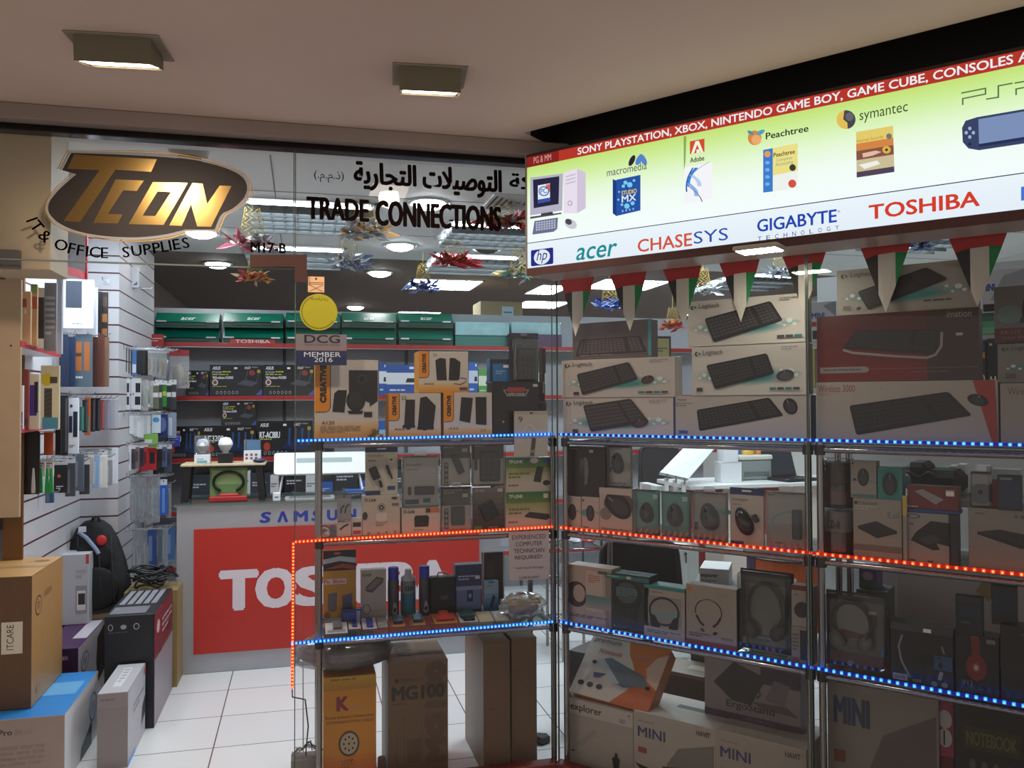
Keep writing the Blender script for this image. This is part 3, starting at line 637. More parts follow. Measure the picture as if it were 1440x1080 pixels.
flat_sticker('job_notice', 'white printed job notice taped inside the glass corner above the blue strip', 'paper notice', (715.5, 747, 772, 815.5),
    [('T', 'EXPERIENCED', .08, .84, .92, .93, '#332b33', 0), ('T', 'COMPUTER', .17, .70, .83, .79, '#332b33', 0), ('T', 'TECHNICIAN', .12, .56, .88, .65, '#332b33', 0), ('T', 'REQUIRED!', .15, .42, .83, .51, '#332b33', 0), ('T', '* with Good Package', .12, .22, .86, .28, '#3a323a', 0), ('T', '"COME IN NOW"', .22, .03, .76, .08, '#3a323a', 0)], '#c9bdc4', .012)
# brown L-shaped door fitting
c0 = at(393, 372, L0)
mb = MB(); gpoly(mb, [(352, 360), (431.5, 360), (431.5, 397.5), (414.5, 397.5), (414.5, 377), (352, 377)], P('#4e342e', .35, .3), .012, .03); tag(mb.build('door_patch_fitting'), 'brown metal L-shaped patch fitting joining the glass above the door', 'door fitting')

# ================================================================== LED STRIPS
def led_strip(label, col, p0, p1, n, tape='#e8e8ea', s=3.0):
    d = p1-p0; Ln = d.length
    r = empty('led_strip', p0, 0, label, 'LED strip', col+' LED strips along the glass')
    X = d.normalized(); tape_m = MB(); up = Vector((0, 0, 1)) if abs(X.z) < .9 else Vector((1, 0, 0))
    side = X.cross(up).normalized()                       # faces out of or into the shop
    upv = side.cross(X).normalized()
    M4 = Matrix.Identity(4)
    for i, vv in enumerate((X, side, upv)):
        for k in range(3): M4[k][i] = vv[k]
    tape_m.T = M4; tape_m.box(0, -.0015, -.005, Ln, .0015, .005, E({'blue': '#1230c8', 'red': '#e01808'}[col], {'blue': .45, 'red': .7}[col])); tape_m.build('tape', r)
    g = MB(M4); em_ = E({'blue': '#2a6cff', 'red': '#ff3212'}[col], s); hot = E({'blue': '#4fa2ff', 'red': '#ff8a4a'}[col], s*1.3)
    g.box(-.0052, -.004, -.0052, .0052, .004, .0052, em_, .0012); g.box(-.0026, -.0048, -.0026, .0026, .0048, .0026, hot)
    proto = None
    for i in range(n):
        if proto is None: proto = g.build('diode', r); o = proto
        else: o = proto.copy(); COL.objects.link(o); o.parent = r
        o.location = X*(Ln*(i+.5)/n)
    return r
LD = ('L', .006); RD = ('R', .006)
led_strip('blue lit LED strip along the top shelf of the speaker display', 'blue', at(417, 619.8, LD), at(779, 610.2, LD), 66)
led_strip('red lit LED strip along the middle shelf beside the doorway', 'red', at(413, 762, LD), at(779, 740.5, LD), 70)
led_strip('red lit LED strip running straight down the glass edge at the doorway', 'red', at(412.5, 762, LD), at(411, 968, LD), 42)
led_strip('blue lit LED strip under the shelf of bottles and cards', 'blue', at(408, 905, LD), at(779, 874, LD), 70)
led_strip('blue lit LED strip along the top shelf of keyboard boxes', 'blue', at(786, 610.6, RD), Rp(2.55, .006, at(786, 610.6, RD).z), 99)
led_strip('red lit LED strip under the shelf of boxed mice', 'red', at(786, 741.5, RD), Rp(2.55, .006, at(786, 741.5, RD).z), 99)
led_strip('blue lit LED strip under the shelf of headsets', 'blue', at(786, 874, RD), Rp(2.55, .006, at(786, 874, RD).z), 99)

# ================================================================== BUNTING OF FLAG PENNANTS
FD = ('R', .05)
tops = [(786.6, 391.7, 836.7, 386, 810, 473.5), (856.5, 385, 911, 377, 886.5, 465.6), (930, 374, 988.5, 366, 962, 459), (1010, 367, 1070, 357, 1042.6, 453), (1098, 356, 1165, 343, 1131, 440), (1205, 337, 1287, 322, 1246, 440), (1331, 328, 1422, 313, 1375, 432), (1462, 304, 1556, 286, 1506, 428)]
o0 = at(786, 393, FD); bun = empty('flag_bunting', o0, -RANG, 'string of red, black, white and green flag pennants under the sign', 'bunting')
mb = MB(); loc = lambda px, py, d=FD: (lambda p: ((p-o0).dot(TA), (p-o0).dot(NA), p.z-o0.z))(at(px, py, d))
mb.tube([loc(779, 395)]+[loc(x, y) for t in tops for (x, y) in ((t[0], t[1]), (t[2], t[3]))], .0022, P('#d8d2c8', .7), 6); mb.build('string', bun)
for t in tops:
    mb = MB(); A, B_, C_ = loc(t[0], t[1]), loc(t[2], t[3]), loc(t[4], t[5]); q = lambda a, b_, k: tuple(a[i]+(b_[i]-a[i])*k for i in range(3))
    wy = lambda x, z: .004*math.sin(40*x)
    red, bk, wh, gr = P('#c03a38', .75), P('#2e2d2b', .75), P('#d6d0c4', .75), P('#1d8a4e', .75)
    ml, mrr = q(A, B_, .0), q(A, B_, 1)
    k = .27; a2, b2 = q(A, C_, k), q(B_, C_, k)
    w = B_[0]-A[0]
    # red head, then three upright stripes; the white one carries the tip
    def edge(x):       # height of the pennant's outline under local x
        if x < C_[0]: f = (x-A[0])/(C_[0]-A[0]); return A[2]+(C_[2]-A[2])*f
        f = (B_[0]-x)/(B_[0]-C_[0]); return B_[2]+(C_[2]-B_[2])*f
    zr = lambda x: A[2]+(B_[2]-A[2])*(x-A[0])/w - (A[2]-C_[2])*.25
    xl, xr_ = A[0]+w*.37, A[0]+w*.66
    mb.prism([(A[0], A[2]), (B_[0], B_[2]), (b2[0], b2[2]), (a2[0], a2[2])], 0, .0008, red)
    mb.prism([(a2[0], a2[2]), (xl, zr(xl)), (xl, edge(xl))], 0, .0008, bk)
    mb.prism([(xl, zr(xl)), (xr_, zr(xr_)), (xr_, edge(xr_)), (C_[0], C_[2]), (xl, edge(xl))], 0, .0008, wh)
    mb.prism([(xr_, zr(xr_)), (b2[0], b2[2]), (xr_, edge(xr_))], 0, .0008, gr)
    for k_, v in enumerate(mb.v): mb.v[k_] = (v[0], v[1]+.006*math.sin(55*(v[0]-A[0])), v[2])
    mb.build('pennant', bun)
# ================================================================== SHOP CEILING
LOUV = P('#6f7476', .35, .6)
def troffer(px, label, w=.6, l=.6, s=1.0, cells=4, rz=0.0, louvre=True):
    w *= 1.09; l *= 1.09
    c = at(*px, ('Z', CEIL)); r = empty('ceiling_light', (c.x, c.y, CEIL), rz, label, 'ceiling light', 'square light panels in the shop ceiling')
    mb = MB()
    for (a, b, c_, d) in ((-w/2, -l/2, w/2, -l/2+.02), (-w/2, l/2-.02, w/2, l/2), (-w/2, -l/2, -w/2+.02, l/2), (w/2-.02, -l/2, w/2, l/2)): mb.box(a, b, -.008, c_, d, .0, P('#c9cccc', .4, .3))
    mb.build('frame', r)
    mb = MB(); mb.add([(-w/2+.02, -l/2+.02, -.003), (w/2-.02, -l/2+.02, -.003), (w/2-.02, l/2-.02, -.003), (-w/2+.02, l/2-.02, -.003)], [(3, 2, 1, 0)], E('#e6f4ff', TROFFER*1.0*s) if not louvre else P('#777b7c', .5)); mb.build('diffuser', r)
    if louvre:
        for k in range(3): y = -l/2+l*(k+.5)/3; t = MB(); t.cyl((-w/2+.03, y, -.012), (w/2-.03, y, -.012), .013, E('#eaf6ff', TROFFER*s), 8); t.build('tube_lamp', r)
        g = MB()
        for k in range(1, 10): x = -w/2+w*k/10; g.box(x-.0015, -l/2+.02, -.055, x+.0015, l/2-.02, -.028, LOUV)
        for k in range(6): y = -l/2+l*(k+.5)/6; g.box(-w/2+.02, y-.004, -.070, w/2-.02, y+.004, -.028, LOUV)
        g.build('louvre', r)
    else:
        g = MB()
        for k in range(1, cells): x = -w/2+w*k/cells; g.box(x-.006, -l/2+.02, -.012, x+.006, l/2-.02, -.0035, P('#dfe6e6', .5))
        g.build('louvre', r)
troffer((437, 300), 'louvred ceiling light beside the oval logo, nearest the door', .66, .62)
troffer((415, 357), 'louvred ceiling light behind the brown door fitting', .66, .62)
troffer((694, 326), 'louvred ceiling light behind the end of the English capitals', .62, .55)
troffer((662, 367), 'louvred ceiling light above the red foil ornament', .62, .6)
troffer((622, 400), 'bright plain ceiling light behind the blue foil ornament', .62, .62, 1, 4, 0, False)
troffer((770, 407), 'bright plain ceiling light beside the sign corner', .3, .62, 1, 2, 0, False)
troffer((760, 428), 'bright plain ceiling light over the carton on the rear shelves', .5, .62, .8, 2, 0, False)
troffer((586, 442), 'small far ceiling light just above the green boxes', .5, .62, .8, 2, 0, False)
troffer((880, 400), 'ceiling light seen behind the second flag pennant', .62, .62, 1, 4, 0, False)
troffer((1060, 392), 'ceiling light seen behind the fourth flag pennant', .62, .62, .8)
troffer((1010, 440), 'far ceiling light behind the keyboard boxes', .62, .62, .8, 4, 0, False)
troffer((1300, 330), 'ceiling light over the desk side of the shop', .62, .62, .9)
for px, lb, s_ in (((140, 262), 'added unseen fill panel behind the gold logo, nearer the pier', .8), ((232, 262), 'added unseen fill panel behind the gold logo, nearer the doorway', 1.1), ((850, 318), 'added unseen fill panel behind the corner end of the lit sign', .85), ((1010, 318), 'added unseen fill panel behind the middle of the lit sign', .85), ((1180, 300), 'added unseen fill panel behind the far half of the lit sign', .9)): troffer(px, lb, .6, .6, s_, 4, 0, False)  # unseen panels added to brighten the shop interior
def downlight(px, label, on=True, r=.11):
    c = at(*px, ('Z', CEIL)); o = empty('round_downlight', (c.x, c.y, CEIL), 0, label, 'downlight', 'round downlights in the shop ceiling')
    mb = MB(); mb.lathe([(r*.86, .0), (r*1.06, -.002), (r*1.06, -.008), (r*.84, -.010)], (0, 0, 0), P('#d8dada' if on else '#b89a52', .3, .5)); mb.build('rim', o)
    mb = MB(); mb.lathe([(r*.86, -.004), (r*.80, -.020), (r*.5, -.036), (.01, -.042)], (0, 0, 0), E('#fbfcff', 30) if on else P('#57503e', .4, .5)); mb.build('lens', o)
for px, lb in (((603, 284), 'lit round downlight above the English capitals'), ((562.5, 344.5), 'lit round downlight between two silver ornaments'), ((534, 382.5), 'lit round downlight beside the small silver ornament'), ((500, 431), 'farthest lit round downlight over the green boxes'), ((283, 326), 'lit round downlight at the foot of the gold logo'), ((306, 370), 'lit round downlight right above the open doorway'), ((909, 398), 'lit round downlight behind the flag pennants')): downlight(px, lb)
downlight((685, 349), 'unlit round downlight with a brass rim', False, .10)
# dome camera and diffuser grille
c = at(266, 203, ('Z', CEIL)); o = empty('dome_camera', (c.x, max(c.y, .28), CEIL), 0, 'white ceiling dome with a dark window above the gold logo', 'camera')
mb = MB(); mb.lathe([(.085, 0), (.085, -.03), (.075, -.055), (.055, -.06)], (0, 0, 0), P('#a9a39d', .5)); mb.build('base', o)
mb = MB(); mb.lathe([(.056, -.058), (.050, -.072), (.034, -.085), (.012, -.090)], (0, 0, 0), P('#2a2624', .12)); mb.build('dome', o)
c = at(728, 284, ('Z', CEIL)); o = empty('air_diffuser', (c.x, c.y, CEIL), 0, 'square striped air diffuser in the shop ceiling near the sign corner', 'vent')
mb = MB()
for k in range(5):
    a, b = .17-.034*k, .17-.034*k-.018
    for (x0, y0, x1, y1) in ((-a, -a, a, -b), (-a, b, a, a), (-a, -b, -b, b), (b, -b, a, b)): mb.box(x0, y0, -.012+.001*k, x1, y1, 0, P('#d4d6d4', .5))
mb.build('louvres', o); mb = MB(); mb.box(-.165, -.165, -.003, .165, .165, -.001, P('#3a3a3a', .8)); mb.build('backing', o)

# foil ornaments hanging from the ceiling
def ornament(px, size, cols, label, ctop, depthpl, seed, fringe='#b59a4a'):
    rn = random.Random(seed); c = at(px[0], px[1], depthpl); top = CEIL
    o = empty('foil_ornament', c, 0, label, 'ornament', 'shiny foil ornaments hung from the shop ceiling')
    mb = MB()
    mats = [P(k, .2, .45) for k in cols]
    for k in range(90):
        a = rn.uniform(0, 6.28); el = rn.uniform(-.6, .8); L_ = size*rn.uniform(.14, .40); w_ = L_*rn.uniform(.2, .4)
        d = Vector((math.cos(a)*math.cos(el), math.sin(a)*math.cos(el), math.sin(el)*.7)); n = d.cross(Vector((rn.uniform(-1, 1), rn.uniform(-1, 1), rn.uniform(-1, 1)))).normalized()
        off = Vector((rn.uniform(-.26, .26)*size, 0, rn.uniform(-.06, .06)*size)); f = n.cross(d)*w_*.25
        mb.add([off, off+d*L_*.5+n*w_*.5+f, off+d*L_, off+d*L_*.5-n*w_*.5+f], [(0, 1, 2), (0, 2, 3)], rn.choice(mats))
    mb.build('foil_burst', o)
    mb = MB(); g = P(fringe, .3, .9); h = min(top-c.z, size*.55)
    for k in range(10):
        a = 2*math.pi*k/10; pts = []
        for i in range(9):
            t = i/8; rr = size*(.12+.10*t); a2 = a+(.35 if i % 2 else -.35); pts.append((rr*math.cos(a2), rr*math.sin(a2), h*(1-t)))
        mb.tube(pts, size*.0055, g, 4)
    mb.tube([(0, 0, h*.9), (0, 0, top-c.z)], .0015, g, 4)
    mb.build('gold_net', o)
SIL, RED_, BLU, GLD, PNK = ('#eceff0', '#d8dde0', '#8f979c'), ('#c23a3e', '#d8565a', '#a02a30'), ('#3a50a0', '#2a3c86', '#8f9cc8', '#6f86c8'), ('#d8c9a0', '#cfd4d4', '#a98a4a', '#6fa9a4'), ('#b85a6a', '#d8a0a8', '#c9ced2')
for a in (((512, 325), .36, SIL+('#c9a070',), 'silver and copper foil ornament under the second word of the sign', 296, ('L', 1.2), 1),
          ((355, 340), .32, PNK, 'pink and silver foil ornament above the shop number', 300, ('L', 1.0), 2),
          ((490, 369), .34, SIL+('#7f92c0',), 'silver foil ornament with a tail above the yellow sticker', 330, ('L', 1.9), 3),
          ((708, 312), .34, RED_+('#c9ced2', '#d8b07a'), 'red and silver foil ornament behind the last English capitals', 271, ('L', 1.0), 4),
          ((640, 367), .36, RED_, 'red foil ornament in front of a louvred ceiling light', 334, ('L', 1.9), 5),
          ((730, 385), .33, GLD, 'gold and silver foil ornament beside the sign corner', 360, ('L', 2.0), 6),
          ((595, 403), .30, BLU, 'dark blue foil ornament in front of a bright ceiling light', 375, ('L', 2.6), 7),
          ((358, 391), .26, ('#c98a4a', '#b84a5a', '#d8c090'), 'orange and pink foil ornament behind the brown door fitting', 380, ('L', 2.2), 8),
          ((857, 428), .30, BLU+('#4a8ad0',), 'bright blue foil ornament behind the first two pennants', 410, ('L', 2.2), 9),
          ((946, 458), .26, RED_+('#d8905a',), 'red foil ornament low behind the keyboard boxes', 430, ('L', 2.4), 10),
          ((989, 408), .26, SIL, 'silver foil ornament behind the third and fourth pennants', 392, ('L', 1.6), 11),
          ((1096, 384), .22, SIL+('#5a6a9a',), 'silver foil ornament beside the fourth pennant', 370, ('L', 1.0), 12),
          ((1292, 345), .20, BLU+SIL, 'blue and silver foil ornament between two pennants', 330, ('L', .2), 13)): ornament(*a)

# ================================================================== BACK SHELVES
YG = 3.35
BACK = P('#b4b7bd', .55, 0, .03, 6); EDGE = P('#a82a22', .4)
gx0, gx1 = Lx(206, YG), Lx(1010, YG)
zA, zBk, zC, zD = (at(400, y, ('L', YG)).z for y in (484, 557.5, 643, 716))
ztop = at(420, 440, ('L', YG+.30)).z
gon = empty('shelving_unit', (gx0, YG, 0), 0, 'long grey wall shelving with red shelf edges behind the counter', 'shelving')
mb = MB(); mb.box(0,   .30, 0, gx1-gx0, .34, at(420, 437, ('L', YG+.30)).z, BACK); mb.build('back_panel', gon)
for z in (zA, zBk, zC, zD, .35):
    mb = MB(); mb.box(0, 0.012, z-.022, gx1-gx0, .30, z, P('#9b9ea3', .5)); sh = mb.build('shelf', gon)
    mb = MB(); mb.box(0, 0, z-.028, gx1-gx0, .012, z+.006, EDGE, .002)
    for k in range(1, 5): mb.box(k*1.0-.002, -.0006, z-.029, k*1.0+.002, .0, z+.007, P('#3a1614', .5))
    mb.box(0, -.0005, z-.032, gx1-gx0, .012, z-.028, P('#b9bcc0', .3, .5)); mb.build('shelf_edge', sh)
for k in range(5):
    mb = MB(); mb.box(k*1.0-.012, .285, 0, k*1.0+.012, .30, 2.1, P('#5a5c60', .5)); mb.build('upright', gon)
GB = lambda d=.02: ('L', YG+d)
GRN = '#0f6e58'
def laptop_carton(px, label, wrap=False, word='acer', band=None, z=None):
    """Slope-fronted green carton lying on its back edge, with a handle slot and two white corner labels."""
    O, w, h, rz = rect(*px, GB(.05), z); r = empty('laptop_carton', O, 0, label, 'box', 'green laptop cartons on the top wall shelf')
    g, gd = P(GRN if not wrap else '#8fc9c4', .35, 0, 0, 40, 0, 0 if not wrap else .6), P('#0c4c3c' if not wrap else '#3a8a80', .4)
    mb = MB()
    pr = [(0, 0), (0, h*.36), (-.03, h*.40), (.06, h), (.24, h), (0.24, 0)]
    n = len(pr); v = [(0, y, z_) for y, z_ in pr]+[(w, y, z_) for y, z_ in pr]
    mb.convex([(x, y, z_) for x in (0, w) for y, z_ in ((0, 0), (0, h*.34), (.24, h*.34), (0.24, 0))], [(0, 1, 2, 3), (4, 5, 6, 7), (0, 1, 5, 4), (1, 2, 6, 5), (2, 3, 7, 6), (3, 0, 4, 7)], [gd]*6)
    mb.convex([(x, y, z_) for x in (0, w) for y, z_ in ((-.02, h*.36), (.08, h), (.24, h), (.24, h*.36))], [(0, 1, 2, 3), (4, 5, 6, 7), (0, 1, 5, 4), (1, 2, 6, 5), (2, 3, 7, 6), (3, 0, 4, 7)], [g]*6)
    if band: mb.box(w*.12, -.004, h*.05, w*.86, 0, h*.30, P('#c23a30', .4)); mb.text(band, w*.2, h*.07, w*.78, h*.26, -.0045, P('#e8e6e4', .4), .05)
    elif not wrap: mb.box(w*.14, -.002, h*.10, w*.84, 0, h*.18, P('#0a2e26', .5))
    mb.build('carton_body', r)
    if word and not wrap:
        t = MB(); sl = math.atan2(.10, h*.64); t.T = Matrix.Translation((0, -.0205, h*.36)) @ Matrix.Rotation(-sl, 4, 'X'); L_ = math.hypot(.10, h*.64)
        t.text(word, w*.40, L_*.20, w*.62, L_*.48, -.002, P('#e6efe9', .4), .04, 0, .2); t.build('printed_name', r)
    for k, x in enumerate((.03, .80)):
        t = MB(); t.box(w*x, -.0225, h*.345, w*(x+.15), -.001, h*.43, P('#dfe3e4', .4)); t.build('white_corner_label', r)
    return r
xs = [(218, 308), (314, 398), (402, 478), (481, 557), (561, 637)]
nm = ['beside the slatted column', 'second from the slatted column', 'behind the yellow round sticker', 'fourth along from the slatted column', 'farthest from the slatted column']
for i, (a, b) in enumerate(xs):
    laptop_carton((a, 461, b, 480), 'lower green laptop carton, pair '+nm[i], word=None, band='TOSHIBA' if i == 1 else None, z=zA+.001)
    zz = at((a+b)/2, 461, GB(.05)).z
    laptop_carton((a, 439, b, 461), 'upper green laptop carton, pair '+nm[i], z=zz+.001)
for i, (a, b, lb) in enumerate(((640, 716, 'long pale film-wrapped laptop carton beyond the green ones'), (719, 788, 'pale film-wrapped laptop carton at the end beside the corner pole'))):
    O, w, h, rz = rect(a, 453, b, 480, GB(.08), zA+.001); r = empty('wrapped_carton', O, 0, lb, 'box')
    mb = MB(); mb.box(0, 0, 0, w, .21, h*.45, P('#2f7a70', .4), .003); mb.build('carton_body', r)
    mb = MB(); mb.box(0, -.01, h*.46, w, .21, h, P('#9fd0d4', .25, 0, .1, 12, .3, .7), .006); mb.build('film_wrapped_lid', r)
carton('flat_carton', 'purple flat carton under the film-wrapped one at the end of the top shelf', 'box', (716, 470, 790, 481), GB(.012), .05, '#54305a', [('R', .15, .1, .3, .9, '#9fb8d0')], z=zA+.001)
carton('storage_carton', 'plain tan carton with a blue label lying on top of the wall shelving', 'box', (676, 424, 735, 452), ('L', YG+.5), .35, '#8f7f5e', [('R', .5, .3, .78, .75, '#a9c4cc'), ('R', .54, .42, .74, .5, '#5a7a86')], side='#75684c', grain=.06)
carton('slim_carton', 'thin cream carton beside the tan one on top of the shelving', 'box', (636, 448, 672, 454), ('L', YG+.5), .2, '#a89c82')
# stand that carries what lies above the shelving's back panel
mb = MB(); mb.box(0, 0, 0, 2.0, .5, at(700, 452, ('L', YG+.5)).z-.002, P('#5a5550', .7)); s_ = mb.build('rear_cabinet', None, (at(560, 452, ('L', YG+.5)).x, YG+.48, 0)); tag(s_, 'plain dark cabinet behind the wall shelving carrying the tan carton', 'cabinet')

def router_art(n, word1, word2, model='W'):
    a = [('G', 0, 0, 1, 1, '#2b2d31', '#17181b', 4), ('T', 'ASUS', .05, .84, .20, .94, '#e8eaee', .05, 0, .2), ('T', 'FAST', .66, .86, .78, .94, '#e6e6ea', .03, 0, .2), ('L', .80, .87, .98, .94, 1, '#8f9096'), ('R', .46, .86, .52, .92, '#f0f0f0')]
    if model == 'W':
        a += [('T', 'RT-N12HP', .05, .72, .22, .79, '#cfd0d4', .02), ('L', .24, .72, .5, .79, 1, '#c8c832'), ('L', .05, .64, .55, .70, 1, '#c8c832'), ('T', word1, .05, .54, .44, .63, '#f0f0f2', .03), ('E', .10, .43, .055, .10, '#d8d0d0'), ('E', .10, .43, .035, .065, '#8a3a3a'),
              ('Y', [(.52, .38), (.80, .30), (.92, .42), (.66, .52)], '#4c4f56'), ('Y', [(.52, .38), (.80, .30), (.80, .26), (.52, .33)], '#2f3136'), ('A', [(.68, .52), (.72, .82)], .012, '#54575e'), ('A', [(.88, .44), (.95, .78)], .012, '#54575e'), ('E', .80, .74, .06, .09, '#8a3430'), ('L', .05, .27, .5, .31, 1, '#c0b42e'), ('Y', [(.86, .02), (1, .22), (1, .02)], '#4a5aa0')]
    else:
        a += [('T', word1, .04, .52, .40, .70, '#f2f2f4', .04), ('L', .04, .45, .4, .50, 1, '#c8c832'), ('E', .17, .28, .06, .12, '#b8402e'), ('Y', [(.42, .22), (.86, .16), (.96, .36), (.56, .44)], '#1f2f52'), ('Y', [(.42, .22), (.86, .16), (.86, .10), (.42, .15)], '#131c34')]
        for x in (.55, .66, .78, .90): a += [('Y', [(x, .30), (x+.035, .30), (x+.045, .80), (x+.01, .80)], '#2c4f86')]
    for k in range(6): a += [('O', .14+.075*k, .10, .022, .05, .006, '#c9cace')]
    a += [('R', .90, .74, .96, .84, '#b89a2a')]
    return a
def router(px, label, w1, model, z, d=.03): return carton('router_box', label, 'box', px, GB(d), .12, '#1c1d20', router_art(0, w1, '', model), z=z, group=None, side='#2a2c30', top='#2a2c30', rough=.3)
router((262, 521, 293.5, 556), 'small dark router box at the start of the second wall shelf', 'Dual-Band', 'W', zBk+.007)
router((295, 513, 369, 556), 'dark router box with a red star, second on the second wall shelf', 'Wireless-N300', 'W', zBk+.007)
router((370, 513, 443, 556), 'dark router box, third on the second wall shelf', 'Wireless-N300', 'W', zBk+.007)
router((235, 600, 283, 642), 'big dark blue router box half behind the hanging packets', 'AC1900', 'A', zC+.007, .02)
router((283, 599, 360, 642), 'big dark blue router box behind the light bulbs', 'AC3200', 'A', zC+.007, .02)
router((362, 592, 440, 641.5), 'big dark router box with a red disc, behind the folding white table', 'RT-AC88U', 'A', zC+.007, .02)
router((441, 586, 470, 641.5), 'dark router box half hidden behind the big speaker carton', 'AC1200', 'A', zC+.007, .02)
router((311, 564, 360, 599), 'dark router box resting on a bigger one on the third wall shelf', 'Wireless-N300', 'W', at(335, 599, GB(.02)).z+.001, .03)
BX = [(('#2a56a0', '#dfe3e8'), (533, 510, 543.5, 553), 'narrow blue and white box beside the big speaker carton'), (('#2a56a0', '#dfe3e8'), (543.5, 513, 588, 553), 'blue and white switch box behind the speaker cartons'), (('#2f62ae', '#c9d4e4'), (659, 509, 672, 552), 'tall blue box behind the topmost speaker carton'), (('#5aa048', '#dfe8d4'), (673, 519, 689.5, 552), 'green and white box on the second wall shelf'), (('#5aa048', '#e0ead8'), (757, 513, 767, 552), 'narrow green box near the corner pole'), (('#7f8288', '#b9bcc2'), (446, 515, 470, 554), 'grey box hidden behind the big speaker carton'), (('#2f62ae', '#dfe3e8'), (590, 512, 657, 553), 'blue network box hidden behind the topmost speaker carton'), (('#2a5ea8', '#8fb4d8'), (533, 592, 547, 640), 'blue box behind the big speaker carton on the third shelf')]
for (c0, c1), px, lb in BX:
    carton('network_box', lb, 'box', px, GB(.03), .12, c0, [('R', 0, .36, 1, .74, c1), ('Y', [(.6, .42), (.95, .42), (.9, .56), (.65, .56)], '#2a2c30'), ('L', .1, .1, .9, .2, 1, '#cfd8e4'), ('R', .72, .86, .86, .94, '#eef0f2')], z=(zBk if px[3] < 560 else zC)+.007)
# low shelf: dark boxes and white boxes in a row
lows = [('#2a2c32', (470, 655, 503, 688)), ('#1f2126', (400, 662, 430, 700)), ('#cfcfd2', (338, 662, 352, 700)), ('#3a3c44', (352, 665, 380, 700)), ('#d4cfcf', (380, 668, 392, 700)), ('#7a3030', (300, 664, 322, 700)), ('#34383f', (262, 668, 296, 704)), ('#d0d2d4', (430, 668, 446, 700)), ('#2f5aa8', (446, 678, 468, 700)), ('#2f5aa8', (505, 676, 540, 700)), ('#3a3c40', (545, 660, 590, 700)), ('#8a8d92', (600, 655, 640, 700)), ('#b9bcc0', (645, 660, 690, 700)), ('#42444a', (695, 655, 740, 700))]
ln = ['dark box with silver print', 'black box under the folding white table', 'slim white box', 'charcoal box', 'narrow off-white box', 'maroon box', 'dark grey box', 'small white box', 'little blue box', 'flat blue box', 'dark box behind the blister packs', 'mid-grey box', 'pale grey box', 'black-grey box by the corner pole']
for (c, px), n_ in zip(lows, ln):
    lightc = c in ('#cfcfd2', '#d4cfcf', '#d0d2d4', '#b9bcc0'); carton('accessory_box', n_+' on the low wall shelf behind the counter', 'box', (px[0], px[1], px[2], 716), GB(.03), .15, c, [('L', .1, .6, .8, .75, 2, '#55585e' if lightc else '#c0c2c8'), ('Y', [(.3, .15), (.8, .15), (.75, .4), (.35, .45)], '#2c2e34' if lightc else '#6a6e78')], z=zD+.007)

# ================================================================== COUNTER
pc = at(247, 950, ('Z', 0)); YCN = pc.y; xc0 = pc.x; xc1 = at(704, 800, ('L', YCN)).x
zct = at(247, 713, ('L', YCN)).z; HC = zct
OC = Vector((xc0, YCN, 0)); ctr = empty('shop_counter', OC, 0, 'silver shop counter with a big red front panel and white capitals', 'counter')
SILV = P('#a9aab0', .38, .35, .03, 8); cw = xc1-xc0
mb = MB(); mb.box(0, .0, 0, cw, .5, HC, SILV, .003); mb.build('cabinet', ctr)
mb = MB(); mb.box(-.01, -.015, HC, cw+.02, .53, HC+.012, clear((.82, .90, .88), .10, .7, 0, .15, (.35, .42, .40))); mb.box(-.012, -.017, HC, cw+.022, -.013, HC+.013, P('#5f6f6a', .15)); mb.build('glass_top', ctr)
PCN = ('L', YCN-.012)
a0 = uv(272.5, 745, PCN, OC); a1 = uv(272.5, 921, PCN, OC); a2 = uv(674, 800, PCN, OC)
mb = MB(); mb.box(a0[0], -.010, a1[1], a2[0], 0, a0[1], P('#b62a20', .5, 0, .02, 30)); mb.build('red_panel', ctr)
t0, t1 = uv(312.5, 806, PCN, OC), uv(631, 806, PCN, OC); zt_ = uv(337, 804, PCN, OC)[1]; zb3 = uv(345, 855, PCN, OC)[1]
mb = MB()
# wide capitals built letter by letter so that each keeps its own width
LW = [('T', 312.5, 359), ('O', 363.5, 411.5), ('S', 416, 459), ('H', 500, 529), ('I', 533, 547), ('B', 551, 590), ('A', 590, 632)]
LW = [('T', 312.5, 359), ('O', 363.5, 412), ('S', 416.5, 462), ('H', 468, 513), ('I', 519, 532), ('B', 538, 582), ('A', 585, 632)]
for ch, p0, p1 in LW: x0, x1 = uv(p0, 820, PCN, OC)[0], uv(p1, 820, PCN, OC)[0]; mb = MB(); mb.text(ch, x0, zb3, x1, zt_, -.0112, P('#d9cfd8', .5), .12); mb.build('panel_letter', ctr)
mb = MB(); zq0, zq1 = uv(400, 734, PCN, OC)[1], uv(400, 720, PCN, OC)[1]
for ch, p0, p1 in (('S', 366, 380), ('\u039b', 391, 404), ('M', 414, 432), ('S', 439, 451), ('U', 461, 474), ('N', 486, 500), ('G', 511, 525)): x0, x1 = uv(p0, 726, PCN, OC)[0], uv(p1, 726, PCN, OC)[0]; mb = MB(); mb.text(ch, x0, zq0, x1, zq1, -.0012, P('#2a3a98', .4), .11, 0, .12 if ch == 'S' else 0); mb.build('edge_letter', ctr)
# things on the counter
ZT = HC+.013
def onc(px, y): p = at(px[0], px[1], ('L', y)); return p
yc = YCN+.20
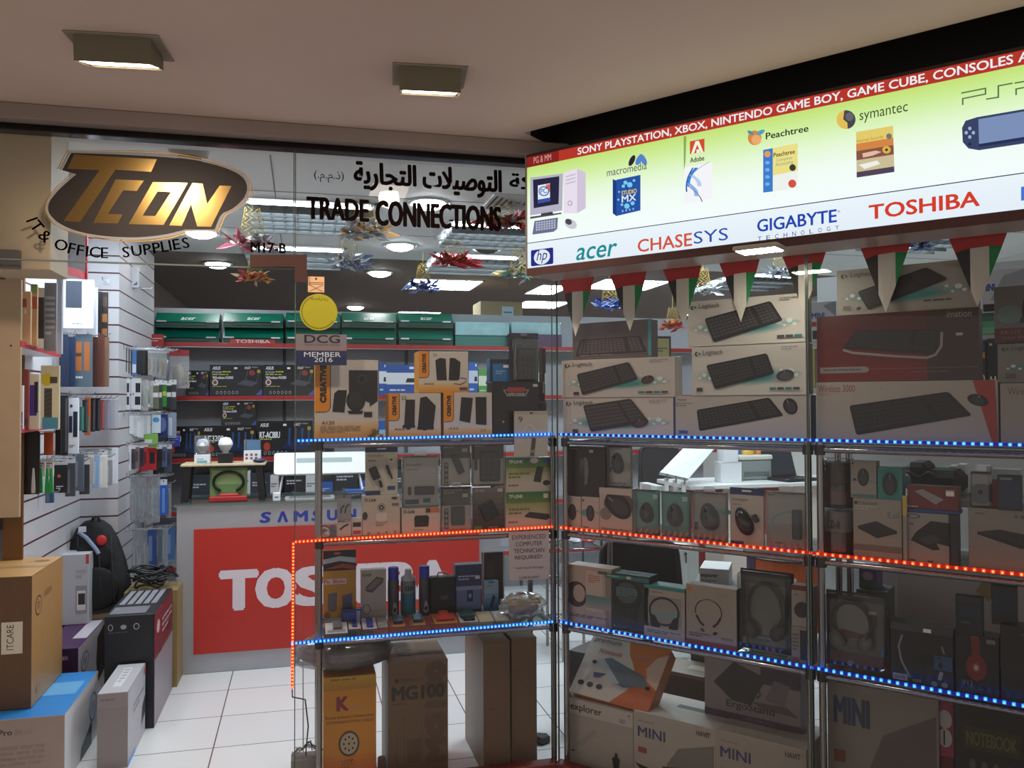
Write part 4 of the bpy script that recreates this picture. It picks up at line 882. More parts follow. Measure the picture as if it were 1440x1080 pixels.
# wooden stand
A = at(257, 655, ('L', yc)); B = at(374, 655, ('L', yc)); r = empty('riser_table', ((A.x+B.x)/2, yc, ZT), 0, 'small riser with a pale wooden top and black legs on the counter', 'stand'); wz = A.z-ZT; wr = (B-A).length
mb = MB(); mb.box(-wr/2, -.11, wz, wr/2, .14, wz+.014, P('#c9b694', .45, 0, .08, 30), .003); mb.build('wooden_top', r)
for sx in (-1, 1):
    for yy in (-.08, .10): 
        mb = MB(); mb.convex([(sx*wr*.42+sx*.0+a, yy+b, wz) for a in (-.02, .02) for b in (-.015, .015)]+[(sx*wr*.46+a, yy+b, 0) for a in (-.02, .02) for b in (-.015, .015)], [(0, 1, 3, 2), (4, 5, 7, 6), (0, 1, 5, 4), (2, 3, 7, 6), (0, 2, 6, 4), (1, 3, 7, 5)], [P('#1c1b1c', .4)]*6); mb.build('leg', r)
zw = ZT+wz+.0145
def bulb(par, z, s=1.0):
    mb = MB(); mb.lathe([(.0, .066*s), (.018*s, .062*s), (.027*s, .048*s), (.029*s, .036*s), (.029*s, .034*s)][::-1], (0, 0, z), P('#f4f6f8', .3)); mb.build('bulb_dome', par)
    mb = MB(); mb.lathe([(.013*s, 0), (.013*s, .008*s), (.018*s, .012*s), (.029*s, .034*s)], (0, 0, z), P('#b9bcc0', .35)); mb.build('bulb_body', par)
p = at(285, 652, ('L', yc-.02)); r = empty('bulb_box', (p.x, yc-.02, zw), 0, 'clear boxed light bulb on the riser, nearest the hanging packets', 'light bulb')
mb = MB(); mb.box(-.045, -.035, 0, .045, .035, .055, P('#e3e6ea', .4), .002); mb.box(-.03, -.0365, .006, .03, -.035, .018, P('#5ab0c0', .4)); mb.box(-.03, -.0362, .026, .01, -.035, .030, P('#8a8d92', .4)); mb.build('carton', r); bulb(r, .062, 1.35)
mb = MB(); mb.box(-.045, -.035, .056, .045, .035, .17, clear((.92, .94, .95), .05, .6, 0, .06), .004); mb.build('clear_cover', r)
p = at(317, 652, ('L', yc-.02)); r = empty('display_bulb', (p.x, yc-.02, zw), 0, 'bare white light bulb standing on a black block', 'light bulb')
mb = MB(); mb.box(-.043, -.03, 0, .043, .03, .06, P('#1d1d1f', .4), .003); mb.build('black_base', r); bulb(r, .061, 1.5)
p = at(355, 651, ('L', yc-.02)); r = empty('bulb_box', (p.x, yc-.02, zw), 0, 'clear topped white box with a blue card at the far end of the riser', 'light bulb')
mb = MB(); mb.box(-.05, -.035, 0, .05, .035, .075, P('#e3e6ea', .4), .002)
for k in range(6): mb.box(-.04+.028*(k % 3), -.0362, .02+.022*(k//3), -.025+.028*(k % 3), -.035, .034+.022*(k//3), P('#6a6e76' if k % 2 else '#a84a44', .4))
mb.build('carton', r); mb = MB(); mb.box(-.035, .0, .076, .045, .02, .135, P('#3a86b8', .4)); mb.build('blue_card', r); mb = MB(); mb.box(-.05, -.035, .076, .05, .035, .142, clear((.92, .94, .95), .05, .6, 0, .06), .004); mb.build('clear_cover', r)
p = at(365, 652, ('L', yc-.09)); mb = MB(); mb.ell((0, 0, .014), (.04, .02, .014), P('#1f2a55', .3)); tag(mb.build('small_gadget', None, (p.x, yc-.09, zw)), 'little dark blue gadget on the edge of the riser', 'gadget')
# neckband headphones on a green card in a red clip
p = at(321, 708, ('L', yc-.08)); r = empty('headphone_card', (p.x, yc-.08, ZT), 0, 'green card with black neckband headphones under the wooden riser', 'headphones')
hw = .11; mb = MB(); mb.box(-hw, .03, 0, hw, .034, .20, P('#6a8f58', .4)); mb.box(-hw*.9, .029, .10, hw*.9, .03, .185, P('#8fb078', .4)); mb.build('card', r)
mb = MB(); pts = [(.088*math.cos(math.radians(a)), .015, .115+.062*math.sin(math.radians(a))) for a in range(-60, 241, 12)]; mb.tube(pts, .0085, P('#141416', .25), 8); mb.build('neckband', r)
mb = MB(); mb.box(-hw, -.03, 0, hw, .028, .03, P('#b02a2e', .4), .004); mb.box(-.05, -.02, .03, .06, .02, .045, P('#c23a3c', .4), .004); mb.build('red_base', r)
# folding white table
yt = YCN+.16; A = at(385, 668, ('L', yt)); B = at(517, 668, ('L', yt)); r = empty('folding_table', ((A.x+B.x)/2, yt, ZT), 0, 'white folding lap table with its top tipped up on the counter', 'lap table'); wt = (B-A).length/2
zlo = A.z-ZT; zhi = at(450, 637, ('L', yt+.10)).z-ZT
mb = MB(); mb.T = Matrix.Translation((0, -.02, zlo)) @ Matrix.Rotation(math.atan2(zhi-zlo, .12), 4, 'X'); Lt = math.hypot(.12, zhi-zlo); mb.slab(rrect(2*wt, Lt, .02, 4, 0, Lt/2), -.006, .008, P('#e4e6e4', .35)); mb.T = mb.T; mb.slab(rrect(wt*1.2, Lt*.22, .008, 3, .02, Lt*.62), .008, .0086, P('#9fb0b0', .4)); mb.build('table_top', r)
for sx in (-1, 1): mb = MB(); mb.tube([(sx*wt*.8, .02, zlo*1.15), (sx*wt*.88, .0, .04), (sx*wt*.9, -.03, .012), (sx*wt*.9, .08, .012)], .008, P('#c9cccf', .3, .3), 8); mb.build('leg', r)
# tablet lying down, white cups
ytb = YCN+.03; p = at(436, 705, ('L', ytb)); r = empty('tablet', (p.x, ytb, ZT), 0, 'flat silver tablet with a white frame lying on the counter glass', 'tablet')
mb = MB(); mb.slab(rrect(.30, .16, .012, 3, 0, .09), 0, .010, P('#d9dcde', .25, .4)); mb.build('body', r); mb = MB(); mb.slab(rrect(.25, .12, .004, 2, 0, .09), .0101, .0108, P('#7f9a9a', .12)); mb.build('screen', r)
p = at(389, 706, ('L', ytb)); mb = MB(); mb.box(-.022, -.015, 0, .022, .015, .052, P('#e4e7ea', .4), .004); mb.box(-.012, -.0155, .02, .012, -.015, .03, P('#5a8ab0', .4)); tag(mb.build('white_dispenser', None, (p.x, ytb, ZT)), 'small white upright holder beside the tablet on the counter', 'holder')
p = at(500, 697, ('L', YCN+.1)); carton('cable_box', 'blue flat box lying on the counter behind the chrome pole', 'box', None, L0, .1, '#2a5aa8', [('L', .1, .3, .8, .7, 2, '#c8d4ea')], origin=(Vector((p.x-.06, YCN+.1, ZT)), .13, .045, 0))
p = at(470, 704, ('L', YCN+.06)); carton('switch_box', 'flat dark box lying on the counter beside the tablet', 'box', None, L0, .1, '#2c2f36', [('L', .1, .3, .8, .7, 2, '#9fa4b0')], origin=(Vector((p.x+.06, YCN+.06, ZT)), .12, .03, 0))
p = at(630, 700, ('L', YCN+.2)); carton('paper_stack', 'pale stack of papers on the far end of the counter', 'papers', None, L0, .22, '#d9d9d4', [('R', 0, .3, 1, .34, '#a9a9a4'), ('R', 0, .66, 1, .7, '#a9a9a4')], origin=(Vector((p.x, YCN+.1, ZT)), .25, .05, 0))
# ================================================================== LEFT SIDE: CABINET WITH RED EDGES
LAM = P('#b09a7e', .5, 0, .05, 9); REDE = P('#b8323e', .4)
YE = .30; xe = at(28, 600, ('L', YE)).x; XB = XW-.03
cab = empty('display_cabinet', (xe, YE, 0), 0, 'tall beige side cabinet with red-edged shelves beside the doorway', 'cabinet')
mb = MB(); zc0 = at(12, 728, ('L', YE)).z; zc1 = ZTR-.035
mb.box(XB-xe-.15, 0, zc0, 0, .02, zc1, LAM, .002); mb.ell((-.005-.03, -.001, at(6, 486, ('L', YE)).z), (.004, .002, .004), P('#3a2a20', .4), 8, 6); mb.build('end_panel', cab)
mb = MB(); mb.box(XB-xe-.02, .02, zc0, XB-xe, .66, zc1, P('#d9d6d2', .5)); mb.build('back_panel', cab)
for (p0, p1, th) in (((30, 367), (121, 393), .03), ((28, 487), (84, 502), .02), ((25, 609), (81, 601), .02)):
    zz = at(p0[0], p0[1], ('L', YE)).z; A = at(p0[0], p0[1], ('Z', zz)); B = at(p1[0], p1[1], ('Z', zz))
    mb = MB(); mb.slab([(XB-xe, A.y-YE+.022), (A.x-xe, A.y-YE+.022), (B.x-xe, B.y-YE), (XB-xe, B.y-YE)], zz, zz+th, P('#d5d2d4', .45)); sh = mb.build('shelf', cab)
    d = Vector((B.x-A.x, B.y-A.y)).normalized(); n_ = Vector((d.y, -d.x))*.004
    mb = MB(); mb.slab([(A.x-xe, A.y-YE), (A.x-xe+n_.x, A.y-YE+n_.y), (B.x-xe+n_.x, B.y-YE+n_.y), (B.x-xe, B.y-YE)], zz-.002, zz+th+.004, REDE); mb.build('red_edge', sh)
    if th == .03:
        mb = MB(); mb.box(XB-xe, B.y-YE-.01, zz+th, B.x-xe, B.y-YE+.008, CEIL-.02, P('#c3c6cc', .4)); mb.build('upper_side', cab); mb = MB(); mb.box(B.x-xe, B.y-YE-.012, zz, B.x-xe+.006, B.y-YE+.010, CEIL-.02, REDE); mb.build('red_edge', cab)
PK = 'packets'
CLR = clear((.93, .95, .96), .10, .6, .08, .10)
CLR2 = clear((.9, .92, .93), .14, .7, .12, .30, (.75, .76, .78))
def pack(px, y, label, body, head=None, cont=None, yaw=0, art=(), style='card', group=None, t=.010, wr=None, z=None, pl='L'):
    """A hanging retail packet: backing card or clear bag, its header card and, in bags, what is inside."""
    O, w, h, rz = rect(*px, (pl, y)); rot = rz+math.radians(yaw)
    if wr: cx = O+Vector((math.cos(rz), math.sin(rz), 0))*w/2; w = wr; O = cx-Vector((math.cos(rot), math.sin(rot), 0))*w/2
    hh = h*.16 if head else 0.0
    m = MB(); bm_ = P(body, .4) if style != 'bag' else (CLR2 if body == 'milk' else CLR)
    name = {'card': 'hanging_packet', 'bag': 'hanging_bag', 'case': 'phone_case'}[style]
    if style == 'bag':
        n = 6; ring = []
        for j in range(n+1):
            v = j/n; tz = t*(math.sin(math.pi*min(1, v*1.15+.05))**.6 if v < .95 else .05); ring.append([(0, 0), (w*.5, -tz), (w, 0), (w*.5, tz)]); 
        v_ = [(x, y_, (h-hh)*j/n) for j in range(n+1) for x, y_ in ring[j]]
        m.add(v_, [(j*4+i, j*4+(i+1) % 4, (j+1)*4+(i+1) % 4, (j+1)*4+i) for j in range(n) for i in range(4)], bm_, False)
    elif style == 'case': m.prism(rrect(w, h-hh, min(w, h)*.12, 4, w/2, (h-hh)/2), -t/2, t/2, bm_)
    else: m.box(0, -t/2, 0, w, t/2, h-hh, bm_, .0015)
    draw(m, art, w, h-hh, -t/2-.0002, lambda c_: P(c_, .4), int(px[0]))
    o = m.build(name, None, O, rot); tag(o, label, 'packet' if style != 'case' else 'phone case', group)
    if head:
        k = MB(); k.box(0, -.0015, h-hh, w, .0015, h, P(head, .5)); k.box(w*.42, -.0019, h-hh*.45, w*.58, -.0015, h-hh*.2, P('#3a3a3c', .6)); k.build('header_card', o)
    if cont:
        k = MB(); kind, c_ = cont
        if kind == 'coil':
            for q in range(3): k.tube([(w*.5+w*.28*math.cos(a*.7), t*.25*math.sin(a*1.3+q), (h-hh)*.42+(h-hh)*.30*math.sin(a*.7)) for a in range(10)], t*.22, P(c_, .5), 5, True)
        elif kind == 'bar': k.box(w*.3, -t*.4, (h-hh)*.10, w*.7, t*.4, (h-hh)*.85, P(c_, .4), .003)
        else: k.ell((w/2, 0, (h-hh)*.45), (w*.3, t*.5, (h-hh)*.33), P(c_, .4), 10, 6)
        k.build('contents', o)
    return o
def hook(p, L_, label='chrome display hook on the slatted panel', dirx=True):
    o = empty('display_hook', p, 0, label, 'hook', 'chrome display hooks on the slatted panels'); d = Vector((1, 0, 0)) if dirx else Vector((0, -1, 0))
    k = MB(); k.tube([(0, 0, 0), d*L_*.9, d*L_+Vector((0, 0, .015))], .003, P('#c9cbd0', .15, .95), 6); k.build('prong', o)
    k = MB(); k.box(-.004 if dirx else -.018, -.018 if dirx else -.004, -.012, .002 if dirx else .018, .018 if dirx else .002, .02, P('#b0b3b8', .3, .8)); k.build('plate', o); return o
# goods on the cabinet shelves
y1 = .36
for px, y, lb, body, art, st in (
  ((30, 410, 44, 485), .40, 'peach phone case pack at the near end of the upper cabinet shelf', '#d8b08a', [('R', .1, .7, .6, .86, '#a8584a'), ('E', .5, .62, .1, .05, '#e8e0d6')], 'card'),
  ((44, 400, 53, 487), .46, 'green and orange pack second on the upper cabinet shelf', '#c8a07a', [('R', 0, .6, 1, .8, '#b8584a'), ('R', 0, .85, 1, 1, '#7fa06a')], 'card'),
  ((54, 405, 63, 490), .52, 'slim black pack with white tags on the upper cabinet shelf', '#3a3632', [('R', 0, .84, 1, 1, '#d8d4ce'), ('R', 0, 0, 1, .16, '#dcd8d2')], 'card'),
  ((63, 398, 80, 494), .58, 'shiny silver film bag on the upper cabinet shelf', '#8f9096', [('L', .1, .2, .9, .8, 7, '#c9ccd2')], 'card'),
  ((80, 392, 88, 498), .66, 'thin pale clear sleeve at the far end of the upper cabinet shelf', '#c3c6d4', [], 'card'),
  ((26, 542, 33, 604), .36, 'white and violet box at the near end of the lower cabinet shelf', '#d8d4dc', [('R', 0, 0, 1, .4, '#4a3f9a'), ('T', 'a', .2, .1, .8, .3, '#e8e6f0', .05)], 'card'),
  ((33, 520, 41, 605), .42, 'red-brown upright pack on the lower cabinet shelf', '#7a3a38', [('R', 0, .1, 1, .2, '#5a2a2a')], 'card'),
  ((41, 526, 56, 604), .48, 'white pack with a violet case on the lower cabinet shelf', '#c8c3b4', [('R', .1, .25, .8, .8, '#4a3a8a'), ('R', .55, .3, .9, .86, '#2c2a34')], 'card'),
  ((58, 514, 84, 603), .60, 'cream pack with a yellow disc and coiled cable on the lower cabinet shelf', '#cfc6a8', [('E', .35, .78, .32, .10, '#c8b428'), ('R', .5, .72, .9, .82, '#4a4236'), ('R', .2, .18, .62, .64, '#4a4640'), ('R', .1, .0, .95, .18, '#4a8aa8')]+[('A', [(.2, .22+.07*k), (.6, .26+.07*k)], .04, '#1f1d1c') for k in range(6)], 'card')):
    pack(px, y, lb, body, None, None, 0, art, st, t=.02)
for px, y, lb, c_ in (((68, 330, 82, 372), .62, 'white lit pack on top of the cabinet near the pier', '#e8ebf2'), ((84, 330, 92, 378), .74, 'purple edged clear pack on top of the cabinet', '#8a7a9a'), ((96, 330, 104, 384), .9, 'clear bottle shaped pack on top of the cabinet', '#d0d4de'), ((106, 334, 117, 388), 1.02, 'pale box on top of the cabinet at its far end', '#c0c6d0')):
    pack(px, y, lb, c_, None, None, 0, [], 'card', t=.03)
# socket on the wall
p = at(17, 664, ('X', XW-.14)); p.y = min(p.y, .9)
r = empty('wall_socket', p, 0, 'white surface mounted socket on the wall below the beige cabinet', 'socket'); mb = MB(); mb.box(0, -.045, 0, .035, .045, .09, P('#d6d0c4', .5), .004); mb.build('box', r); mb = MB(); mb.box(.035, -.016, .03, .038, .016, .06, P('#8f887c', .5), .002); mb.build('outlet', r)

# ---------------------------------------------------------------- packets on the slatted wall
def Xof(px, y): return at(px, 560, ('L', y)).x
# white tablet box
carton('tablet_box', 'white tablet box with a dark screen picture hanging on the slatted wall', 'box', (89, 393, 131, 462), ('L', 1.55), .03, '#e3e5ec', [('R', .08, .42, .62, .97, '#3d4654'), ('R', .06, .40, .08, .99, '#c9ced8'), ('L', .3, .07, .95, .11, 1, '#9fa2aa')])
pack((123, 405, 138, 478), 1.70, 'white phone box leaning beside the tablet box', '#d6d8de', None, None, -14, [('R', .2, .3, .62, .75, '#4a5a86'), ('E', .4, .85, .12, .05, '#5a5e6a')], 'card', t=.02)
pack((135, 410, 143, 479), 1.78, 'black hanging case beside the brown striped one', '#26272b', None, None, 0, [], 'card')
pack((142, 411, 152, 479), 1.82, 'black and tan striped strap pack on the slatted wall', '#37302c', None, None, 0, [('R', .2, .1, .9, .25, '#a8683a'), ('R', .2, .38, .9, .55, '#a8703e'), ('R', .2, .7, .9, .9, '#5a4a44')], 'card')
row = [(84, 96, '#26344e', 'dark navy sleeve'), (92, 106, '#2e3e5c', 'blue cloth sleeve'), (103, 130, '#5c6a76', 'grey pack of two orange cases'), (126, 138, '#4e302a', 'dark brown leather sleeve'), (136, 146, '#6a4038', 'red-brown leather sleeve'), (144, 153, '#8a6a54', 'tan sleeve with white beads')]
for i, (a, b, c_, n_) in enumerate(row):
    art = [('R', .15, .3, .45, .85, '#b8703e'), ('R', .58, .3, .88, .85, '#b06a3a'), ('R', .15, .58, .45, .64, '#5a4036'), ('L', .1, .12, .8, .2, 1, '#d8dce4')] if i == 2 else [('R', .0, .0, .16, 1, mixc(c_, '#101010', .4))]
    pack((a, 470+4*(i % 2), b, 544), 1.45+.07*i, n_+' hanging in the second tier of the slatted wall', c_, None, None, 0, art, 'case' if i != 2 else 'card', t=.02)
row = [(84, 96, '#1e1c1e', 'black phone cover', 556, 640), (95, 111, '#dfe1e6', 'tall white phone box with two phones', 560, 638), (110, 118, '#2f6a60', 'green edged black cover', 572, 606), (116, 123, '#2a2a2e', 'black slim cover', 562, 608), (119, 127, '#c06038', 'orange and teal cover', 558, 612), (126, 134, '#2e2c30', 'charcoal cover', 560, 607), (132, 141, '#24242a', 'black cover with white edge', 560, 606), (139, 147, '#9a4a44', 'red cover', 562, 604), (145, 155, '#8a8a9c', 'lilac clear cover', 562, 604), (153, 166, '#a9a9b0', 'grey clear pack', 562, 603)]
for i, (a, b, c_, n_, t0_, b0_) in enumerate(row):
    art = [('R', .15, .38, .45, .68, '#2c3346'), ('R', .52, .3, .9, .76, '#23283a'), ('E', .35, .86, .12, .03, '#4a4e5a'), ('L', .2, .1, .7, .16, 2, '#7a7e88')] if i == 1 else [('R', .2, .1, .8, .5, '#2fa08c')] if i == 4 else [('R', .7, .05, .95, .95, mixc(c_, '#e8e8ee', .25))]
    pack((a, t0_, b, b0_), 1.45+.055*i, n_+' in the third tier of the slatted wall', c_, None, None, 0, art, 'card', t=.014)
for i, (a, b, c_, n_, t0_, b0_, st) in enumerate(((30, 56, '#231d1c', 'tall black leather case', 606, 695, 'case'), (62, 75, '#b0502c', 'orange hanging card', 606, 640, 'card'), (78, 86, '#1c1a1b', 'narrow black strap', 604, 640, 'card'))):
    pack((a, t0_, b, b0_), 1.0+.08*i, n_+' hanging under the red-edged cabinet', c_, None, None, 0, [], st)
row = [(42, 54, '#cfc8c4', 'white cable clip', 646, 693), (53, 64, '#2f9a4a', 'white card with a green cable clip', 646, 693), (63, 76, '#2f9a4a', 'white card with two green cable clips', 646, 693), (64, 76, '#3a5a86', 'blue pack hanging lowest', 690, 707), (76, 95, '#262428', 'black cable pack with an orange dot', 646, 693), (92, 106, '#4a4d54', 'dark grey clear pack', 642, 698), (102, 118, '#5a6470', 'grey-blue clear pouch', 638, 690), (112, 126, '#3c3d42', 'charcoal pouch', 645, 695), (124, 132, '#b0a8a0', 'tan and clear pack', 636, 680), (130, 140, '#8aa8c8', 'pale blue clear pack', 640, 686), (139, 151, '#d4d0c8', 'white card of gold hooks', 632, 686), (150, 158, '#8f9098', 'clear grey pouch', 640, 682), (157, 166, '#d6d9e0', 'narrow white pack', 630, 680)]
for i, (a, b, c_, n_, t0_, b0_) in enumerate(row):
    y = 1.0+.075*i
    if i in (0, 1, 2):
        o = pack((a, t0_, b, t0_+24), y, n_+' hanging in the fourth tier of the slatted wall', '#d8d6d4', None, None, 0, [('L', .2, .5, .8, .8, 2, '#6a6a6a')], 'card', t=.006)
        A, w, h, _q = rect(a, t0_+12, b, b0_, ('L', y)); k = MB()
        for sx in ((.5,) if i != 2 else (.3, .75)): k.prism([(w*(sx-.08), h), (w*(sx+.08), h), (w*(sx+.22), h*.2), (w*(sx+.2), 0), (w*(sx-.2), 0), (w*(sx-.22), h*.2)], -.014, -.004, P(c_, .35))
        q = k.build('clip', o); q.location = (0, 0, A.z-o.location.z)
    else: pack((a, t0_, b, b0_), y, n_+' hanging in the fourth tier of the slatted wall', c_, '#c9c9cc' if i % 3 else None, None, 0, [('E', .4, .6, .12, .06, '#c86a3a'), ('L', .2, .12, .7, .25, 2, '#d8d8d8')] if i == 4 else [('R', .1, .1, .5, .8, mixc(c_, '#ffffff', .22))], 'card', t=.014)
def rowhooks(py, ys, px):
    for y in ys:
        p = at(px, py, ('L', y)); hook(Vector((XW, y, p.z)), max(.10, p.x-XW+.03))
for i in range(6): rowhooks(472, (1.45+.07*i,), (90, 99, 116, 132, 141, 148)[i])
for i, a in enumerate((90, 103, 114, 119, 123, 130, 136, 143, 150, 159)): rowhooks(560, (1.45+.055*i,), a)
for i, a in enumerate((48, 58, 69, 70, 85, 99, 110, 119, 128, 135, 145, 154, 161)): rowhooks((646, 646, 646, 690, 646, 642, 638, 645, 636, 640, 632, 640, 630)[i]+2, (1.0+.075*i,), a)
rowhooks(607, (1.0, 1.08, 1.16), 70)
for (px, py, y) in ((96, 470, 1.50), (128, 478, 1.72), (90, 560, 1.50), (130, 556, 1.80), (60, 648, 1.12), (110, 640, 1.5), (148, 634, 1.85)):
    p = at(px, py-2, ('L', y)); hook(Vector((XW, y, p.z)), max(.1, p.x-XW+.02))

# ---------------------------------------------------------------- packets on the side of the column
HK = []
def tier(lbl, items):
    for i, it in enumerate(items):
        px, y, c_, n_, st, head, cont, yaw, art, wr = it
        pack(px, y, n_+lbl, c_, head, cont, yaw, art, st, group=None, wr=wr)
        HK.append((round(y, 1), round(at(100, px[1]+2, ('L', y)).z, 2)))
def many(lbl, n_, xs_, y0, y1_, cols, style, head, cont, wr, yaw, ys, grp):
    for i, x in enumerate(xs_):
        f = i/max(1, len(xs_)-1); top, bot = y0, y1_+((i*37) % 7)-3
        y = ys[0]+(ys[1]-ys[0])*f
        pack((x-3, top, x+3, bot), y, n_+lbl, cols[i % len(cols)], head, (cont[0], cont[1][i % len(cont[1])]) if cont else None, yaw+((i*53) % 17)-8, [], style, grp, t=.012, wr=wr)
        HK.append((round(y, 1), round(at(100, top+2, ('L', y)).z, 2)))
many(' on the top tier of the column side', 'thin black film sleeve', [172, 176, 180, 184, 195, 199, 203], 488, 526, ['#1f2022', '#2b2c2e', '#3a3c40'], 'card', None, None, .07, 66, (2.25, 2.7), 'black sleeves on the top tier of the column')
pack((184, 488, 192, 528), 2.45, 'blue and white sleeve among the black ones on the column', '#4a78b8', None, None, 30, [('R', .1, .1, .9, .4, '#d6dde8')], 'card')
many(' on the top tier of the column side', 'clear bag of pale parts', [208, 214, 220, 227, 233], 490, 530, ['milk'], 'bag', '#c9ccd2', ('blob', ['#c8a83a', '#d8d8da', '#8f9298']), .07, 40, (2.75, 3.1), 'clear bags on the top tier of the column')
pack((238, 492, 266, 546), 3.1, 'clear bag with a red printed header beyond the column', 'milk', '#9a2428', ('blob', '#c9c2a0'), 0, [], 'bag', t=.02)
o_ = pack((212, 470, 230, 487), 3.2, 'red printed strip under the green cartons beside the column', '#a8242a', None, None, 0, [('L', .1, .3, .9, .7, 2, '#d8a8a4')], 'card')
for i, (a, b) in enumerate(((168, 182), (183, 198))): pack((a, 532, b, 576), 2.3+.15*i, 'pale card with two black squares, '+('nearest' if i == 0 else 'second')+' on the column', '#d0d2d8', None, None, 8, [('R', .5, .55, .95, .85, '#17181b'), ('R', .45, .15, .95, .42, '#1d1e22'), ('E', .3, .5, .06, .03, '#4a4c52')], 'card')
for i, (x, c_, n_) in enumerate(((203, '#c8d6b8', 'pale green clear bag'), (210, '#a9b884', 'green clear bag'), (218, '#6a6c54', 'olive packet'), (223, '#3a3c3e', 'black plug packet'), (229, '#2f8a3c', 'yellow and green packet'), (236, '#2a2b2e', 'black packet with a white tag'), (243, '#3a3c40', 'charcoal packet with a white tag'))):
    pack((x-4, 534+i % 3, x+4, 578-(i*5) % 7), 2.6+.07*i, n_+' on the second tier of the column side', c_ if i > 1 else 'milk', None if i < 2 else '#dfe1e4', ('blob', c_) if i < 2 else None, 20, [] if i < 2 else [('R', .1, .5, .9, .7, '#c8c83a' if i == 4 else '#e0e2e6')], 'bag' if i < 2 else 'card', wr=.05)
many(' on the third tier of the column side', 'brown beaded strip', [172, 177], 580, 612, ['#6a3430', '#7a4a40'], 'card', None, None, .03, 25, (2.25, 2.35), 'brown strips on the third tier of the column')
many(' on the third tier of the column side', 'thin white card sleeve', [182, 187, 192, 197, 202, 207], 580, 613, ['#d6d8dc', '#c9ccd0', '#dddfe2'], 'card', '#b9bcc2', None, .06, 62, (2.4, 2.75), 'white sleeves on the third tier of the column')
pack((213, 578, 226, 609), 2.8, 'white and sky blue card on the third tier of the column side', '#d9e4ee', None, None, 10, [('E', .5, .6, .35, .12, '#4a9ad0')], 'card')
pack((222, 580, 236, 614), 2.88, 'dark blue oval pack on the third tier of the column side', '#2f3c78', None, None, 0, [('E', .5, .5, .35, .3, '#6a7ab0')], 'case')
pack((236, 580, 248, 616), 2.98, 'grey-blue pack on the third tier of the column side', '#8f9ab0', None, None, 12, [('R', .1, .1, .5, .8, '#c8d0dc')], 'card')
pack((202, 610, 222, 629), 2.7, 'green and white card below the thin white sleeves', '#8ac05a', None, None, 0, [('R', .1, .3, .6, .6, '#dfe8d6')], 'card')
pack((235, 606, 253, 628), 3.05, 'royal blue printed card at the outer end of the column hooks', '#2f3f9c', '#c07a3a', None, 0, [('L', .1, .2, .9, .8, 3, '#8f9cd8')], 'card')
row = [(171, '#5a7ac0', 'blue card'), (178, '#c9ccd4', 'clear card with a cable'), (184, '#4a4348', 'dark cable pack'), (190, '#7a6a74', 'mauve cable pack'), (196, '#2e3038', 'black cable pack'), (202, '#b03038', 'white pack with a red foot'), (214, '#c0262e', 'red pack with a black charger'), (222, '#26272b', 'black charger pack'), (229, '#5a6488', 'clear pack with a dark blue cable'), (236, '#4a5060', 'grey coil pack')]
for i, (x, c_, n_) in enumerate(row): pack((x-5, 622+(i*7) % 5, x+5, 664-(i*11) % 9 if i else 676), 2.3+.075*i, n_+' on the fourth tier of the column side', c_, '#cfd1d6', None, 15, [('R', .2, .3, .8, .8, '#1e1e22' if i in (6, 7) else mixc(c_, '#101014', .35))], 'card', wr=.055); HK.append((2.3+.075*i, round(at(100, 626, ('L', 2.3+.075*i)).z, 2)))
many(' on the fifth tier of the column side', 'clear bag of white cable', [170, 175, 180, 185, 190, 195, 200, 205, 210, 215, 220], 670, 732, ['milk'], 'bag', None, ('coil', ['#ececee', '#a8a8ac', '#dcdcde']), .085, 70, (2.3, 2.85), 'bags of white cable on the column')
pack((225, 674, 235, 725), 2.9, 'bright blue slim pack on the fifth tier of the column side', '#2f6ad0', '#dfe4ec', ('bar', '#5a8ae0'), 0, [('R', .3, .1, .7, .9, '#7fa8ea')], 'card')
pack((234, 680, 241, 728), 2.98, 'clear sleeve behind the bright blue pack on the column', 'milk', None, ('bar', '#9fa4ae'), 0, [], 'bag')
many(' on the lowest tier of the column side', 'clear bag of tan and white cable', [168, 173, 178, 183, 188, 193, 198, 203, 208], 746, 816, ['milk'], 'bag', None, ('coil', ['#a87f3a', '#e0dccf', '#94702f', '#d8d4cc']), .085, 70, (2.3, 2.8), 'bags of tan cable on the column')
for i, (x, c_, n_) in enumerate(((214, '#3a4f86', 'blue and white pack'), (222, '#6a7078', 'grey clear pouch'), (230, '#8f969e', 'large grey clear pouch'), (240, '#4a6a9a', 'blue clear pouch'))): pack((x-6, 742, x+6, 800-(i*9) % 14), 2.8+.09*i, n_+' on the lowest tier of the column side', c_, None, None, 10, [('R', .1, .2, .5, .8, mixc(c_, '#ffffff', .3))], 'case', wr=.06); HK.append((2.8+.09*i, round(at(100, 744, ('L', 2.8+.09*i)).z, 2)))
for y_, py_ in ((2.9, 676), (2.98, 682), (3.1, 494)): HK.append((y_, at(100, py_, ('L', y_)).z))
seen = set()
for (y, z) in HK:
    k = (round(y*12)/12, round(z*14)/14)
    if k in seen: continue
    seen.add(k); hook(Vector((XC, y, z)), .20)
# little white box hanging high on the column and empty hooks
carton('hanging_box', 'small white box hanging high on the column side from a long hook', 'box', (176, 375, 194, 404), ('L', 2.45), .04, '#d8dce2', [('Y', [(.6, .1), (.95, .3), (.95, .1)], '#4a6a9a')])
p = at(186, 405, ('L', 2.5)); hook(Vector((XC, 2.5, p.z)), .12, 'long chrome hook carrying the small white box high on the column')
p = at(150, 397, ('L', YF)); hook(Vector((p.x, YF, p.z)), .12, 'empty chrome hook on the front of the slatted column', False)

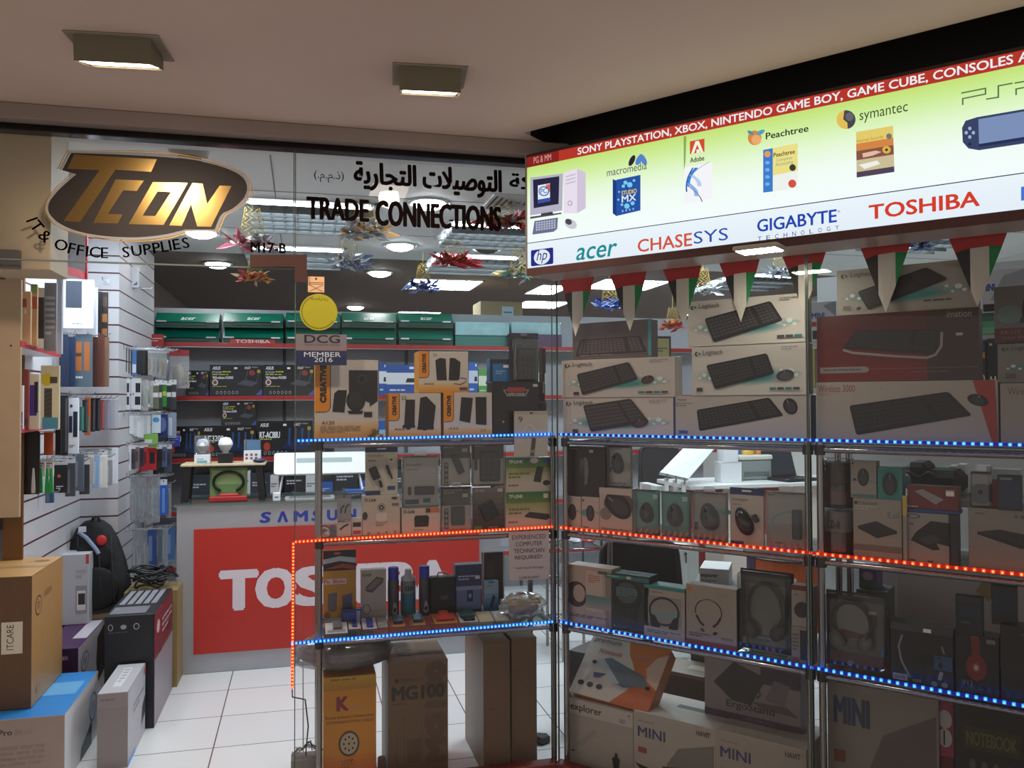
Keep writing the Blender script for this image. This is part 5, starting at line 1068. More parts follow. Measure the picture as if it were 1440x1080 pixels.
# ================================================================== FLOOR PILE BY THE DOOR
def pile(name, label, fr, bk, z0, z1, xl, col, top=None, side=None, art=(), rart=(), tart=(), grain=0.0, yaw=0):
    """Box whose near top right-hand corner is seen at photo pixel fr and far one at bk, top at height z1."""
    A, B = at(fr[0], fr[1], ('Z', z1)), at(bk[0], bk[1], ('Z', z1)); dp = B.y-A.y
    if xl < 0: w = -xl
    else: w = A.x-at(xl, fr[1], ('L', A.y)).x
    return carton(name, label, 'box', None, L0, dp, col, art, side=side, top=top, rart=rart, tart=tart, grain=grain, origin=(Vector((A.x-w, A.y, z0)), w, z1-z0, 0), c=.002)
CB = '#b88d5a'
hpring = lambda cx, cy, rx, ry, c_, bg: [('E', cx, cy, rx, ry, c_), ('E', cx, cy, rx*.86, ry*.86, bg), ('T', 'hp', cx-rx*.5, cy-ry*.55, cx+rx*.5, cy+ry*.65, c_, .0, 0, .28)]
pile('printer_box', 'white printer box with a blue top under the tall brown carton', (91, 1005), (137, 943), 0, .30, -.50, '#978780', '#2f86d0', '#cfd0d4',  # white front coloured greyer than the side: its shade is in the colour
     [('T', 'Officejet Pro', .24, .76, .605, .86, '#3a3634', .03), ('T', '8610', .625, .77, .755, .855, '#8a7d78', 0), ('L', .25, .25, .85, .62, 5, '#8a7a73')],
     hpring(.82, .55, .12, .22, '#3f86c8', '#cfd0d4')+[('Y', [(.42, 0), (.46, .16), (.78, .36), (.78, 0)], '#3a3a3e')], [('R', .55, .45, .95, .75, '#6aaee2')])
pile('brown_carton', 'tall brown carton with a taped white note, on the blue-topped box', (45, 810), (92, 782), .302, .864, -.34, '#5f442d', '#b98f5c', '#ad8350',  # same cardboard all round; shaded front painted darker than the lit side and top
     [('R', .66, .42, .90, .66, '#cfc8ba'), ('T', 'ITCARE', .72, .45, .80, .64, '#2a2826', .01, 90)],
     hpring(.2, .74, .1, .078, '#4a3220', '#ad8350')+[('L', .36, .76, .62, .82, 3, '#8a6640'), ('E', .2, .1, .07, .04, '#a07848')], [('R', 0, .45, 1, .55, '#a8885c'), ('E', .82, .78, .1, .06, '#8a6a44')], grain=.04)
pile('printer_box', 'white box with a purple top, between the brown carton and the black one', (110, 911), (150, 868), 0, .378, -.18, '#3d2348', '#4b2a55', '#d0ccd4', [('L', .5, .8, .9, .9, 1, '#9a8aa4')], hpring(.22, .72, .13, .13, '#6a6a78', '#d0ccd4')+[('Y', [(.62, .5), (.66, .85), (.95, .95), (1, .6), (1, .3), (.7, .2)], '#2e2e34')], [('R', .6, .3, .98, .9, '#c9c4cc')])
pile('printer_box', 'pale grey printer box with a red corner behind the tall brown carton', (125, 779), (125.5, 772), .379, .765, -.22, '#b4b6be', '#c9cbd0', '#b9bbc2', [('R', .93, .86, 1, 1, '#c0453c'), ('R', .70, .15, .96, .55, '#8f9096'), ('R', .73, .2, .93, .48, '#d8d4cc'), ('R', .76, .28, .92, .44, '#3a3c42'), ('L', .7, .62, .95, .78, 2, '#9fa2aa')])
pile('wrapped_box', 'silver-white film-wrapped box on the tiles in front of the black carton', (180, 972.7), (205, 932), 0, .33, 137, '#8d868a', '#b9bac0', '#b0b1b8', [('L', .1, .86, .9, .93, 1, '#7a7478'), ('R', 0, 0, 1, .80, '#878084')], [('Y', [(.75, .2), (1, .3), (1, .55), (.8, .45)], '#3a3634'), ('R', 0, 0, .4, .08, '#6a9ad0'), ('L', .3, .55, .9, .7, 2, '#8f9098'), ('R', .9, .86, 1, .95, '#b04a44')], [('R', .35, .2, .65, .85, '#d6d8dc'), ('L', .4, .3, .6, .8, 5, '#9a9ca4')])
pile('black_carton', 'black carton with white icons and a striped top on the floor by the counter', (217, 863), (240, 827), 0, .561, 147, '#191a22', '#26262a', '#6a5a60',
     [('O', .12, .90, .05, .028, .012, '#b9bcc4'), ('E', .38, .90, .06, .02, '#9fa2aa'), ('O', .64, .90, .06, .028, .014, '#b9bcc4'), ('L', .08, .84, .72, .86, 1, '#4a4c56')],
     [('R', 0, .6, 1, 1, '#6a2430'), ('E', .2, .84, .08, .06, '#c9a8a8'), ('E', .3, .56, .10, .04, '#1d1a1c'), ('E', .75, .70, .08, .04, '#1d1a1c'), ('L', .4, .7, .95, .86, 3, '#b09aa0'), ('R', 0, 0, 1, .58, '#8f878c')],
     [('R', .08+.17*k, .4, .2+.17*k, .95, '#8f9096') for k in range(5)]+[('R', .06, .05, .8, .3, '#77787e')])
# backpack on a low carton against the slatted wall
yb = 1.76; A, w, h, _q = rect(91, 735, 172, 862, ('L', yb)); zb4 = A.z
mb = MB(); mb.box(0, 0, 0, w*.9, .24, zb4-.002, P('#7a6a50', .6)); s_ = mb.build('low_carton', None, (A.x+.03, yb-.02, 0)); tag(s_, 'plain carton standing under the black backpack', 'box')
r = empty('backpack', (A.x+w/2, yb+.08, zb4), .12, 'black backpack with grey straps leaning on the slatted wall', 'backpack')
BKM = P('#17171a', .75, 0, .15, 30, .3)
mb = MB(); prof = [(0, .40), (.05, .50), (.3, .52), (.55, .46), (.78, .37), (.92, .27), (.985, .15), (1.0, .02)]; v = []; n = 20
for t_, hw_ in prof:
    for i in range(n):
        a = 2*math.pi*i/n; ex = math.copysign(abs(math.cos(a))**.7, math.cos(a)); ey = math.copysign(abs(math.sin(a))**.7, math.sin(a))
        v.append((ex*hw_*w*1.12-.14*w*t_+.06*w, ey*.10*(1.05-.45*t_)+.05*t_, t_*h))
mb.add(v, [(j*n+i, j*n+(i+1) % n, (j+1)*n+(i+1) % n, (j+1)*n+i) for j in range(len(prof)-1) for i in range(n)], BKM, True); mb.add(v, [list(range(n-1, -1, -1)), list(range((len(prof)-1)*n, len(prof)*n))], BKM); mb.build('body', r)
mb = MB(); mb.ell((.02*w, -.10, h*.27), (w*.40, .012, h*.24), BKM, 18, 10); mb.ell((-.02*w, -.075, h*.62), (w*.34, .010, h*.17), BKM, 18, 10); mb.build('front_pocket', r)
mb = MB(); mb.tube([(-.30*w, -.06, h*.90), (-.16*w, -.085, h*.84), (.0*w, -.10, h*.72), (.06*w, -.11, h*.66)], .012, P('#7f8aa4', .5), 6); mb.build('grey_strap', r)
mb = MB(); mb.box(-.30*w, -.075, h*.90, -.17*w, -.065, h*.96, P('#c9ccd6', .5)); mb.build('white_tag', r); mb = MB(); mb.ell((.10*w, -.085, h*.80), (.028, .008, .03), P('#c02a2a', .5), 12, 8); mb.build('red_tag', r)
mb = MB()
for x_ in (-.22, .12, .34): mb.tube([(x_*w, -.105, h*.12), ((x_-.03)*w, -.112, h*.35), ((x_-.06)*w, -.088, h*.6), ((x_-.1)*w, -.05, h*.85)], .004, P('#2c2c30', .5), 5)
mb.build('seam_piping', r)
mb = MB(); mb.tube([(-.1*w, .0, h*.97), (-.07*w, -.01, h*1.04), (.02*w, -.01, h*1.04), (.05*w, .02, h*.96)], .008, BKM, 6); mb.build('grab_loop', r)
# coil of black cables and a tan carton beyond the black one
p = at(214, 822, ('L', 1.66)); mb = MB(); rn = random.Random(3)
for k in range(9):
    cx, cy, rr = rn.uniform(-.05, .05), rn.uniform(-.05, .05), rn.uniform(.05, .12)
    mb.tube([(cx+rr*math.cos(a*.42), cy+rr*.8*math.sin(a*.42), .02+.012*k+.012*math.sin(a*1.3+k)) for a in range(15)], .006, P('#121214', .4), 5, True)
o_ = mb.build('cable_coil', None, (p.x, 1.72, p.z-.03)); tag(o_, 'tangled coil of black cables behind the black carton', 'cable')
mb = MB(); mb.box(-.14, -.10, 0, .14, .16, p.z-.03, P('#8f7a4e', .6, 0, .05)); s_ = mb.build('tan_carton', None, (p.x, 1.72, 0)); tag(s_, 'tan carton under the tangled black cables by the column', 'box')
# ================================================================== DISPLAY RACKS
CHR = P('#8f8c8a', .14, .95)
def rack(name, label, x0, x1, zs, pl, depth=.36, d0=.034):
    if pl == 'L': O = Vector((x0, d0, 0)); rz = 0
    else: O = Rp(x0, d0, 0); rz = -RANG
    r = empty('display_rack', O, rz, label, 'rack', 'chrome display racks behind the glass'); w = x1-x0; top = zs[0]+.006
    for x in (0, w):
        for y in (0, depth):
            mb = MB(); mb.cyl((x, y, 0), (x, y, top), .0125, CHR, 12); mb.cyl((x, y, 0), (x, y, .012), .024, CHR, 12); mb.build('pole', r)
    for z in zs:
        mb = MB(); mb.box(.0, -.004, z-.006, w, depth+.004, z-.0005, clear((.84, .90, .88), .08, .6, 0, .10, (.25, .3, .28))); sh = mb.build('glass_shelf', r)
        for y in (0, depth):
            mb = MB(); mb.cyl((0, y, z-.022), (w, y, z-.022), .010, CHR, 10); mb.build('rail', sh)
        for x in (0, w): 
            mb = MB(); mb.cyl((x, 0, z-.022), (x, depth, z-.022), .008, CHR, 8); mb.build('cross_rail', sh)
            mb = MB(); mb.cyl((x, 0, z-.040), (x, 0, z-.004), .019, P('#3a3836', .3, .6), 12); mb.build('pole_clamp', sh)
    return r
ZSH = (ZB-.012, ZR-.012, ZB2-.012)
xl0, xl1 = Lx(449, .034, 800), Lx(778, .034, 800)
rack('r', 'chrome rack of glass shelves with speakers and small electronics beside the doorway', xl0, xl1, ZSH, 'L', .38)
sr0, sr1 = Rs(796, .034, 800), Rs(1138, .034, 800)
rack('r', 'chrome rack of glass shelves with keyboards and mice next to the corner', sr0, sr1, ZSH, 'R', .38)
rack('r', 'chrome rack of glass shelves with headsets and drives away from the corner', sr1+.042, RL-.05, ZSH, 'R', .38)
S1, S2, S3 = ZB-.0115, ZR-.0115, ZB2-.0115

# ================================================================== SPEAKER DISPLAY, TOP SHELF
WHT = '#c9c2ba'
def speaker_art(model, spk, extra=(), tw=.27, th=.34):
    orange = '#e08a1e'
    return [('G', 0, 0, 1, .26, '#d88a1e', '#d2c2a8', 7), ('Y', [(0, 1), (tw, 1), (tw, th+.06), (tw-.03, th+.015), (tw-.08, th), (0, th)], orange), ('A', [(0, th), (tw-.08, th), (tw-.03, th+.015), (tw, th+.06), (tw, 1)], .012, '#3a3026'), ('T', 'CREATIVE', tw*.36, th+.12, tw*.70, .93, '#3a2c18', .03, 90), *spk, ('T', model, .10, .19, .30, .235, '#3a2e22', .01)]+list(extra)
SPK = '#1e1c1d'
a120 = speaker_art('A120', [('Y', [(.53, .87), (.99, .87), (.99, .48), (.86, .41), (.86, .46), (.53, .56)], '#232122'), ('E', .74, .76, .075, .06, '#3c3a3a'), ('E', .74, .76, .05, .04, '#151415'), ('Y', [(.30, .58), (.36, .62), (.50, .62), (.46, .34), (.27, .35)], '#1c1b1c'), ('E', .64, .49, .15, .14, '#1b1a1b'), ('Y', [(.50, .36), (.76, .36), (.74, .32), (.54, .32)], '#161516'), ('E', .64, .50, .11, .10, '#2a292a'), ('R', .77, .28, .90, .345, '#1d1c1d')], [('L', .08, .08, .72, .17, 4, '#a88a60')], .24, .345)
carton('speaker_carton', 'big white and orange speaker carton with a subwoofer picture', 'box', (443, 506, 532, 616), ('L', .07), .20, WHT, a120, z=S1, side='#cfa03c')
def pair(a, b_, c_): return [('Y', a, '#201e1f'), ('Y', b_, '#1c1a1b')]+[('E', x, y, .045, .02, '#161515') for x, y in c_]
carton('speaker_carton', 'white and orange speaker carton with sloped speakers, beside the subwoofer carton', 'box', (546.7, 553, 620, 612), ('L', .06), .15, WHT, speaker_art('A60', pair([(.32, .86), (.50, .86), (.49, .26), (.29, .26)], [(.60, .90), (.72, .93), (.90, .72), (.85, .22), (.55, .24)], [(.37, .22), (.68, .20)]), [('T', '2.0', .24, .86, .33, .94, '#3a2e22', 0), ('R', .26, .24, .50, .30, '#141313'), ('R', .54, .20, .86, .26, '#141313')], .20, .40), z=S1, side='#d09a34')
carton('speaker_carton', 'white and orange speaker carton with two upright dark speakers, next to the black cooler box', 'box', (624, 552, 692, 610.5), ('L', .06), .15, WHT, speaker_art('A35', pair([(.36, .90), (.60, .88), (.54, .33), (.32, .38)], [(.65, .90), (.88, .90), (.88, .28), (.66, .30)], []), [('T', '2.0', .76, .14, .86, .19, '#5a4426', 0)], .20, .36), z=S1, side='#d09a34')
zt60 = at(620, 552.5, ('L', .07)).z+.001
carton('speaker_carton', 'white and orange speaker carton standing on two others, speakers with a cable', 'box', (589, 494, 658.5, 552.5), ('L', .075), .15, WHT, speaker_art('A50', pair([(.36, .80), (.42, .84), (.54, .82), (.56, .30), (.36, .30), (.33, .78)], [(.62, .84), (.72, .84), (.84, .74), (.82, .34), (.78, .30), (.60, .30)], []), [('T', '2.0', .28, .88, .36, .94, '#3a2e22', 0), ('A', [(.70, .22), (.84, .20), (.94, .26), (.96, .34), (.84, .36)], .014, '#4a4034'), ('R', .82, .06, .98, .13, '#3a4a7a'), ('E', .5, .8, .001, .001, '#222222')], .20, .36), z=zt60, side='#d8962c')
blk = [('Y', [(.22, .86), (.78, .86), (.70, .74), (.30, .74)], '#8f8b88'), ('Y', [(.25, .845), (.75, .845), (.68, .755), (.32, .755)], '#2a2728'), ('R', .34, .82, .66, .90, '#a03030'), ('E', .34, .86, .04, .04, '#a03030'), ('E', .66, .86, .04, .04, '#a03030'), ('T', 'SUPER COOLER', .32, .76, .68, .80, '#c9c2bc', .03), ('L', .36, .60, .64, .68, 2, '#5a5656'), ('Y', [(.30, .74), (.70, .74), (.56, .30), (.44, .30)], '#1c1a1b'), ('Y', [(.36, .06), (.50, .06), (.43, .0)], '#8f8b88'), ('R', .86, .91, .96, .96, '#bdb6ae'), ('R', .2, .26, .24, .30, '#8a8684')]
carton('cooler_box', 'black box with a red badge standing at the end of the speaker shelf', 'box', (693, 537, 758.5, 611), ('L', .06), .12, '#151314', blk, z=S1, rough=.3)
zb5 = at(720, 537, ('L', .07)).z+.001
carton('small_box', 'small blue box with a price tag on top of the black cooler box', 'box', (689, 505, 716, 537), ('L', .12), .07, '#2a6fb0', [('R', 0, .80, 1, 1, '#2b2f3a'), ('R', 0, 0, .14, 1, '#1d2430'), ('L', .3, .3, .8, .5, 2, '#7fb2dc')], z=zb5, sticker=(.82, .68))
def keypad_pack():
    O, w, h, rz = rect(717, 468, 758, 537, ('L', .09), zb5); r = empty('keypad_pack', O, rz, 'clear topped pack of a dark keypad standing on the black cooler box', 'packet')
    m = MB(); m.box(0, .012, 0, w, .022, h, P('#2a2632', .35), .002); draw(m, [('R', 0, .93, 1, 1, '#3a2c4a'), ('R', .0, .0, 1, .93, '#2f2a36'), ('R', .84, .0, .98, .93, '#34405a'), ('T', 'DECK', .4, .945, .62, .985, '#a9b8d8', .02)], w, h, .012, lambda c_: P(c_, .35)); m.build('card', r)
    k = MB(); k.box(w*.24, -.004, h*.04, w*.90, .010, h*.68, P('#1a1819', .3), .004); k.box(w*.32, -.006, h*.56, w*.82, -.003, h*.64, P('#3a4038', .2)); k.build('keypad', r)
    for a in range(4):
        for b_ in range(4): q = MB(); q.box(w*(.30+.145*a), -.009, h*(.08+.115*b_), w*(.30+.145*a+.10), -.004, h*(.08+.115*b_+.075), P('#2f2d2f', .4), .0015); q.build('key', r)
    c = MB(); c.box(w*.08, -.014, h*.02, w*.97, .0, h*.90, clear((.9, .92, .95), .03, .6, .05), .006); c.build('clear_cover', r)
    c = MB(); c.tube([(w*.20, -.004, h*.10), (w*.16, -.006, h*.4), (w*.2, -.004, h*.78), (w*.42, -.004, h*.80), (w*.46, -.004, h*.72)], .0028, P('#8f8d90', .4), 5); c.build('cable', r)
keypad_pack()
zc6 = S1
for px, c_, art, lb in (((768, 563, 791.5, 611), '#4a211d', [('R', 0, .7, 1, .74, '#6a3a34'), ('E', .5, .3, .2, .08, '#2a1210')], 'dark red-brown upright box, lowest at the corner pole'), ((766, 523, 791.5, 563), '#241d1c', [('R', .2, .30, .85, .72, '#8f7f78'), ('L', .3, .4, .75, .6, 3, '#4a4240')], 'black box with a grey label, middle one at the corner pole'), ((767, 487, 791.5, 523), '#33221f', [('L', .2, .7, .8, .8, 1, '#6a5854'), ('R', .0, .96, 1, 1, '#8f7f7a')], 'dark brown box, topmost at the corner pole')):
    O, w, h, rz = rect(*px, ('L', .10)); w = min(w, -.026-O.x); O.z = zc6; carton('corner_box', lb, 'box', None, L0, .05, c_, art, origin=(O, w, h, rz)); zc6 += h+.0008
pack((723, 578, 770, 642), .016, 'white zip bag with a dark strap hung in front of the black cooler box', '#b9b2a8', None, None, 0, [('R', 0, .93, 1, 1, '#a9a298'), ('E', .5, .955, .05, .02, '#2a2624'), ('T', '9', .12, .76, .24, .88, '#3a3634', 0), ('A', [(.28, .55), (.36, .68), (.52, .70), (.62, .58)], .03, '#d6d0c8'), ('Y', [(.46, .02), (.58, .02), (.64, .40), (.52, .42)], '#4a4440'), ('Y', [(.46, .08), (.47, .14), (.60, .15), (.58, .08)], '#8a847c')])
# gold foil bow lying in front of the big carton
p = at(528, 605, ('L', .055)); mb = MB(); rn = random.Random(5); g = P('#a8823a', .25, .8)
for k in range(26):
    a = rn.uniform(0, 6.28); d = Vector((math.cos(a), .25*math.sin(a*2), abs(math.sin(a))*.9)); n_ = Vector((-math.sin(a), .3, math.cos(a))); L_ = rn.uniform(.02, .045); mb.add([(0, 0, .006), d*L_*.5+n_*.009, d*L_, d*L_*.5-n_*.009], [(0, 1, 2), (0, 2, 3)], g)
tag(mb.build('foil_bow', None, (p.x, .042, S1+.008)), 'crumpled gold foil bow in front of the subwoofer carton', 'bow')

# ================================================================== SPEAKER DISPLAY, MIDDLE SHELF
def device_card(name, label, px, d, card, art, dev, head=None, z=None, shell=True, cat='packet', depth=.02, tabw=.34):
    """Blister pack: printed card, raised device and a clear shell with its hanging tab."""
    O, w, h, rz = rect(*px, ('L' if d[0] == 'L' else 'R', d[1]), z); r = empty(name, O, rz, label, cat)
    m = MB(); m.box(0, depth, 0, w, depth+.004, h, P(card, .45), .001); draw(m, art, w, h, depth, lambda c_: P(c_, .45), len(label)); m.build('card', r)
    for (kind, *q) in dev:
        k = MB()
        if kind == 'block': x0, z0, x1, z1, c_, ang = q; cx, cz = (x0+x1)/2*w, (z0+z1)/2*h; k.T = Matrix.Translation((cx, 0, cz)) @ Matrix.Rotation(math.radians(ang), 4, 'Y'); bw, bh = (x1-x0)*w/2, (z1-z0)*h/2; k.box(-bw, depth*.15, -bh, bw, depth-.001, bh, P(c_, .35), .003); k.build('device', r)
        elif kind == 'keys':
            x0, z0, x1, z1, c_ = q; k.box(x0*w, depth*.3, z0*h, x1*w, depth-.001, z1*h, P(c_, .35), .006); o = k.build('keypad', r)
            for a in range(4):
                for b_ in range(5): kk = MB(); cw_, ch_ = (x1-x0)*w/4.6, (z1-z0)*h/5.8; xx, zz = x0*w+(x1-x0)*w*.08+a*cw_*1.08, z0*h+(z1-z0)*h*.08+b_*ch_*1.06; kk.box(xx, depth*.12, zz, xx+cw_*.82, depth*.34, zz+ch_*.78, P('#2c2b2d', .4), .001); kk.build('key', o)
        elif kind == 'mouse':
            cx, cz, rx, rz_, c_, ang = q; R = Matrix.Rotation(math.radians(ang), 3, 'Y'); fn = lambda p: Vector((p.x*(1-.16*p.z/(rz_*w)), p.y, p.z))
            k.ell((cx*w, depth-.002, cz*h), (rx*w, depth*.95+.012, rz_*w), P(c_, .22, 0, 0, 40, 0, .3), 20, 12, R, -.5, fn); o = k.build('mouse', r)
            kk = MB(); kk.T = Matrix.Translation((cx*w, 0, cz*h)) @ R.to_4x4(); kk.cyl((-.0035, -.012, rz_*w*.55), (.0035, -.012, rz_*w*.55), .008, P('#4a4a4e', .3), 10); kk.build('scroll_wheel', o)
            kk = MB(); kk.T = Matrix.Translation((cx*w, 0, cz*h)) @ R.to_4x4(); kk.tube([(0, -depth*.0-.0125, rz_*w*.38), (0, -.0135, rz_*w*.1), (0, -.0125, -rz_*w*.1)], .0012, P('#55555a', .3), 4); kk.build('seam', o)
        elif kind == 'stick':
            x0, z0, x1, z1, rr, c_ = q; k.tube([(x0*w, depth*.45, z0*h), (x1*w, depth*.45, z1*h)], rr*w, P(c_, .35), 8); k.build('device', r)
    if head: k = MB(); k.box(0, depth-.001, h*(1-head[1]), w, depth+.005, h, P(head[0], .45), .001); k.box(w*.36, depth-.0016, h*(1-head[1]*.55), w*.64, depth-.001, h*(1-head[1]*.3), P('#d8d4d0', .5)); k.build('header_card', r)
    if shell:
        k = MB(); hh = 1-(head[1] if head else .0); k.box(-.002, -.012, -.0, w+.002, depth-.0006, h*hh, clear((.95, .96, .96), .025, .6, .02), .008); k.build('clear_shell', r)
        if not head: k = MB(); k.prism(rrect(w*tabw, .022, .008, 3, w*.5, h+.010), depth*.5, depth*.5+.0015, CLR2); k.build('hang_tab', r)
    return r
DB = ('L', .055)
carton('webcam_box', 'white box with a round camera picture at the foot of the speaker rack', 'box', (510, 697, 562.5, 751), DB, .08, '#bdb3a8', [('T', 'D-Link', .06, .86, .36, .94, '#2a2624', .05), ('O', .5, .70, .10, .10, .012, '#1c1a1a'), ('E', .5, .70, .065, .06, '#1a1818'), ('E', .5, .70, .025, .024, '#c9c0b6'), ('R', .36, .34, .64, .56, '#cfc6bc'), ('E', .5, .34, .16, .035, '#8a827a'), ('E', .5, .35, .13, .025, '#c4bbb1'), ('E', .06, .5, .07, .10, '#33302e'), ('E', .85, .93, .09, .035, '#4a4240'), ('R', .78, .74, .96, .80, '#6a625c'), ('L', .35, .22, .7, .27, 1, '#6a625c'), ('E', .16, .06, .045, .04, '#8a827a'), ('E', .42, .06, .04, .03, '#8a827a'), ('E', .64, .07, .025, .025, '#6a625c'), ('E', .86, .08, .035, .03, '#8a827a')], z=S2, side='#b4aaa0')
zz = at(536, 697, ('L', .06)).z+.001
device_card('cable_pack', 'white card of two black connectors with a navy top, standing on the round-camera box', (514, 628, 560, 697), ('L', .06), '#c3bcae', [('T', 'Kensington', .08, .77, .56, .84, '#4a4640', 0), ('E', .80, .72, .10, .065, '#d6d2a4'), ('R', .76, .70, .84, .75, '#4a5a8a'), ('R', 0, 0, .46, .09, '#26365c'), ('R', .68, .10, .92, .18, '#2f4a7a'), ('L', .08, .66, .5, .72, 1, '#8a8478')], [('block', .16, .32, .40, .58, '#1f1e1f', -22), ('stick', .44, .30, .50, .16, .04, '#1f1e1f'), ('block', .66, .42, .74, .62, '#232223', -18), ('stick', .76, .44, .82, .33, .03, '#232223')], ('#26365c', .12), zz, False)
carton('router_box_small', 'white box with a small black router picture under the clear clamshell', 'box', (565, 714, 619, 749.5), DB, .08, '#c1b4a9', [('T', 'D-Link', .05, .80, .34, .93, '#2a2624', .05), ('R', .62, .80, .98, .97, '#c06a3c'), ('R', .62, .80, .74, .97, '#3a302c'), ('Y', [(.32, .62), (.36, .70), (.66, .70), (.71, .62), (.69, .26), (.33, .26)], '#181617'), ('L', .5, .36, .62, .40, 1, '#6a6460'), ('L', .3, .10, .72, .17, 1, '#7a706a')], z=S2)
zz = at(592, 714, ('L', .06)).z+.001
device_card('hub_pack', 'clear clamshell of a flat black hub between the navy-topped card and the dark cards', (566, 641, 617.5, 714), ('L', .06), '#b9b0aa', [('T', 'Kensington', .12, .79, .52, .85, '#5a5650', 0), ('L', .12, .70, .7, .74, 1, '#8a8480'), ('R', .08, .06, .46, .15, '#26365c'), ('R', .58, .08, .78, .17, '#2f4a7a')], [('block', .34, .24, .88, .40, '#201e20', 0), ('block', .16, .24, .24, .40, '#28262a', 0)], None, zz, True)
zg = at(642, 683.5, ('L', .06)).z+.001
for px, z, lb, dev, hd in (((620.5, 685, 663.5, 747), S2, 'card with a dark top and square black drive, lower row', ('block', .34, .14, .78, .56, '#171617', 0), '#3c3834'), ((620.5, 621, 662.5, 684), zg, 'card with a dark top and slanting black stick, upper row', ('block', .46, .26, .68, .72, '#232122', -24), '#38342f')):
    device_card('accessory_pack', lb, px, ('L', .05 if z == S2 else .055), '#b5aaa2', [('R', 0, .58 if z == S2 else .62, 1, 1, hd), ('L', .1, .82, .7, .94, 2, '#8a8068'), ('R', .12, .06, .26, .52, '#23201f'), ('E', .19, .12, .05, .04, '#8f867e'), ('E', .19, .24, .05, .04, '#8f867e'), ('E', .19, .36, .05, .04, '#8f867e'), ('E', .19, .47, .05, .04, '#8f867e'), ('R', .15, .0, 1, .045, '#b8902e'), ('R', .72, .76, .90, .84, '#a8a098')], [dev], None, z, True)
device_card('drive_pack', 'grey shaded box with a tilted black drive, lower row', (666, 686, 711, 743), ('L', .055), '#4a4644', [('G', 0, 0, 1, 1, '#1e1c1d', '#7a7470', 8), ('T', 'PORTABLE', .06, .90, .38, .96, '#c9c2ba', .02), ('R', .78, .89, .94, .97, '#c9c2ba'), ('R', .04, .0, .30, .10, '#4a7a2e'), ('L', .5, .03, .95, .07, 1, '#9a928c')], [('block', .26, .26, .72, .66, '#141314', -28)], None, S2, False)
device_card('numeric_keypad_pack', 'card with a black numeric keypad, upper row beside the green boxes', (664.5, 622, 710, 684), ('L', .055), '#b5aaa2', [('R', 0, .62, 1, 1, '#33302c'), ('R', .08, .36, .18, .66, '#23201f'), ('R', 0, .0, 1, .045, '#b8902e'), ('L', .1, .86, .6, .94, 1, '#8a8068')], [('keys', .24, .10, .88, .80, '#1b1a1b')], None, at(690, 684, ('L', .055)).z+.001, True)
GT = lambda pic: [('G', 0, .30, 1, 1, '#b5ac9a', '#7a8a2c', 8), ('G', 0, .70, 1, 1, '#5f7a2a', '#2f6a3a', 6), ('R', 0, 0, 1, .30, '#b9afa2'), ('T', 'TP-LINK', .06, .84, .36, .93, '#dfe3d6', .04), ('L', .06, .36, .5, .56, 2, '#6a6a3a'), ('L', .05, .12, .4, .22, 1, '#6a645c')]+pic
carton('adapter_box', 'green and white box with a flat black switch picture, lower of two', 'box', (711.5, 691.5, 777, 741), ('L', .055), .07, '#b9afa2', GT([('Y', [(.40, .36), (.50, .46), (.92, .38), (.94, .28), (.86, .22), (.40, .32)], '#171617'), ('R', .80, .82, .90, .94, '#d6d0c4')]), z=S2)
zz = at(744, 691.5, ('L', .055)).z+.0005
carton('adapter_box', 'green and white box with a black stick adapter picture, upper of two', 'box', (711.5, 643.5, 777, 691.5), ('L', .055), .07, '#b9afa2', GT([('Y', [(.66, .74), (.80, .72), (.74, .26), (.58, .30)], '#1a191a'), ('E', .86, .25, .075, .08, '#1a191a'), ('E', .60, .91, .09, .08, '#d8c8c8'), ('R', .80, .84, 1, .98, '#2f4a86')]), z=zz, rough=.35)
carton('earphone_box', 'small clear topped box with black stalks between the pole and round-camera box', 'box', (474, 730, 494, 750), ('L', .055), .03, '#b8b4b2', [('A', [(.2, .4), (.5, .6), (.8, .7)], .12, '#2a292a'), ('L', .1, .8, .8, .9, 1, '#5a5654')], z=S2)
zz = at(484, 730, ('L', .055)).z+.001
pack((474, 696, 494, 730), .052, 'clear little pack with two black hooks on top of the small clear topped box', '#8f9298', '#7a7c80', None, 0, [('A', [(.25, .3), (.3, .55), (.5, .7)], .08, '#1e1e20'), ('A', [(.55, .3), (.62, .6), (.85, .75)], .08, '#1e1e20')], z=zz)
carton('small_card_box', 'small white card with red print next to the round-camera box', 'box', (495, 728, 509, 751), ('L', .06), .02, '#c9c2c0', [('R', .1, .1, .9, .3, '#a83a3a'), ('R', .1, .5, .9, .75, '#26242a')], z=S2)
p = at(463, 745, ('L', .055)); mb = MB(); mb.tube([(-.03+.02*math.cos(a*.8), .006*math.sin(a), .02+.018*math.sin(a*.8)) for a in range(10)], .004, P('#c9c8c4', .5), 6, True); mb.ell((-.02, 0, .012), (.012, .008, .012), P('#c9c8c4', .4)); tag(mb.build('earphones', None, (p.x+.01, .06, S2)), 'white coiled earphones lying by the chrome pole', 'earphones')

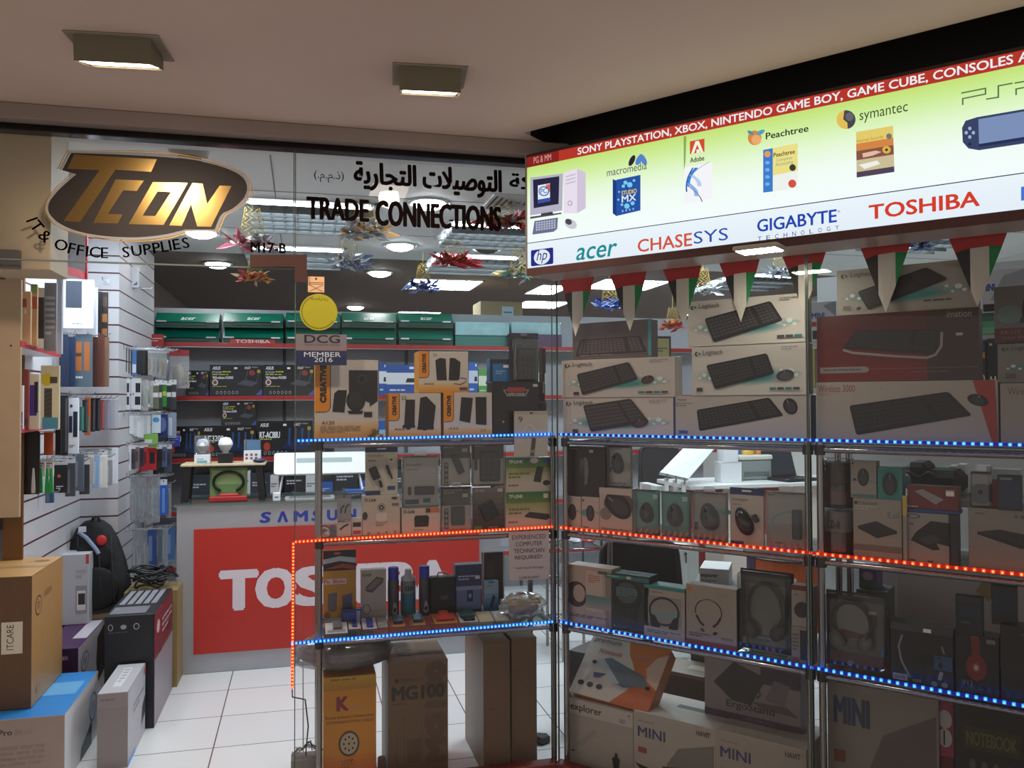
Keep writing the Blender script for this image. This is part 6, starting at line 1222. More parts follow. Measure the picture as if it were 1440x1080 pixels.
# ================================================================== SPEAKER DISPLAY, LOW SHELF
pack((454.5, 773, 500.5, 868), .26, 'yellow card with two grey gadgets and a black printed top', '#a87d28', None, None, 0, [('R', 0, .70, 1, 1, '#1c1a1c'), ('E', .42, .955, .10, .02, '#a84a3a'), ('Y', [(0, .80), (.5, .84), (1, .80), (1, .88), (.5, .91), (0, .87)], '#9fb0c0'), ('Y', [(0, .72), (.6, .74), (.95, .70), (1, .76), (.6, .80)], '#8a3a2c'), ('R', 0, .50, .70, .58, '#c9b4ae'), ('T', 'Pic Slicks', .03, .515, .66, .57, '#7a2c5a', .03), ('Y', [(.14, .36), (.42, .38), (.40, .12), (.30, .09), (.14, .12)], '#5a5656'), ('Y', [(.58, .32), (.88, .36), (.88, .06), (.58, .06)], '#4a4c66'), ('E', .12, .05, .10, .05, '#6a4a1c')], z=S3, t=.02)
carton('power_bank_box', 'white box with a flat power bank picture beside the yellow card', 'box', (507.5, 801, 543, 866), ('L', .26), .04, '#aaa396', [('T', 'POWER', .06, .87, .42, .92, '#3a3632', .03), ('Y', [(.18, .66), (.62, .86), (.90, .82), (.88, .74), (.44, .54), (.20, .58)], '#5a5650'), ('Y', [(.20, .62), (.62, .82), (.86, .79), (.44, .60)], '#77726a'), ('O', .22, .22, .17, .10, .03, '#5a5650'), ('L', .4, .14, .95, .20, 2, '#9a8a5a'), ('L', .05, .01, .9, .04, 1, '#4a4640')], z=S3, side='#c4bca8')
def can(px, label, body, cap, band=None, clear_=False):
    O, w, h, rz = rect(*px, ('L', .27), S3); r = empty('spray_can', O+Vector((w/2, w/2, 0)), 0, label, 'bottle', 'cleaning bottles on the low shelf'); R_ = w/2
    m = MB(); m.lathe([(R_*.9, 0), (R_, .004), (R_, h*.72), (R_*.86, h*.79), (R_*.72, h*.80)], (0, 0, 0), P(body, .35)); m.build('body', r)
    if band: k = MB(); k.lathe([(R_*1.005, h*.04), (R_*1.005, h*.50)], (0, 0, 0), P(band, .4)); k.text('SCREEN', -R_*.5, h*.56, R_*.5, h*.66, -R_*1.03, P('#1d2a2c', .4), .03); k.build('label', r)
    else: k = MB(); k.T = Matrix.Translation((R_*.15, -R_*1.01, h*.16)); k.prism([(R_*.55*math.cos(a)*(1 if math.sin(a) < 0 else .7), R_*.8*math.sin(a)*(1 if math.sin(a) < 0 else 1.7)) for a in [2*math.pi*i/18 for i in range(18)]], -.001, 0, P('#8f8a8a', .4)); k.prism([(R_*.3*math.cos(a), R_*.42*math.sin(a)) for a in [2*math.pi*i/14 for i in range(14)]], -.0014, -.001, P('#2b2828', .4)); k.build('printed_drop', r)
    k = MB()
    if clear_: k.lathe([(R_*.95, h*.76), (R_*.95, h*.82), (R_*.5, h*.88), (R_*.42, h*1.0)], (0, 0, 0), P('#b9b8b6', .35))
    else: k.lathe([(R_*.94, h*.76), (R_*.94, h*.985), (R_*.86, h)], (0, 0, 0), P(cap, .3))
    k.build('cap', r)
can((546, 799, 562, 865), 'dark bottle with a blue cap right beside the power bank box', '#4c4644', '#2430a0')
can((564.5, 802, 586, 863), 'spray bottle with a teal band between the two blue-capped bottles', '#6f7c7c', '#b0b0ae', '#2f6a74', True)
can((590, 797, 605.5, 861), 'dark bottle with a blue cap next to the black square pouch', '#4a4442', '#2430a0')
O, w, h, rz = rect(605.5, 812, 642, 860, ('L', .26), S3); r = empty('carry_pouch', O, 0, 'black square pouch with a handle between the blue-capped bottle and blue box', 'pouch')
mb = MB(); mb.box(0, 0, 0, w, .06, h, P('#1f1b18', .6), .008); mb.build('body', r); mb = MB(); mb.box(w*.38, -.003, h*.42, w*.68, 0, h*.54, P('#4a4440', .4), .002); mb.build('badge', r); mb = MB(); mb.tube([(w*.28, .03, h-.002), (w*.34, .03, h+.016), (w*.66, .03, h+.016), (w*.72, .03, h-.002)], .004, P('#8f8c8a', .3), 6); mb.build('handle', r)
carton('camera_box', 'blue box with a small black device window on the low shelf', 'box', (640.5, 794, 677.5, 857), ('L', .27), .06, '#2c3256', [('R', 0, .82, 1, .84, '#1d2240'), ('R', .04, .08, .96, .52, '#6a7494'), ('R', .0, .48, 1, .56, '#8f98b0'), ('R', .44, .24, .66, .48, '#17181f'), ('R', .50, .32, .60, .40, '#8fa4c8'), ('L', .1, .66, .8, .78, 2, '#a9b0c8'), ('R', .74, .70, .92, .77, '#cfd0d8')], z=S3)
carton('small_gadget_box', 'little white and blue box with a black plug picture on the low shelf', 'box', (681, 817, 701, 855), ('L', .27), .04, '#9fb0b8', [('G', 0, 0, 1, .75, '#2f6a9a', '#9ab8c8', 5), ('Y', [(.35, .16), (.62, .56), (.78, .46), (.56, .14)], '#1d1c1e'), ('L', .2, .80, .8, .86, 1, '#4a5a6a'), ('E', .5, .96, .25, .04, '#3a86c0')], z=S3)
pack((678, 776, 708, 850), .33, 'tall dark pack standing behind the little white and blue box', '#2b2522', None, None, 0, [('R', .0, .0, .06, 1, '#b9b0a8'), ('R', .94, 0, 1, 1, '#b9b0a8'), ('R', .2, .1, .5, .8, '#3a322e')], z=S3, t=.03)
# small things lying on the front of the low shelf
def flat(px, label, c_, art, dev=None, y=.03, h=.012, cat='packet'):
    ym = (px[1]+px[3])/2; p0, p1 = at(px[0], px[3], ('Z', S3)), at(px[2], px[1], ('Z', S3)); y0 = max(.03, p0.y); dp = max(.05, min(.11, p1.y-y0))
    A, B = at(px[0], ym, ('Z', S3)), at(px[2], ym, ('Z', S3)); xw = B.x-A.x; O = Vector((A.x, y0, S3+.0005)); r = empty('small_pack', O, 0, label, cat)
    m = MB(); m.T = Matrix.Rotation(math.radians(9), 4, 'X'); m.box(0, 0, 0, xw, dp, .003, P(c_, .4), .0008); t = MB(); m.T = m.T @ Matrix.Translation((0, 0, .003)) @ Matrix.Rotation(-math.pi/2, 4, 'X'); draw(m, art, xw, dp, 0, lambda q: P(q, .4)); m.build('card', r)
    if dev:
        for k_, (x0, z0, x1, z1, cc, hh) in enumerate(dev): k = MB(); k.T = Matrix.Rotation(math.radians(9), 4, 'X'); k.box(x0*xw, z0*dp, .0032, x1*xw, z1*dp, .003+hh, P(cc, .35), .002); k.build('device', r)
    return r
for px, lb, c_, art, dev in (
  ((457, 876, 488, 893), 'white card with a grey round gadget at the front of the low shelf', '#c4c0be', [('R', .1, .1, .9, .3, '#8f8c8a')], [(.35, .35, .75, .9, '#6a6868', .012)]),
  ((489, 870, 506, 886), 'white card with a dark blue stick lying beside the round gadget', '#c9c9d0', [], [(.3, .15, .7, .85, '#2a3486', .010)]),
  ((508, 868, 528, 886), 'white card with a bright blue stick lying on the low shelf', '#c6c8d2', [], [(.3, .1, .75, .9, '#2f3f9c', .010)]),
  ((529, 866, 543, 884), 'silver film packet lying on the low shelf', '#8f9094', [('L', .1, .2, .9, .8, 3, '#bfc1c6')], None),
  ((545, 866, 567, 883), 'orange card with a navy block nearer the silver packet', '#b08448', [('R', .0, .0, .2, 1, '#8a4a34')], [(.25, .2, .9, .8, '#26364c', .016)]),
  ((573, 864, 595, 881), 'orange card with a navy block beside the red gadget', '#b08448', [('R', .0, .0, .2, 1, '#8a4a34')], [(.25, .2, .9, .8, '#26405c', .016)]),
  ((607, 862, 640, 879), 'red gadget on an orange card on the low shelf', '#a8783c', [], [(.1, .2, .9, .7, '#b0302a', .012), (.3, .4, .7, .95, '#c04a3a', .016)]),
  ((641, 858, 667, 877), 'teal and black gadget on a white card on the low shelf', '#b9b4b0', [], [(.1, .35, .9, .95, '#2a4a4c', .014), (.2, .1, .85, .35, '#1d1d20', .010)]),
  ((669, 860, 690, 876), 'yellow coiled lead on a clear card on the low shelf', '#b0a490', [('O', .5, .5, .34, .38, .06, '#c8a43a')], None),
  ((691, 860, 711, 875), 'white coiled lead on a clear card next to the crinkled bag', '#aaa6a0', [('O', .5, .5, .34, .38, .06, '#d8d6d2')], None)): flat(px, lb, c_, art, dev)
carton('adapter_pack', 'dark blue adapter pack leaning behind the cards of blue sticks', 'packet', (480, 857, 508, 876), ('L', .20), .03, '#232a52', [('R', .1, .3, .7, .8, '#3a4480'), ('R', .75, .2, .95, .9, '#8f94a8')], z=S3, rough=.25)
# crinkled clear bag with yellow cable
p = at(740, 868, ('L', .14)); r = empty('crinkled_bag', (p.x-.012, .15, S3+.001), 0, 'crinkled clear bag with a yellow band at the corner of the low shelf', 'bag')
rn = random.Random(11); mb = MB(); W_ = .10
mb.ell((0, 0, .045), (W_, .06, .055), clear((.93, .93, .92), .10, .7, .10, .22, (.75, .73, .70)), 22, 12, None, -.5, lambda q: q*(1+rn.uniform(-.14, .22)), False); mb.build('film', r)
mb = MB(); mb.tube([(.8*W_*math.cos(a*.5), .035*math.sin(a*.5), .065+.006*math.sin(a*2)) for a in range(13)], .006, P('#c8a02a', .5), 6, True); mb.build('yellow_band', r)
mb = MB(); mb.ell((.0, 0, .04), (W_*.72, .035, .034), P('#a88f78', .6), 14, 8); mb.build('contents', r)

# ================================================================== SPEAKER DISPLAY, FLOOR
def floorbox(name, label, x0, x1, ytop, d, depth, col, art, h=None, cat='box', **k):
    A, B = at(x0, 1010, ('L', d)), at(x1, 1010, ('L', d)); zt_ = at((x0+x1)/2, ytop, ('L', d)).z
    return carton(name, label, cat, None, L0, depth, col, art, origin=(Vector((A.x, A.y, 0)), B.x-A.x, zt_, 0), **k)
korea = [('G', 0, 0, 1, .30, '#c8502a', '#cf7d1e', 6), ('R', 0, .30, 1, .88, '#d08a1c'), ('G', 0, .88, 1, 1, '#b8861e', '#c09428', 3)]+[('L', .12, .95, .95, .985, 1, '#8a6a20')]+[
    ('T', 'K', .26, .70, .46, .82, '#8a2a3c', .10), ('T', 'Kuncha', .48, .70, .78, .755, '#c08a70', .02), ('T', 'Korea Industry Corporation', .04, .62, .96, .655, '#3a2a1c', .02), ('T', 'COMMUNICATION CABLES', .05, .585, .95, .61, '#4a361c', .02),
    ('E', .48, .40, .20, .115, '#4a3c30'), ('E', .48, .40, .165, .095, '#b9a890')]+[('E', .48+.10*math.cos(a), .40+.058*math.sin(a), .018, .011, '#2e2620') for a in [i*.785 for i in range(8)]]+[('E', .48, .40, .02, .011, '#2e2620'), ('T', 'UTP', .34, .235, .56, .26, '#3a2a1c', .02), ('L', .34, .18, .6, .225, 2, '#9a6a20'), ('T', 'Cat.6', .04, .03, .48, .12, '#a84a20', .04), ('R', .54, .055, .94, .11, '#3c2a1e'), ('T', 'UTP', .62, .065, .84, .10, '#b89a7a', .02)]
floorbox('cable_carton', 'orange and yellow network cable carton on the floor beside the chrome pole', 455, 529, 951, .115, .22, '#c8861c', korea, side='#b0761a')
# bundle in a grey plastic bag on the orange carton
zb6 = at(490, 951, ('L', .10)).z; p = at(487, 930, ('L', .2)); r = empty('plastic_bundle', (p.x, .22, zb6+.001), 0, 'grey plastic wrapped bundle lying on the orange cable carton', 'bundle')
rn = random.Random(4); mb = MB(); bl = P('#5b5759', .3, 0, .3, 18, .4)
mb.ell((0, 0, .074), (.185, .12, .078), bl, 18, 9, None, -.5, lambda q: Vector((math.copysign(abs(q.x/.185)**.8*.185, q.x)*(1+rn.uniform(-.06, .06)), q.y*(1+rn.uniform(-.08, .08)), math.copysign(abs(q.z/.07)**.7*.066, q.z)*(1+rn.uniform(-.12, .10) if q.z > 0 else 1))), False); mb.build('wrapped_body', r)
mb = MB(); mb.ell((-.01, 0, .072), (.215, .13, .082), clear((.86, .86, .88), .05, .6, .12, .16, (.55, .55, .58)), 20, 10, None, -.5, lambda q: Vector((q.x*(1+rn.uniform(-.08, .08)), q.y, max(-.065, q.z*(1+rn.uniform(-.1, .12)))))); mb.build('clear_film', r)
CB2, CB3 = '#6a5138', '#5d4732'
mg = [('T', 'MG100', .66, .16, .92, .97, '#5c4530', .05, 90), ('T', 'THERMALTECH', .20, .835, .58, .865, '#3a2a1c', .02), ('E', .14, .85, .035, .018, '#3a2a1c'), ('T', 'MG100', .07, .69, .93, .80, '#33251a', .09), ('L', .07, .645, .4, .665, 1, '#4c3926'), ('A', [(.26, .14), (.26, .56), (.56, .56), (.56, .14), (.26, .14)], .008, '#4c3926'), ('A', [(.14, .12), (.14, .40), (.26, .56)], .008, '#4c3926'), ('R', .30, .16, .54, .36, '#604833'), ('A', [(.14, .12), (.26, .14)], .008, '#4c3926')]
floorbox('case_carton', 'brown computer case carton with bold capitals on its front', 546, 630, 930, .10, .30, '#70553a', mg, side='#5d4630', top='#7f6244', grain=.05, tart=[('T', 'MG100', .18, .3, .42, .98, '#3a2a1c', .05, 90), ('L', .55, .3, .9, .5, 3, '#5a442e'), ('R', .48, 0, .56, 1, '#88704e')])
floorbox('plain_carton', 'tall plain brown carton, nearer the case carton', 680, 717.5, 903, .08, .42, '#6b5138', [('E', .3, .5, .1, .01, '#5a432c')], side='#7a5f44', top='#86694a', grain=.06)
for o_ in list(bpy.data.objects)[-1:]:
    pass
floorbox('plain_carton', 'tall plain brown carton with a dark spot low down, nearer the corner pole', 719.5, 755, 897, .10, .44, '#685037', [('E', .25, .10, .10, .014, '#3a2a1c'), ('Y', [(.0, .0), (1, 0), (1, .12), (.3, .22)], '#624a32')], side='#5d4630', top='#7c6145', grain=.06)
# transformer with leads by the door edge
p = at(430, 1078, ('Z', .0)); p.y = max(p.y, .08); r = empty('led_transformer', (p.x, .12, 0), 0, 'small grey transformer with tangled leads by the glass edge', 'power supply')
zt8 = max(.05, at(430, 1066, ('L', .10)).z); mb = MB(); mb.box(-.06, -.03, 0, .06, .05, zt8, P('#7f7a74', .5), .004); mb.build('case', r); mb = MB(); rn = random.Random(8)
for k in range(5): mb.tube([(-.05+.11*i/8+rn.uniform(-.01, .01), .0+rn.uniform(-.02, .03), zt8+.01+.05*math.sin(math.pi*i/8)*rn.uniform(.5, 1)) for i in range(9)], .0028, P('#3c3a3a' if k % 2 else '#8f8a86', .5), 5)
mb.build('leads', r); q0 = at(411, 970, LD); d0 = q0-Vector((p.x, .12, 0)); mb = MB(); mb.tube([d0, d0+Vector((.0, .005, -.03)), d0+Vector((.05, .02, -.05)), d0+Vector((.062, .03, -.16)), (.0, .01, zt8+.02), (.0, .0, zt8)], .003, P('#4a4644', .5), 6); mb.build('supply_lead', r)
p = at(537, 1074, ('L', .055)); mb = MB(); mb.box(-.016, -.008, 0, .016, .012, max(.05, at(537, 1064, ('L', .055)).z), P('#4a1c1a', .4), .006); mb.box(-.008, -.0095, .012, .008, -.008, .03, P('#a83a34', .4)); tag(mb.build('red_gadget', None, (p.x, .06, 0)), 'little dark red gadget standing between the two lettered cartons', 'gadget')
p = at(773, 1056, ('L', .3)); mb = MB(); mb.box(-.03, -.03, 0, .03, .03, .032, P('#1c1a1a', .4), .006); mb.tube([(.03, 0, .012), (.06, .01, .006), (.08, .05, .004), (.05, .09, .004)], .003, P('#1c1a1a', .5), 5); o_ = mb.build('plug_adapter', None, (p.x-.02, .36, 0.0005)); o_.rotation_euler = (0, 0, .5); tag(o_, 'black plug adapter lying on the tiles by the corner pole', 'adapter')
# ================================================================== KEYBOARD DISPLAY, TOP SHELF
TEAL, TEALD = '#4fa3a0', '#2f7f80'
def logi(kq, model='', word=True, extra=(), bg='#c6c0b8', keyc='#1c1b1c', key='#333133', rows=6, cols=17, ms=None):
    a = [('E', .46+.03*i/9, .40-.05*i/9, .45-.24*i/9, .22-.15*i/9, mixc(bg, TEALD, (i/9)**1.2*.9)) for i in range(10)]+[('E', .87, .42, .12-.02*i, .07-.013*i, mixc(bg, TEAL, .12*i)) for i in range(1, 5)]
    for x, y, r_ in ((.12, .42, .02), (.17, .35, .015), (.88, .46, .025), (.92, .38, .018), (.84, .36, .012), (.08, .36, .012), (.80, .48, .014)): a.append(('E', x, y, r_, r_*2.1, mixc('#d8ecea', bg, .3)))
    if word: a += [('T', 'Logitech', .11, .80, .29, .93, '#3a3634', .0), ('E', .052, .855, .018, .045, '#2c2828'), ('E', .060, .855, .010, .028, bg), ('E', .078, .86, .008, .02, '#2c2828')]
    a += [('K', kq, keyc, key, rows, cols)]
    if ms: a += [('M', *ms)]
    a += [('L', .80, .86, .95, .94, 2, '#8f8a84'), *extra]
    return a
bars = [('R', .70+.065*k, .10, .755+.065*k, .15, '#2f7f80' if k in (0, 2) else '#4a4644') for k in range(4)]
sq_ = [('R', .12, .07, .17, .15, '#3a3634')]
K1 = ('R', .06)
carton('keyboard_box', 'white and teal keyboard and mouse box, lowest in the stack at the corner', 'box', (792, 559, 947, 618), ('R', .07), .07, '#c3bab2', logi([(.20, .80), (.64, .97), (.80, .40), (.27, .14)], '', True, [('R', .10, .10, .15, .20, '#3a3634'), ('R', .77, .05, .97, .09, '#3a3634')], keyc='#2e2426', key='#4c4749', ms=(.72, .38, .07, .035, 12, '#3a2426')), z=S1, side='#24406e')
z2 = at(870, 559, ('R', .07)).z+.0008
carton('keyboard_box', 'white and teal keyboard and mouse box, second from the bottom at the corner', 'box', (790, 504, 949, 558.5), ('R', .065), .07, '#c3bab2', logi([(.15, .62), (.62, .90), (.70, .46), (.20, .06)], '', True, bars+sq_, keyc='#2c2224', key='#454143', ms=(.78, .44, .055, .03, 12, '#3a2224')), z=z2, side='#b0a8a0')
z3 = at(870, 503.5, ('R', .075)).z+.0008
carton('keyboard_box', 'dull purple-grey keyboard box on top of the stack at the corner', 'box', (805, 452, 916, 503.5), ('R', .12), .06, '#5c5052', [('R', .96, 0, 1, 1, '#3f8a90'), ('K', [(.10, .55), (.86, .58), (.95, .14), (.04, .10)], '#33282a', '#5a4e50', 6, 16), ('L', .1, .08, .8, .13, 1, '#7a6e70'), ('R', 0, .02, 1, .06, '#6a5a5c')], z=z3)
carton('keyboard_box', 'cream keyboard and mouse box with a navy edge, under the two bigger teal ones', 'box', (948, 556, 1140, 621), ('R', .07), .07, '#b3aba2', [('R', 0, 0, .012, 1, '#26406e'), ('T', 'Microsoft', .03, .89, .10, .94, '#5a544e', 0), ('L', .015, .74, .15, .84, 2, '#8a847c'), ('K', [(.18, .68), (.72, .95), (.82, .56), (.20, .20)], '#171616', '#343233', 6, 18), ('M', .865, .76, .048, .058, 28, '#1c1b1c'), ('R', .02, .14, .11, .21, '#2f5a9c'), ('E', .03, .175, .012, .03, '#8fb0d8')], z=S1, side='#26406e')
z5 = at(1050, 556, ('R', .07)).z+.0008
carton('keyboard_box', 'white and teal keyboard box with a mouse, middle of the stack by the glass joint', 'box', (973, 485, 1134, 555.5), ('R', .065), .08, '#c9c4bc', logi([(.14, .62), (.68, .82), (.74, .42), (.22, .12)], '', True, bars+[('R', .05, .08, .105, .16, '#3a3634')], ms=(.83, .38, .075, .045, 10, '#3a3a3c')), z=z5)
z6 = at(1050, 484.5, ('R', .07)).z+.0008
carton('keyboard_box', 'white and teal keyboard box topping the stack by the glass joint', 'box', (967, 418, 1132, 484), ('R', .07), .08, '#cdc8bf', logi([(.16, .60), (.73, .88), (.83, .46), (.24, .07)], '', True, [('T', '120', .82, .88, .88, .94, '#8f8a80', 0)]+[('R', .78+.07*k, .10, .84+.07*k, .16, '#2f7f80' if k == 2 else '#4a4644') for k in range(3)], key='#434142'), z=z6, side='#a8a098')
# beyond the joint
wl = [('T', 'Wireless 3000', .012, .84, .235, .955, '#8a4438', .0), ('T', 'Desktop', .012, .775, .08, .83, '#a86a5a', 0), ('Y', [(.875, 1), (.985, 1), (1, .0), (.975, 0)], '#9a3222'), ('K', [(.20, .62), (.75, .83), (.87, .47), (.24, .14)], '#151314', '#242223', 6, 18), ('M', .90, .70, .055, .032, -18, '#1c1919'), ('L', .38, .86, .42, .90, 1, '#8a847c'), ('L', .86, .03, .96, .06, 1, '#8a847c')]
carton('keyboard_box', 'cream keyboard and mouse box with an orange stripe under the dark red one', 'box', (1148, 536, 1404, 626), ('R', .07), .08, '#a39a90', wl, z=S1, side='#2a2f4a')
z8 = at(1270, 535.5, ('R', .07)).z+.0008
im = [('G', 0, 0, 1, 1, '#6e1713', '#4a1614', 4), ('R', .70, 0, 1, 1, '#33201e'), ('K', [(.26, .76), (.77, .73), (.76, .36), (.17, .50)], '#1b191a', '#2a2829', 6, 18), ('A', [(.175, .48), (.24, .43), (.5, .36), (.70, .32), (.75, .36), (.785, .48), (.79, .68)], .016, '#8a8684'), ('T', 'imation', .82, .88, .96, .97, '#9a8a86', .01), ('R', .02, .13, .32, .22, '#8a8380'), ('Y', [(.32, .13), (.34, .15), (.34, .20), (.32, .22)], '#8a8380'), ('T', 'Multi-media Wireless Keyboard', .045, .155, .29, .195, '#2a2220', .03), ('R', .34, .175, .99, .18, '#7a6a66'), ('L', .6, .10, .97, .13, 1, '#6a4a46'), ('R', .87, .62, .91, .66, '#a8a09a')]
carton('keyboard_box', 'dark red wireless keyboard box in the middle of the far stack', 'box', (1149, 439, 1377, 535.5), ('R', .075), .08, '#4a1a17', im, z=z8, rough=.3)
z9 = at(1270, 438.5, ('R', .08)).z+.0008
carton('keyboard_box', 'white and teal keyboard box on top of the dark red one', 'box', (1177, 372, 1374, 438.5), ('R', .09), .08, '#9c978e', logi([(.16, .50), (.66, .90), (.81, .62), (.24, .08)], '', True, [('L', .64, .16, .96, .22, 1, '#4a4644'), ('R', .05, .1, .11, .2, '#6a645c'), ('Y', [(.15, .1), (.16, .16), (.19, .16), (.18, .1)], '#1c1b1c')], bg='#9c978e', key='#2f2d2e'), z=z9)
carton('keyboard_box', 'cream wireless box at the foot of the farthest stack', 'box', (1407, 538, 1600, 628), ('R', .07), .08, '#958c80', [('T', 'Wireless', .06, .82, .28, .94, '#7a5448', 0), ('K', [(.40, .6), (.85, .8), (.95, .4), (.45, .2)], '#151314', '#242223', 6, 16)], z=S1)
z11 = at(1490, 537.5, ('R', .07)).z+.0008
carton('keyboard_box', 'grey and teal keyboard box in the middle of the farthest stack', 'box', (1403, 480, 1600, 537.5), ('R', .075), .08, '#77736c', logi([(.30, .70), (.74, .9), (.83, .5), (.33, .2)], '', True, [('R', .06, .1, .14, .24, '#5a564e')], bg='#77736c', key='#2a292a'), z=z11)
z12 = at(1490, 479.5, ('R', .08)).z+.0008
carton('keypad_box', 'grey box with a dark red band topping the farthest stack', 'box', (1398, 397, 1590, 479.5), ('R', .085), .08, '#5f5c5a', [('R', 0, .0, 1, .26, '#4a1714'), ('T', 'KR-110', .05, .15, .20, .22, '#8a5a54', 0), ('T', 'Value Desktop', .05, .05, .36, .12, '#8a5a54', 0), ('Y', [(.20, .34), (.24, .86), (.9, .90), (.95, .3)], '#191819'), ('E', .12, .5, .1, .16, mixc(TEAL, '#5f5c5a', .7))], z=z12)
# white boxes and oddments farther back on wall shelves
# ================================================================== KEYBOARD DISPLAY, MIDDLE SHELF
D2 = ('R', .06)
carton('mouse_box', 'black box with a silver-edged mouse, standing at the corner pole', 'box', (794, 628, 851, 697), ('R', .07), .05, '#241a1b', [('E', .48, .58, .12, .17, '#3a2e30'), ('Y', [(.50, .80), (.58, .74), (.60, .50), (.56, .26), (.50, .22)], '#5a6270'), ('E', .44, .66, .05, .10, '#4a4448'), ('L', .15, .93, .45, .96, 1, '#8a8084'), ('R', .62, .88, .72, .94, '#a89c9c')], z=at(820, 698, ('R', .07)).z)
for px, lb in (((793, 698, 817, 743), 'small white mouse box, first of two under the black mouse box'), ((818, 699, 842.5, 744), 'small white mouse box, second of two under the black mouse box')):
    carton('mouse_box', lb, 'box', px, ('R', .06), .05, '#b5a39a', [('E', .2, .52, .22, .10, '#5a8a8c'), ('M', .5, .52, .24, .40, 0, '#2a2022'), ('A', [(.7, .6), (.98, .52)], .05, '#5a8a8c'), ('L', .1, .06, .6, .11, 1, '#3a302e'), ('R', .06, .86, .16, .92, '#3a302e')], z=S2)
device_card('mouse_pack', 'tall white mouse pack leaning above the box with the big mouse', (849, 627, 886, 684), ('R', .09), '#b4aaa4', [('E', .6, .5, .5, .12, '#a09a96'), ('R', .10, .36, .22, .48, '#3a3436'), ('T', 'Wireless Mouse', .08, .07, .78, .14, '#3a3a40', .02), ('R', .2, .90, .6, .95, '#8a8480')], [('mouse', .46, .58, .22, .36, '#1f1a1c', -8)], None, at(868, 686, ('R', .09)).z, True)
carton('mouse_box', 'open white box with a big dark mouse, beside the two small mouse boxes', 'box', (843, 687, 889, 747), ('R', .06), .06, '#b0a098', [('E', .6, .66, .46, .26, '#5a4a48'), ('E', .2, .42, .18, .14, '#7a6c6a'), ('M', .58, .62, .30, .44, 55, '#241c1e'), ('R', 0, .86, 1, 1, '#b8a9a0'), ('T', 'Multimedia Mouse', .08, .06, .9, .11, '#3a302e', .02)], z=S2)
for px, lb, c_, mc, ang in (((890, 689, 925, 750), 'teal mouse blister nearest the big dark mouse box', '#3f8a84', '#2a2826', -6), ((927, 692, 968, 756), 'teal mouse blister next to the grey mouse blister', '#3f8a84', '#232222', -4), ((972, 692, 1021, 762), 'grey mouse blister between the teal and the navy-topped ones', '#8f8884', '#2f2b2a', -14)):
    device_card('mouse_blister', lb, px, ('R', .06), c_, [('R', .72, .80, .90, .90, '#a8c4c0'), ('R', 0, 0, 1, .06, mixc(c_, '#000000', .2))] if '3f8' in c_ else [('E', .85, .62, .25, .06, '#6a9490'), ('R', .03, .22, .14, .38, '#3a3634'), ('R', .05, .03, .8, .08, '#3f6a66')], [('mouse', .48, .50, .27, .38, mc, ang)], None, S2, True)
device_card('mouse_blister', 'white mouse card with a navy top and slanting black mouse', (1024, 687, 1072, 769), ('R', .06), '#b5aaa2', [('T', 'Kensington', .08, .76, .52, .82, '#5a544e', 0), ('R', 0, 0, .4, .07, '#4a2f5a'), ('L', .08, .68, .5, .72, 1, '#8a8078')], [('mouse', .42, .42, .24, .42, '#1c1b1c', -24), ('block', .70, .42, .84, .56, '#2a292b', -30)], ('#22345e', .12), S2, False)
device_card('presenter_blister', 'grey blister of a long black presenter next to the glass joint', (1075, 692, 1135, 777), ('R', .06), '#9a918a', [('A', [(.14, .30), (.16, .52), (.40, .64), (.75, .66)], .04, '#6f9a94'), ('L', .05, .90, .3, .94, 1, '#5a544e'), ('L', .2, .08, .5, .12, 1, '#4a4440')], [('block', .64, .20, .84, .70, '#1a191a', 0)], None, S2, True)
def spindle(px, label, z, word, top_clear):
    O, w, h, rz = rect(*px, ('R', .06), z); R_ = w/2; r = empty('disc_spindle', O+TA*R_+NA*R_, rz, label, 'disc spindle')
    m = MB(); m.lathe([(R_, 0), (R_*1.02, .004), (R_*1.02, .012), (R_*.98, .014)], (0, 0, 0), P('#1c1818', .3), 28); m.build('base', r)
    m = MB(); m.lathe([(R_*.985, .014), (R_*.985, h*.55)], (0, 0, 0), P('#5f211c', .35), 28); m.lathe([(R_*.98, h*.55), (R_*.98, h*.93)], (0, 0, 0), P('#3a3430' if top_clear else '#8f857c', .25), 28)
    m.build('label_wrap', r)
    m = MB(); n = 16
    def curved(x0, x1, z0, z1, c_, rr):
        pts = [math.asin(max(-1, min(1, x0+(x1-x0)*i/n))) for i in range(n+1)]; m.add([(rr*math.sin(a), -rr*math.cos(a), zz_) for zz_ in (z0, z1) for a in pts], [(i, i+1, n+2+i, n+1+i) for i in range(n)], P(c_, .35))
    curved(-.1, .75, h*.34, h*.52, '#191517', R_*.992) if top_clear else curved(-.95, -.6, h*.48, h*.86, '#191517', R_*.992)
    if not top_clear: curved(-.55, .9, h*.5, h*.90, '#8f8a84', R_*.990)
    m.build('printed_panel', r)
    if word: m = MB(); m.text(word, -R_*.34, h*.58, R_*.42, h*.75, -R_*1.0-.004, P('#1d1a1a', .4), .03); m.build('lettering', r)
    m = MB(); m.lathe([(R_*1.0, .012), (R_*1.0, h*.97), (R_*.92, h), (R_*.3, h)], (0, 0, 0), clear((.94, .93, .92), .03, .6, .03), 28); m.build('clear_cover', r)
spindle((1147, 715, 1197, 783), 'lower disc spindle with a red and white label beside the glass joint', S2, 'CD-R', False)
spindle((1147, 646, 1196, 714), 'upper disc spindle with a red label and clear top beside the glass joint', at(1172, 715, ('R', .06)).z+.001, '', True)
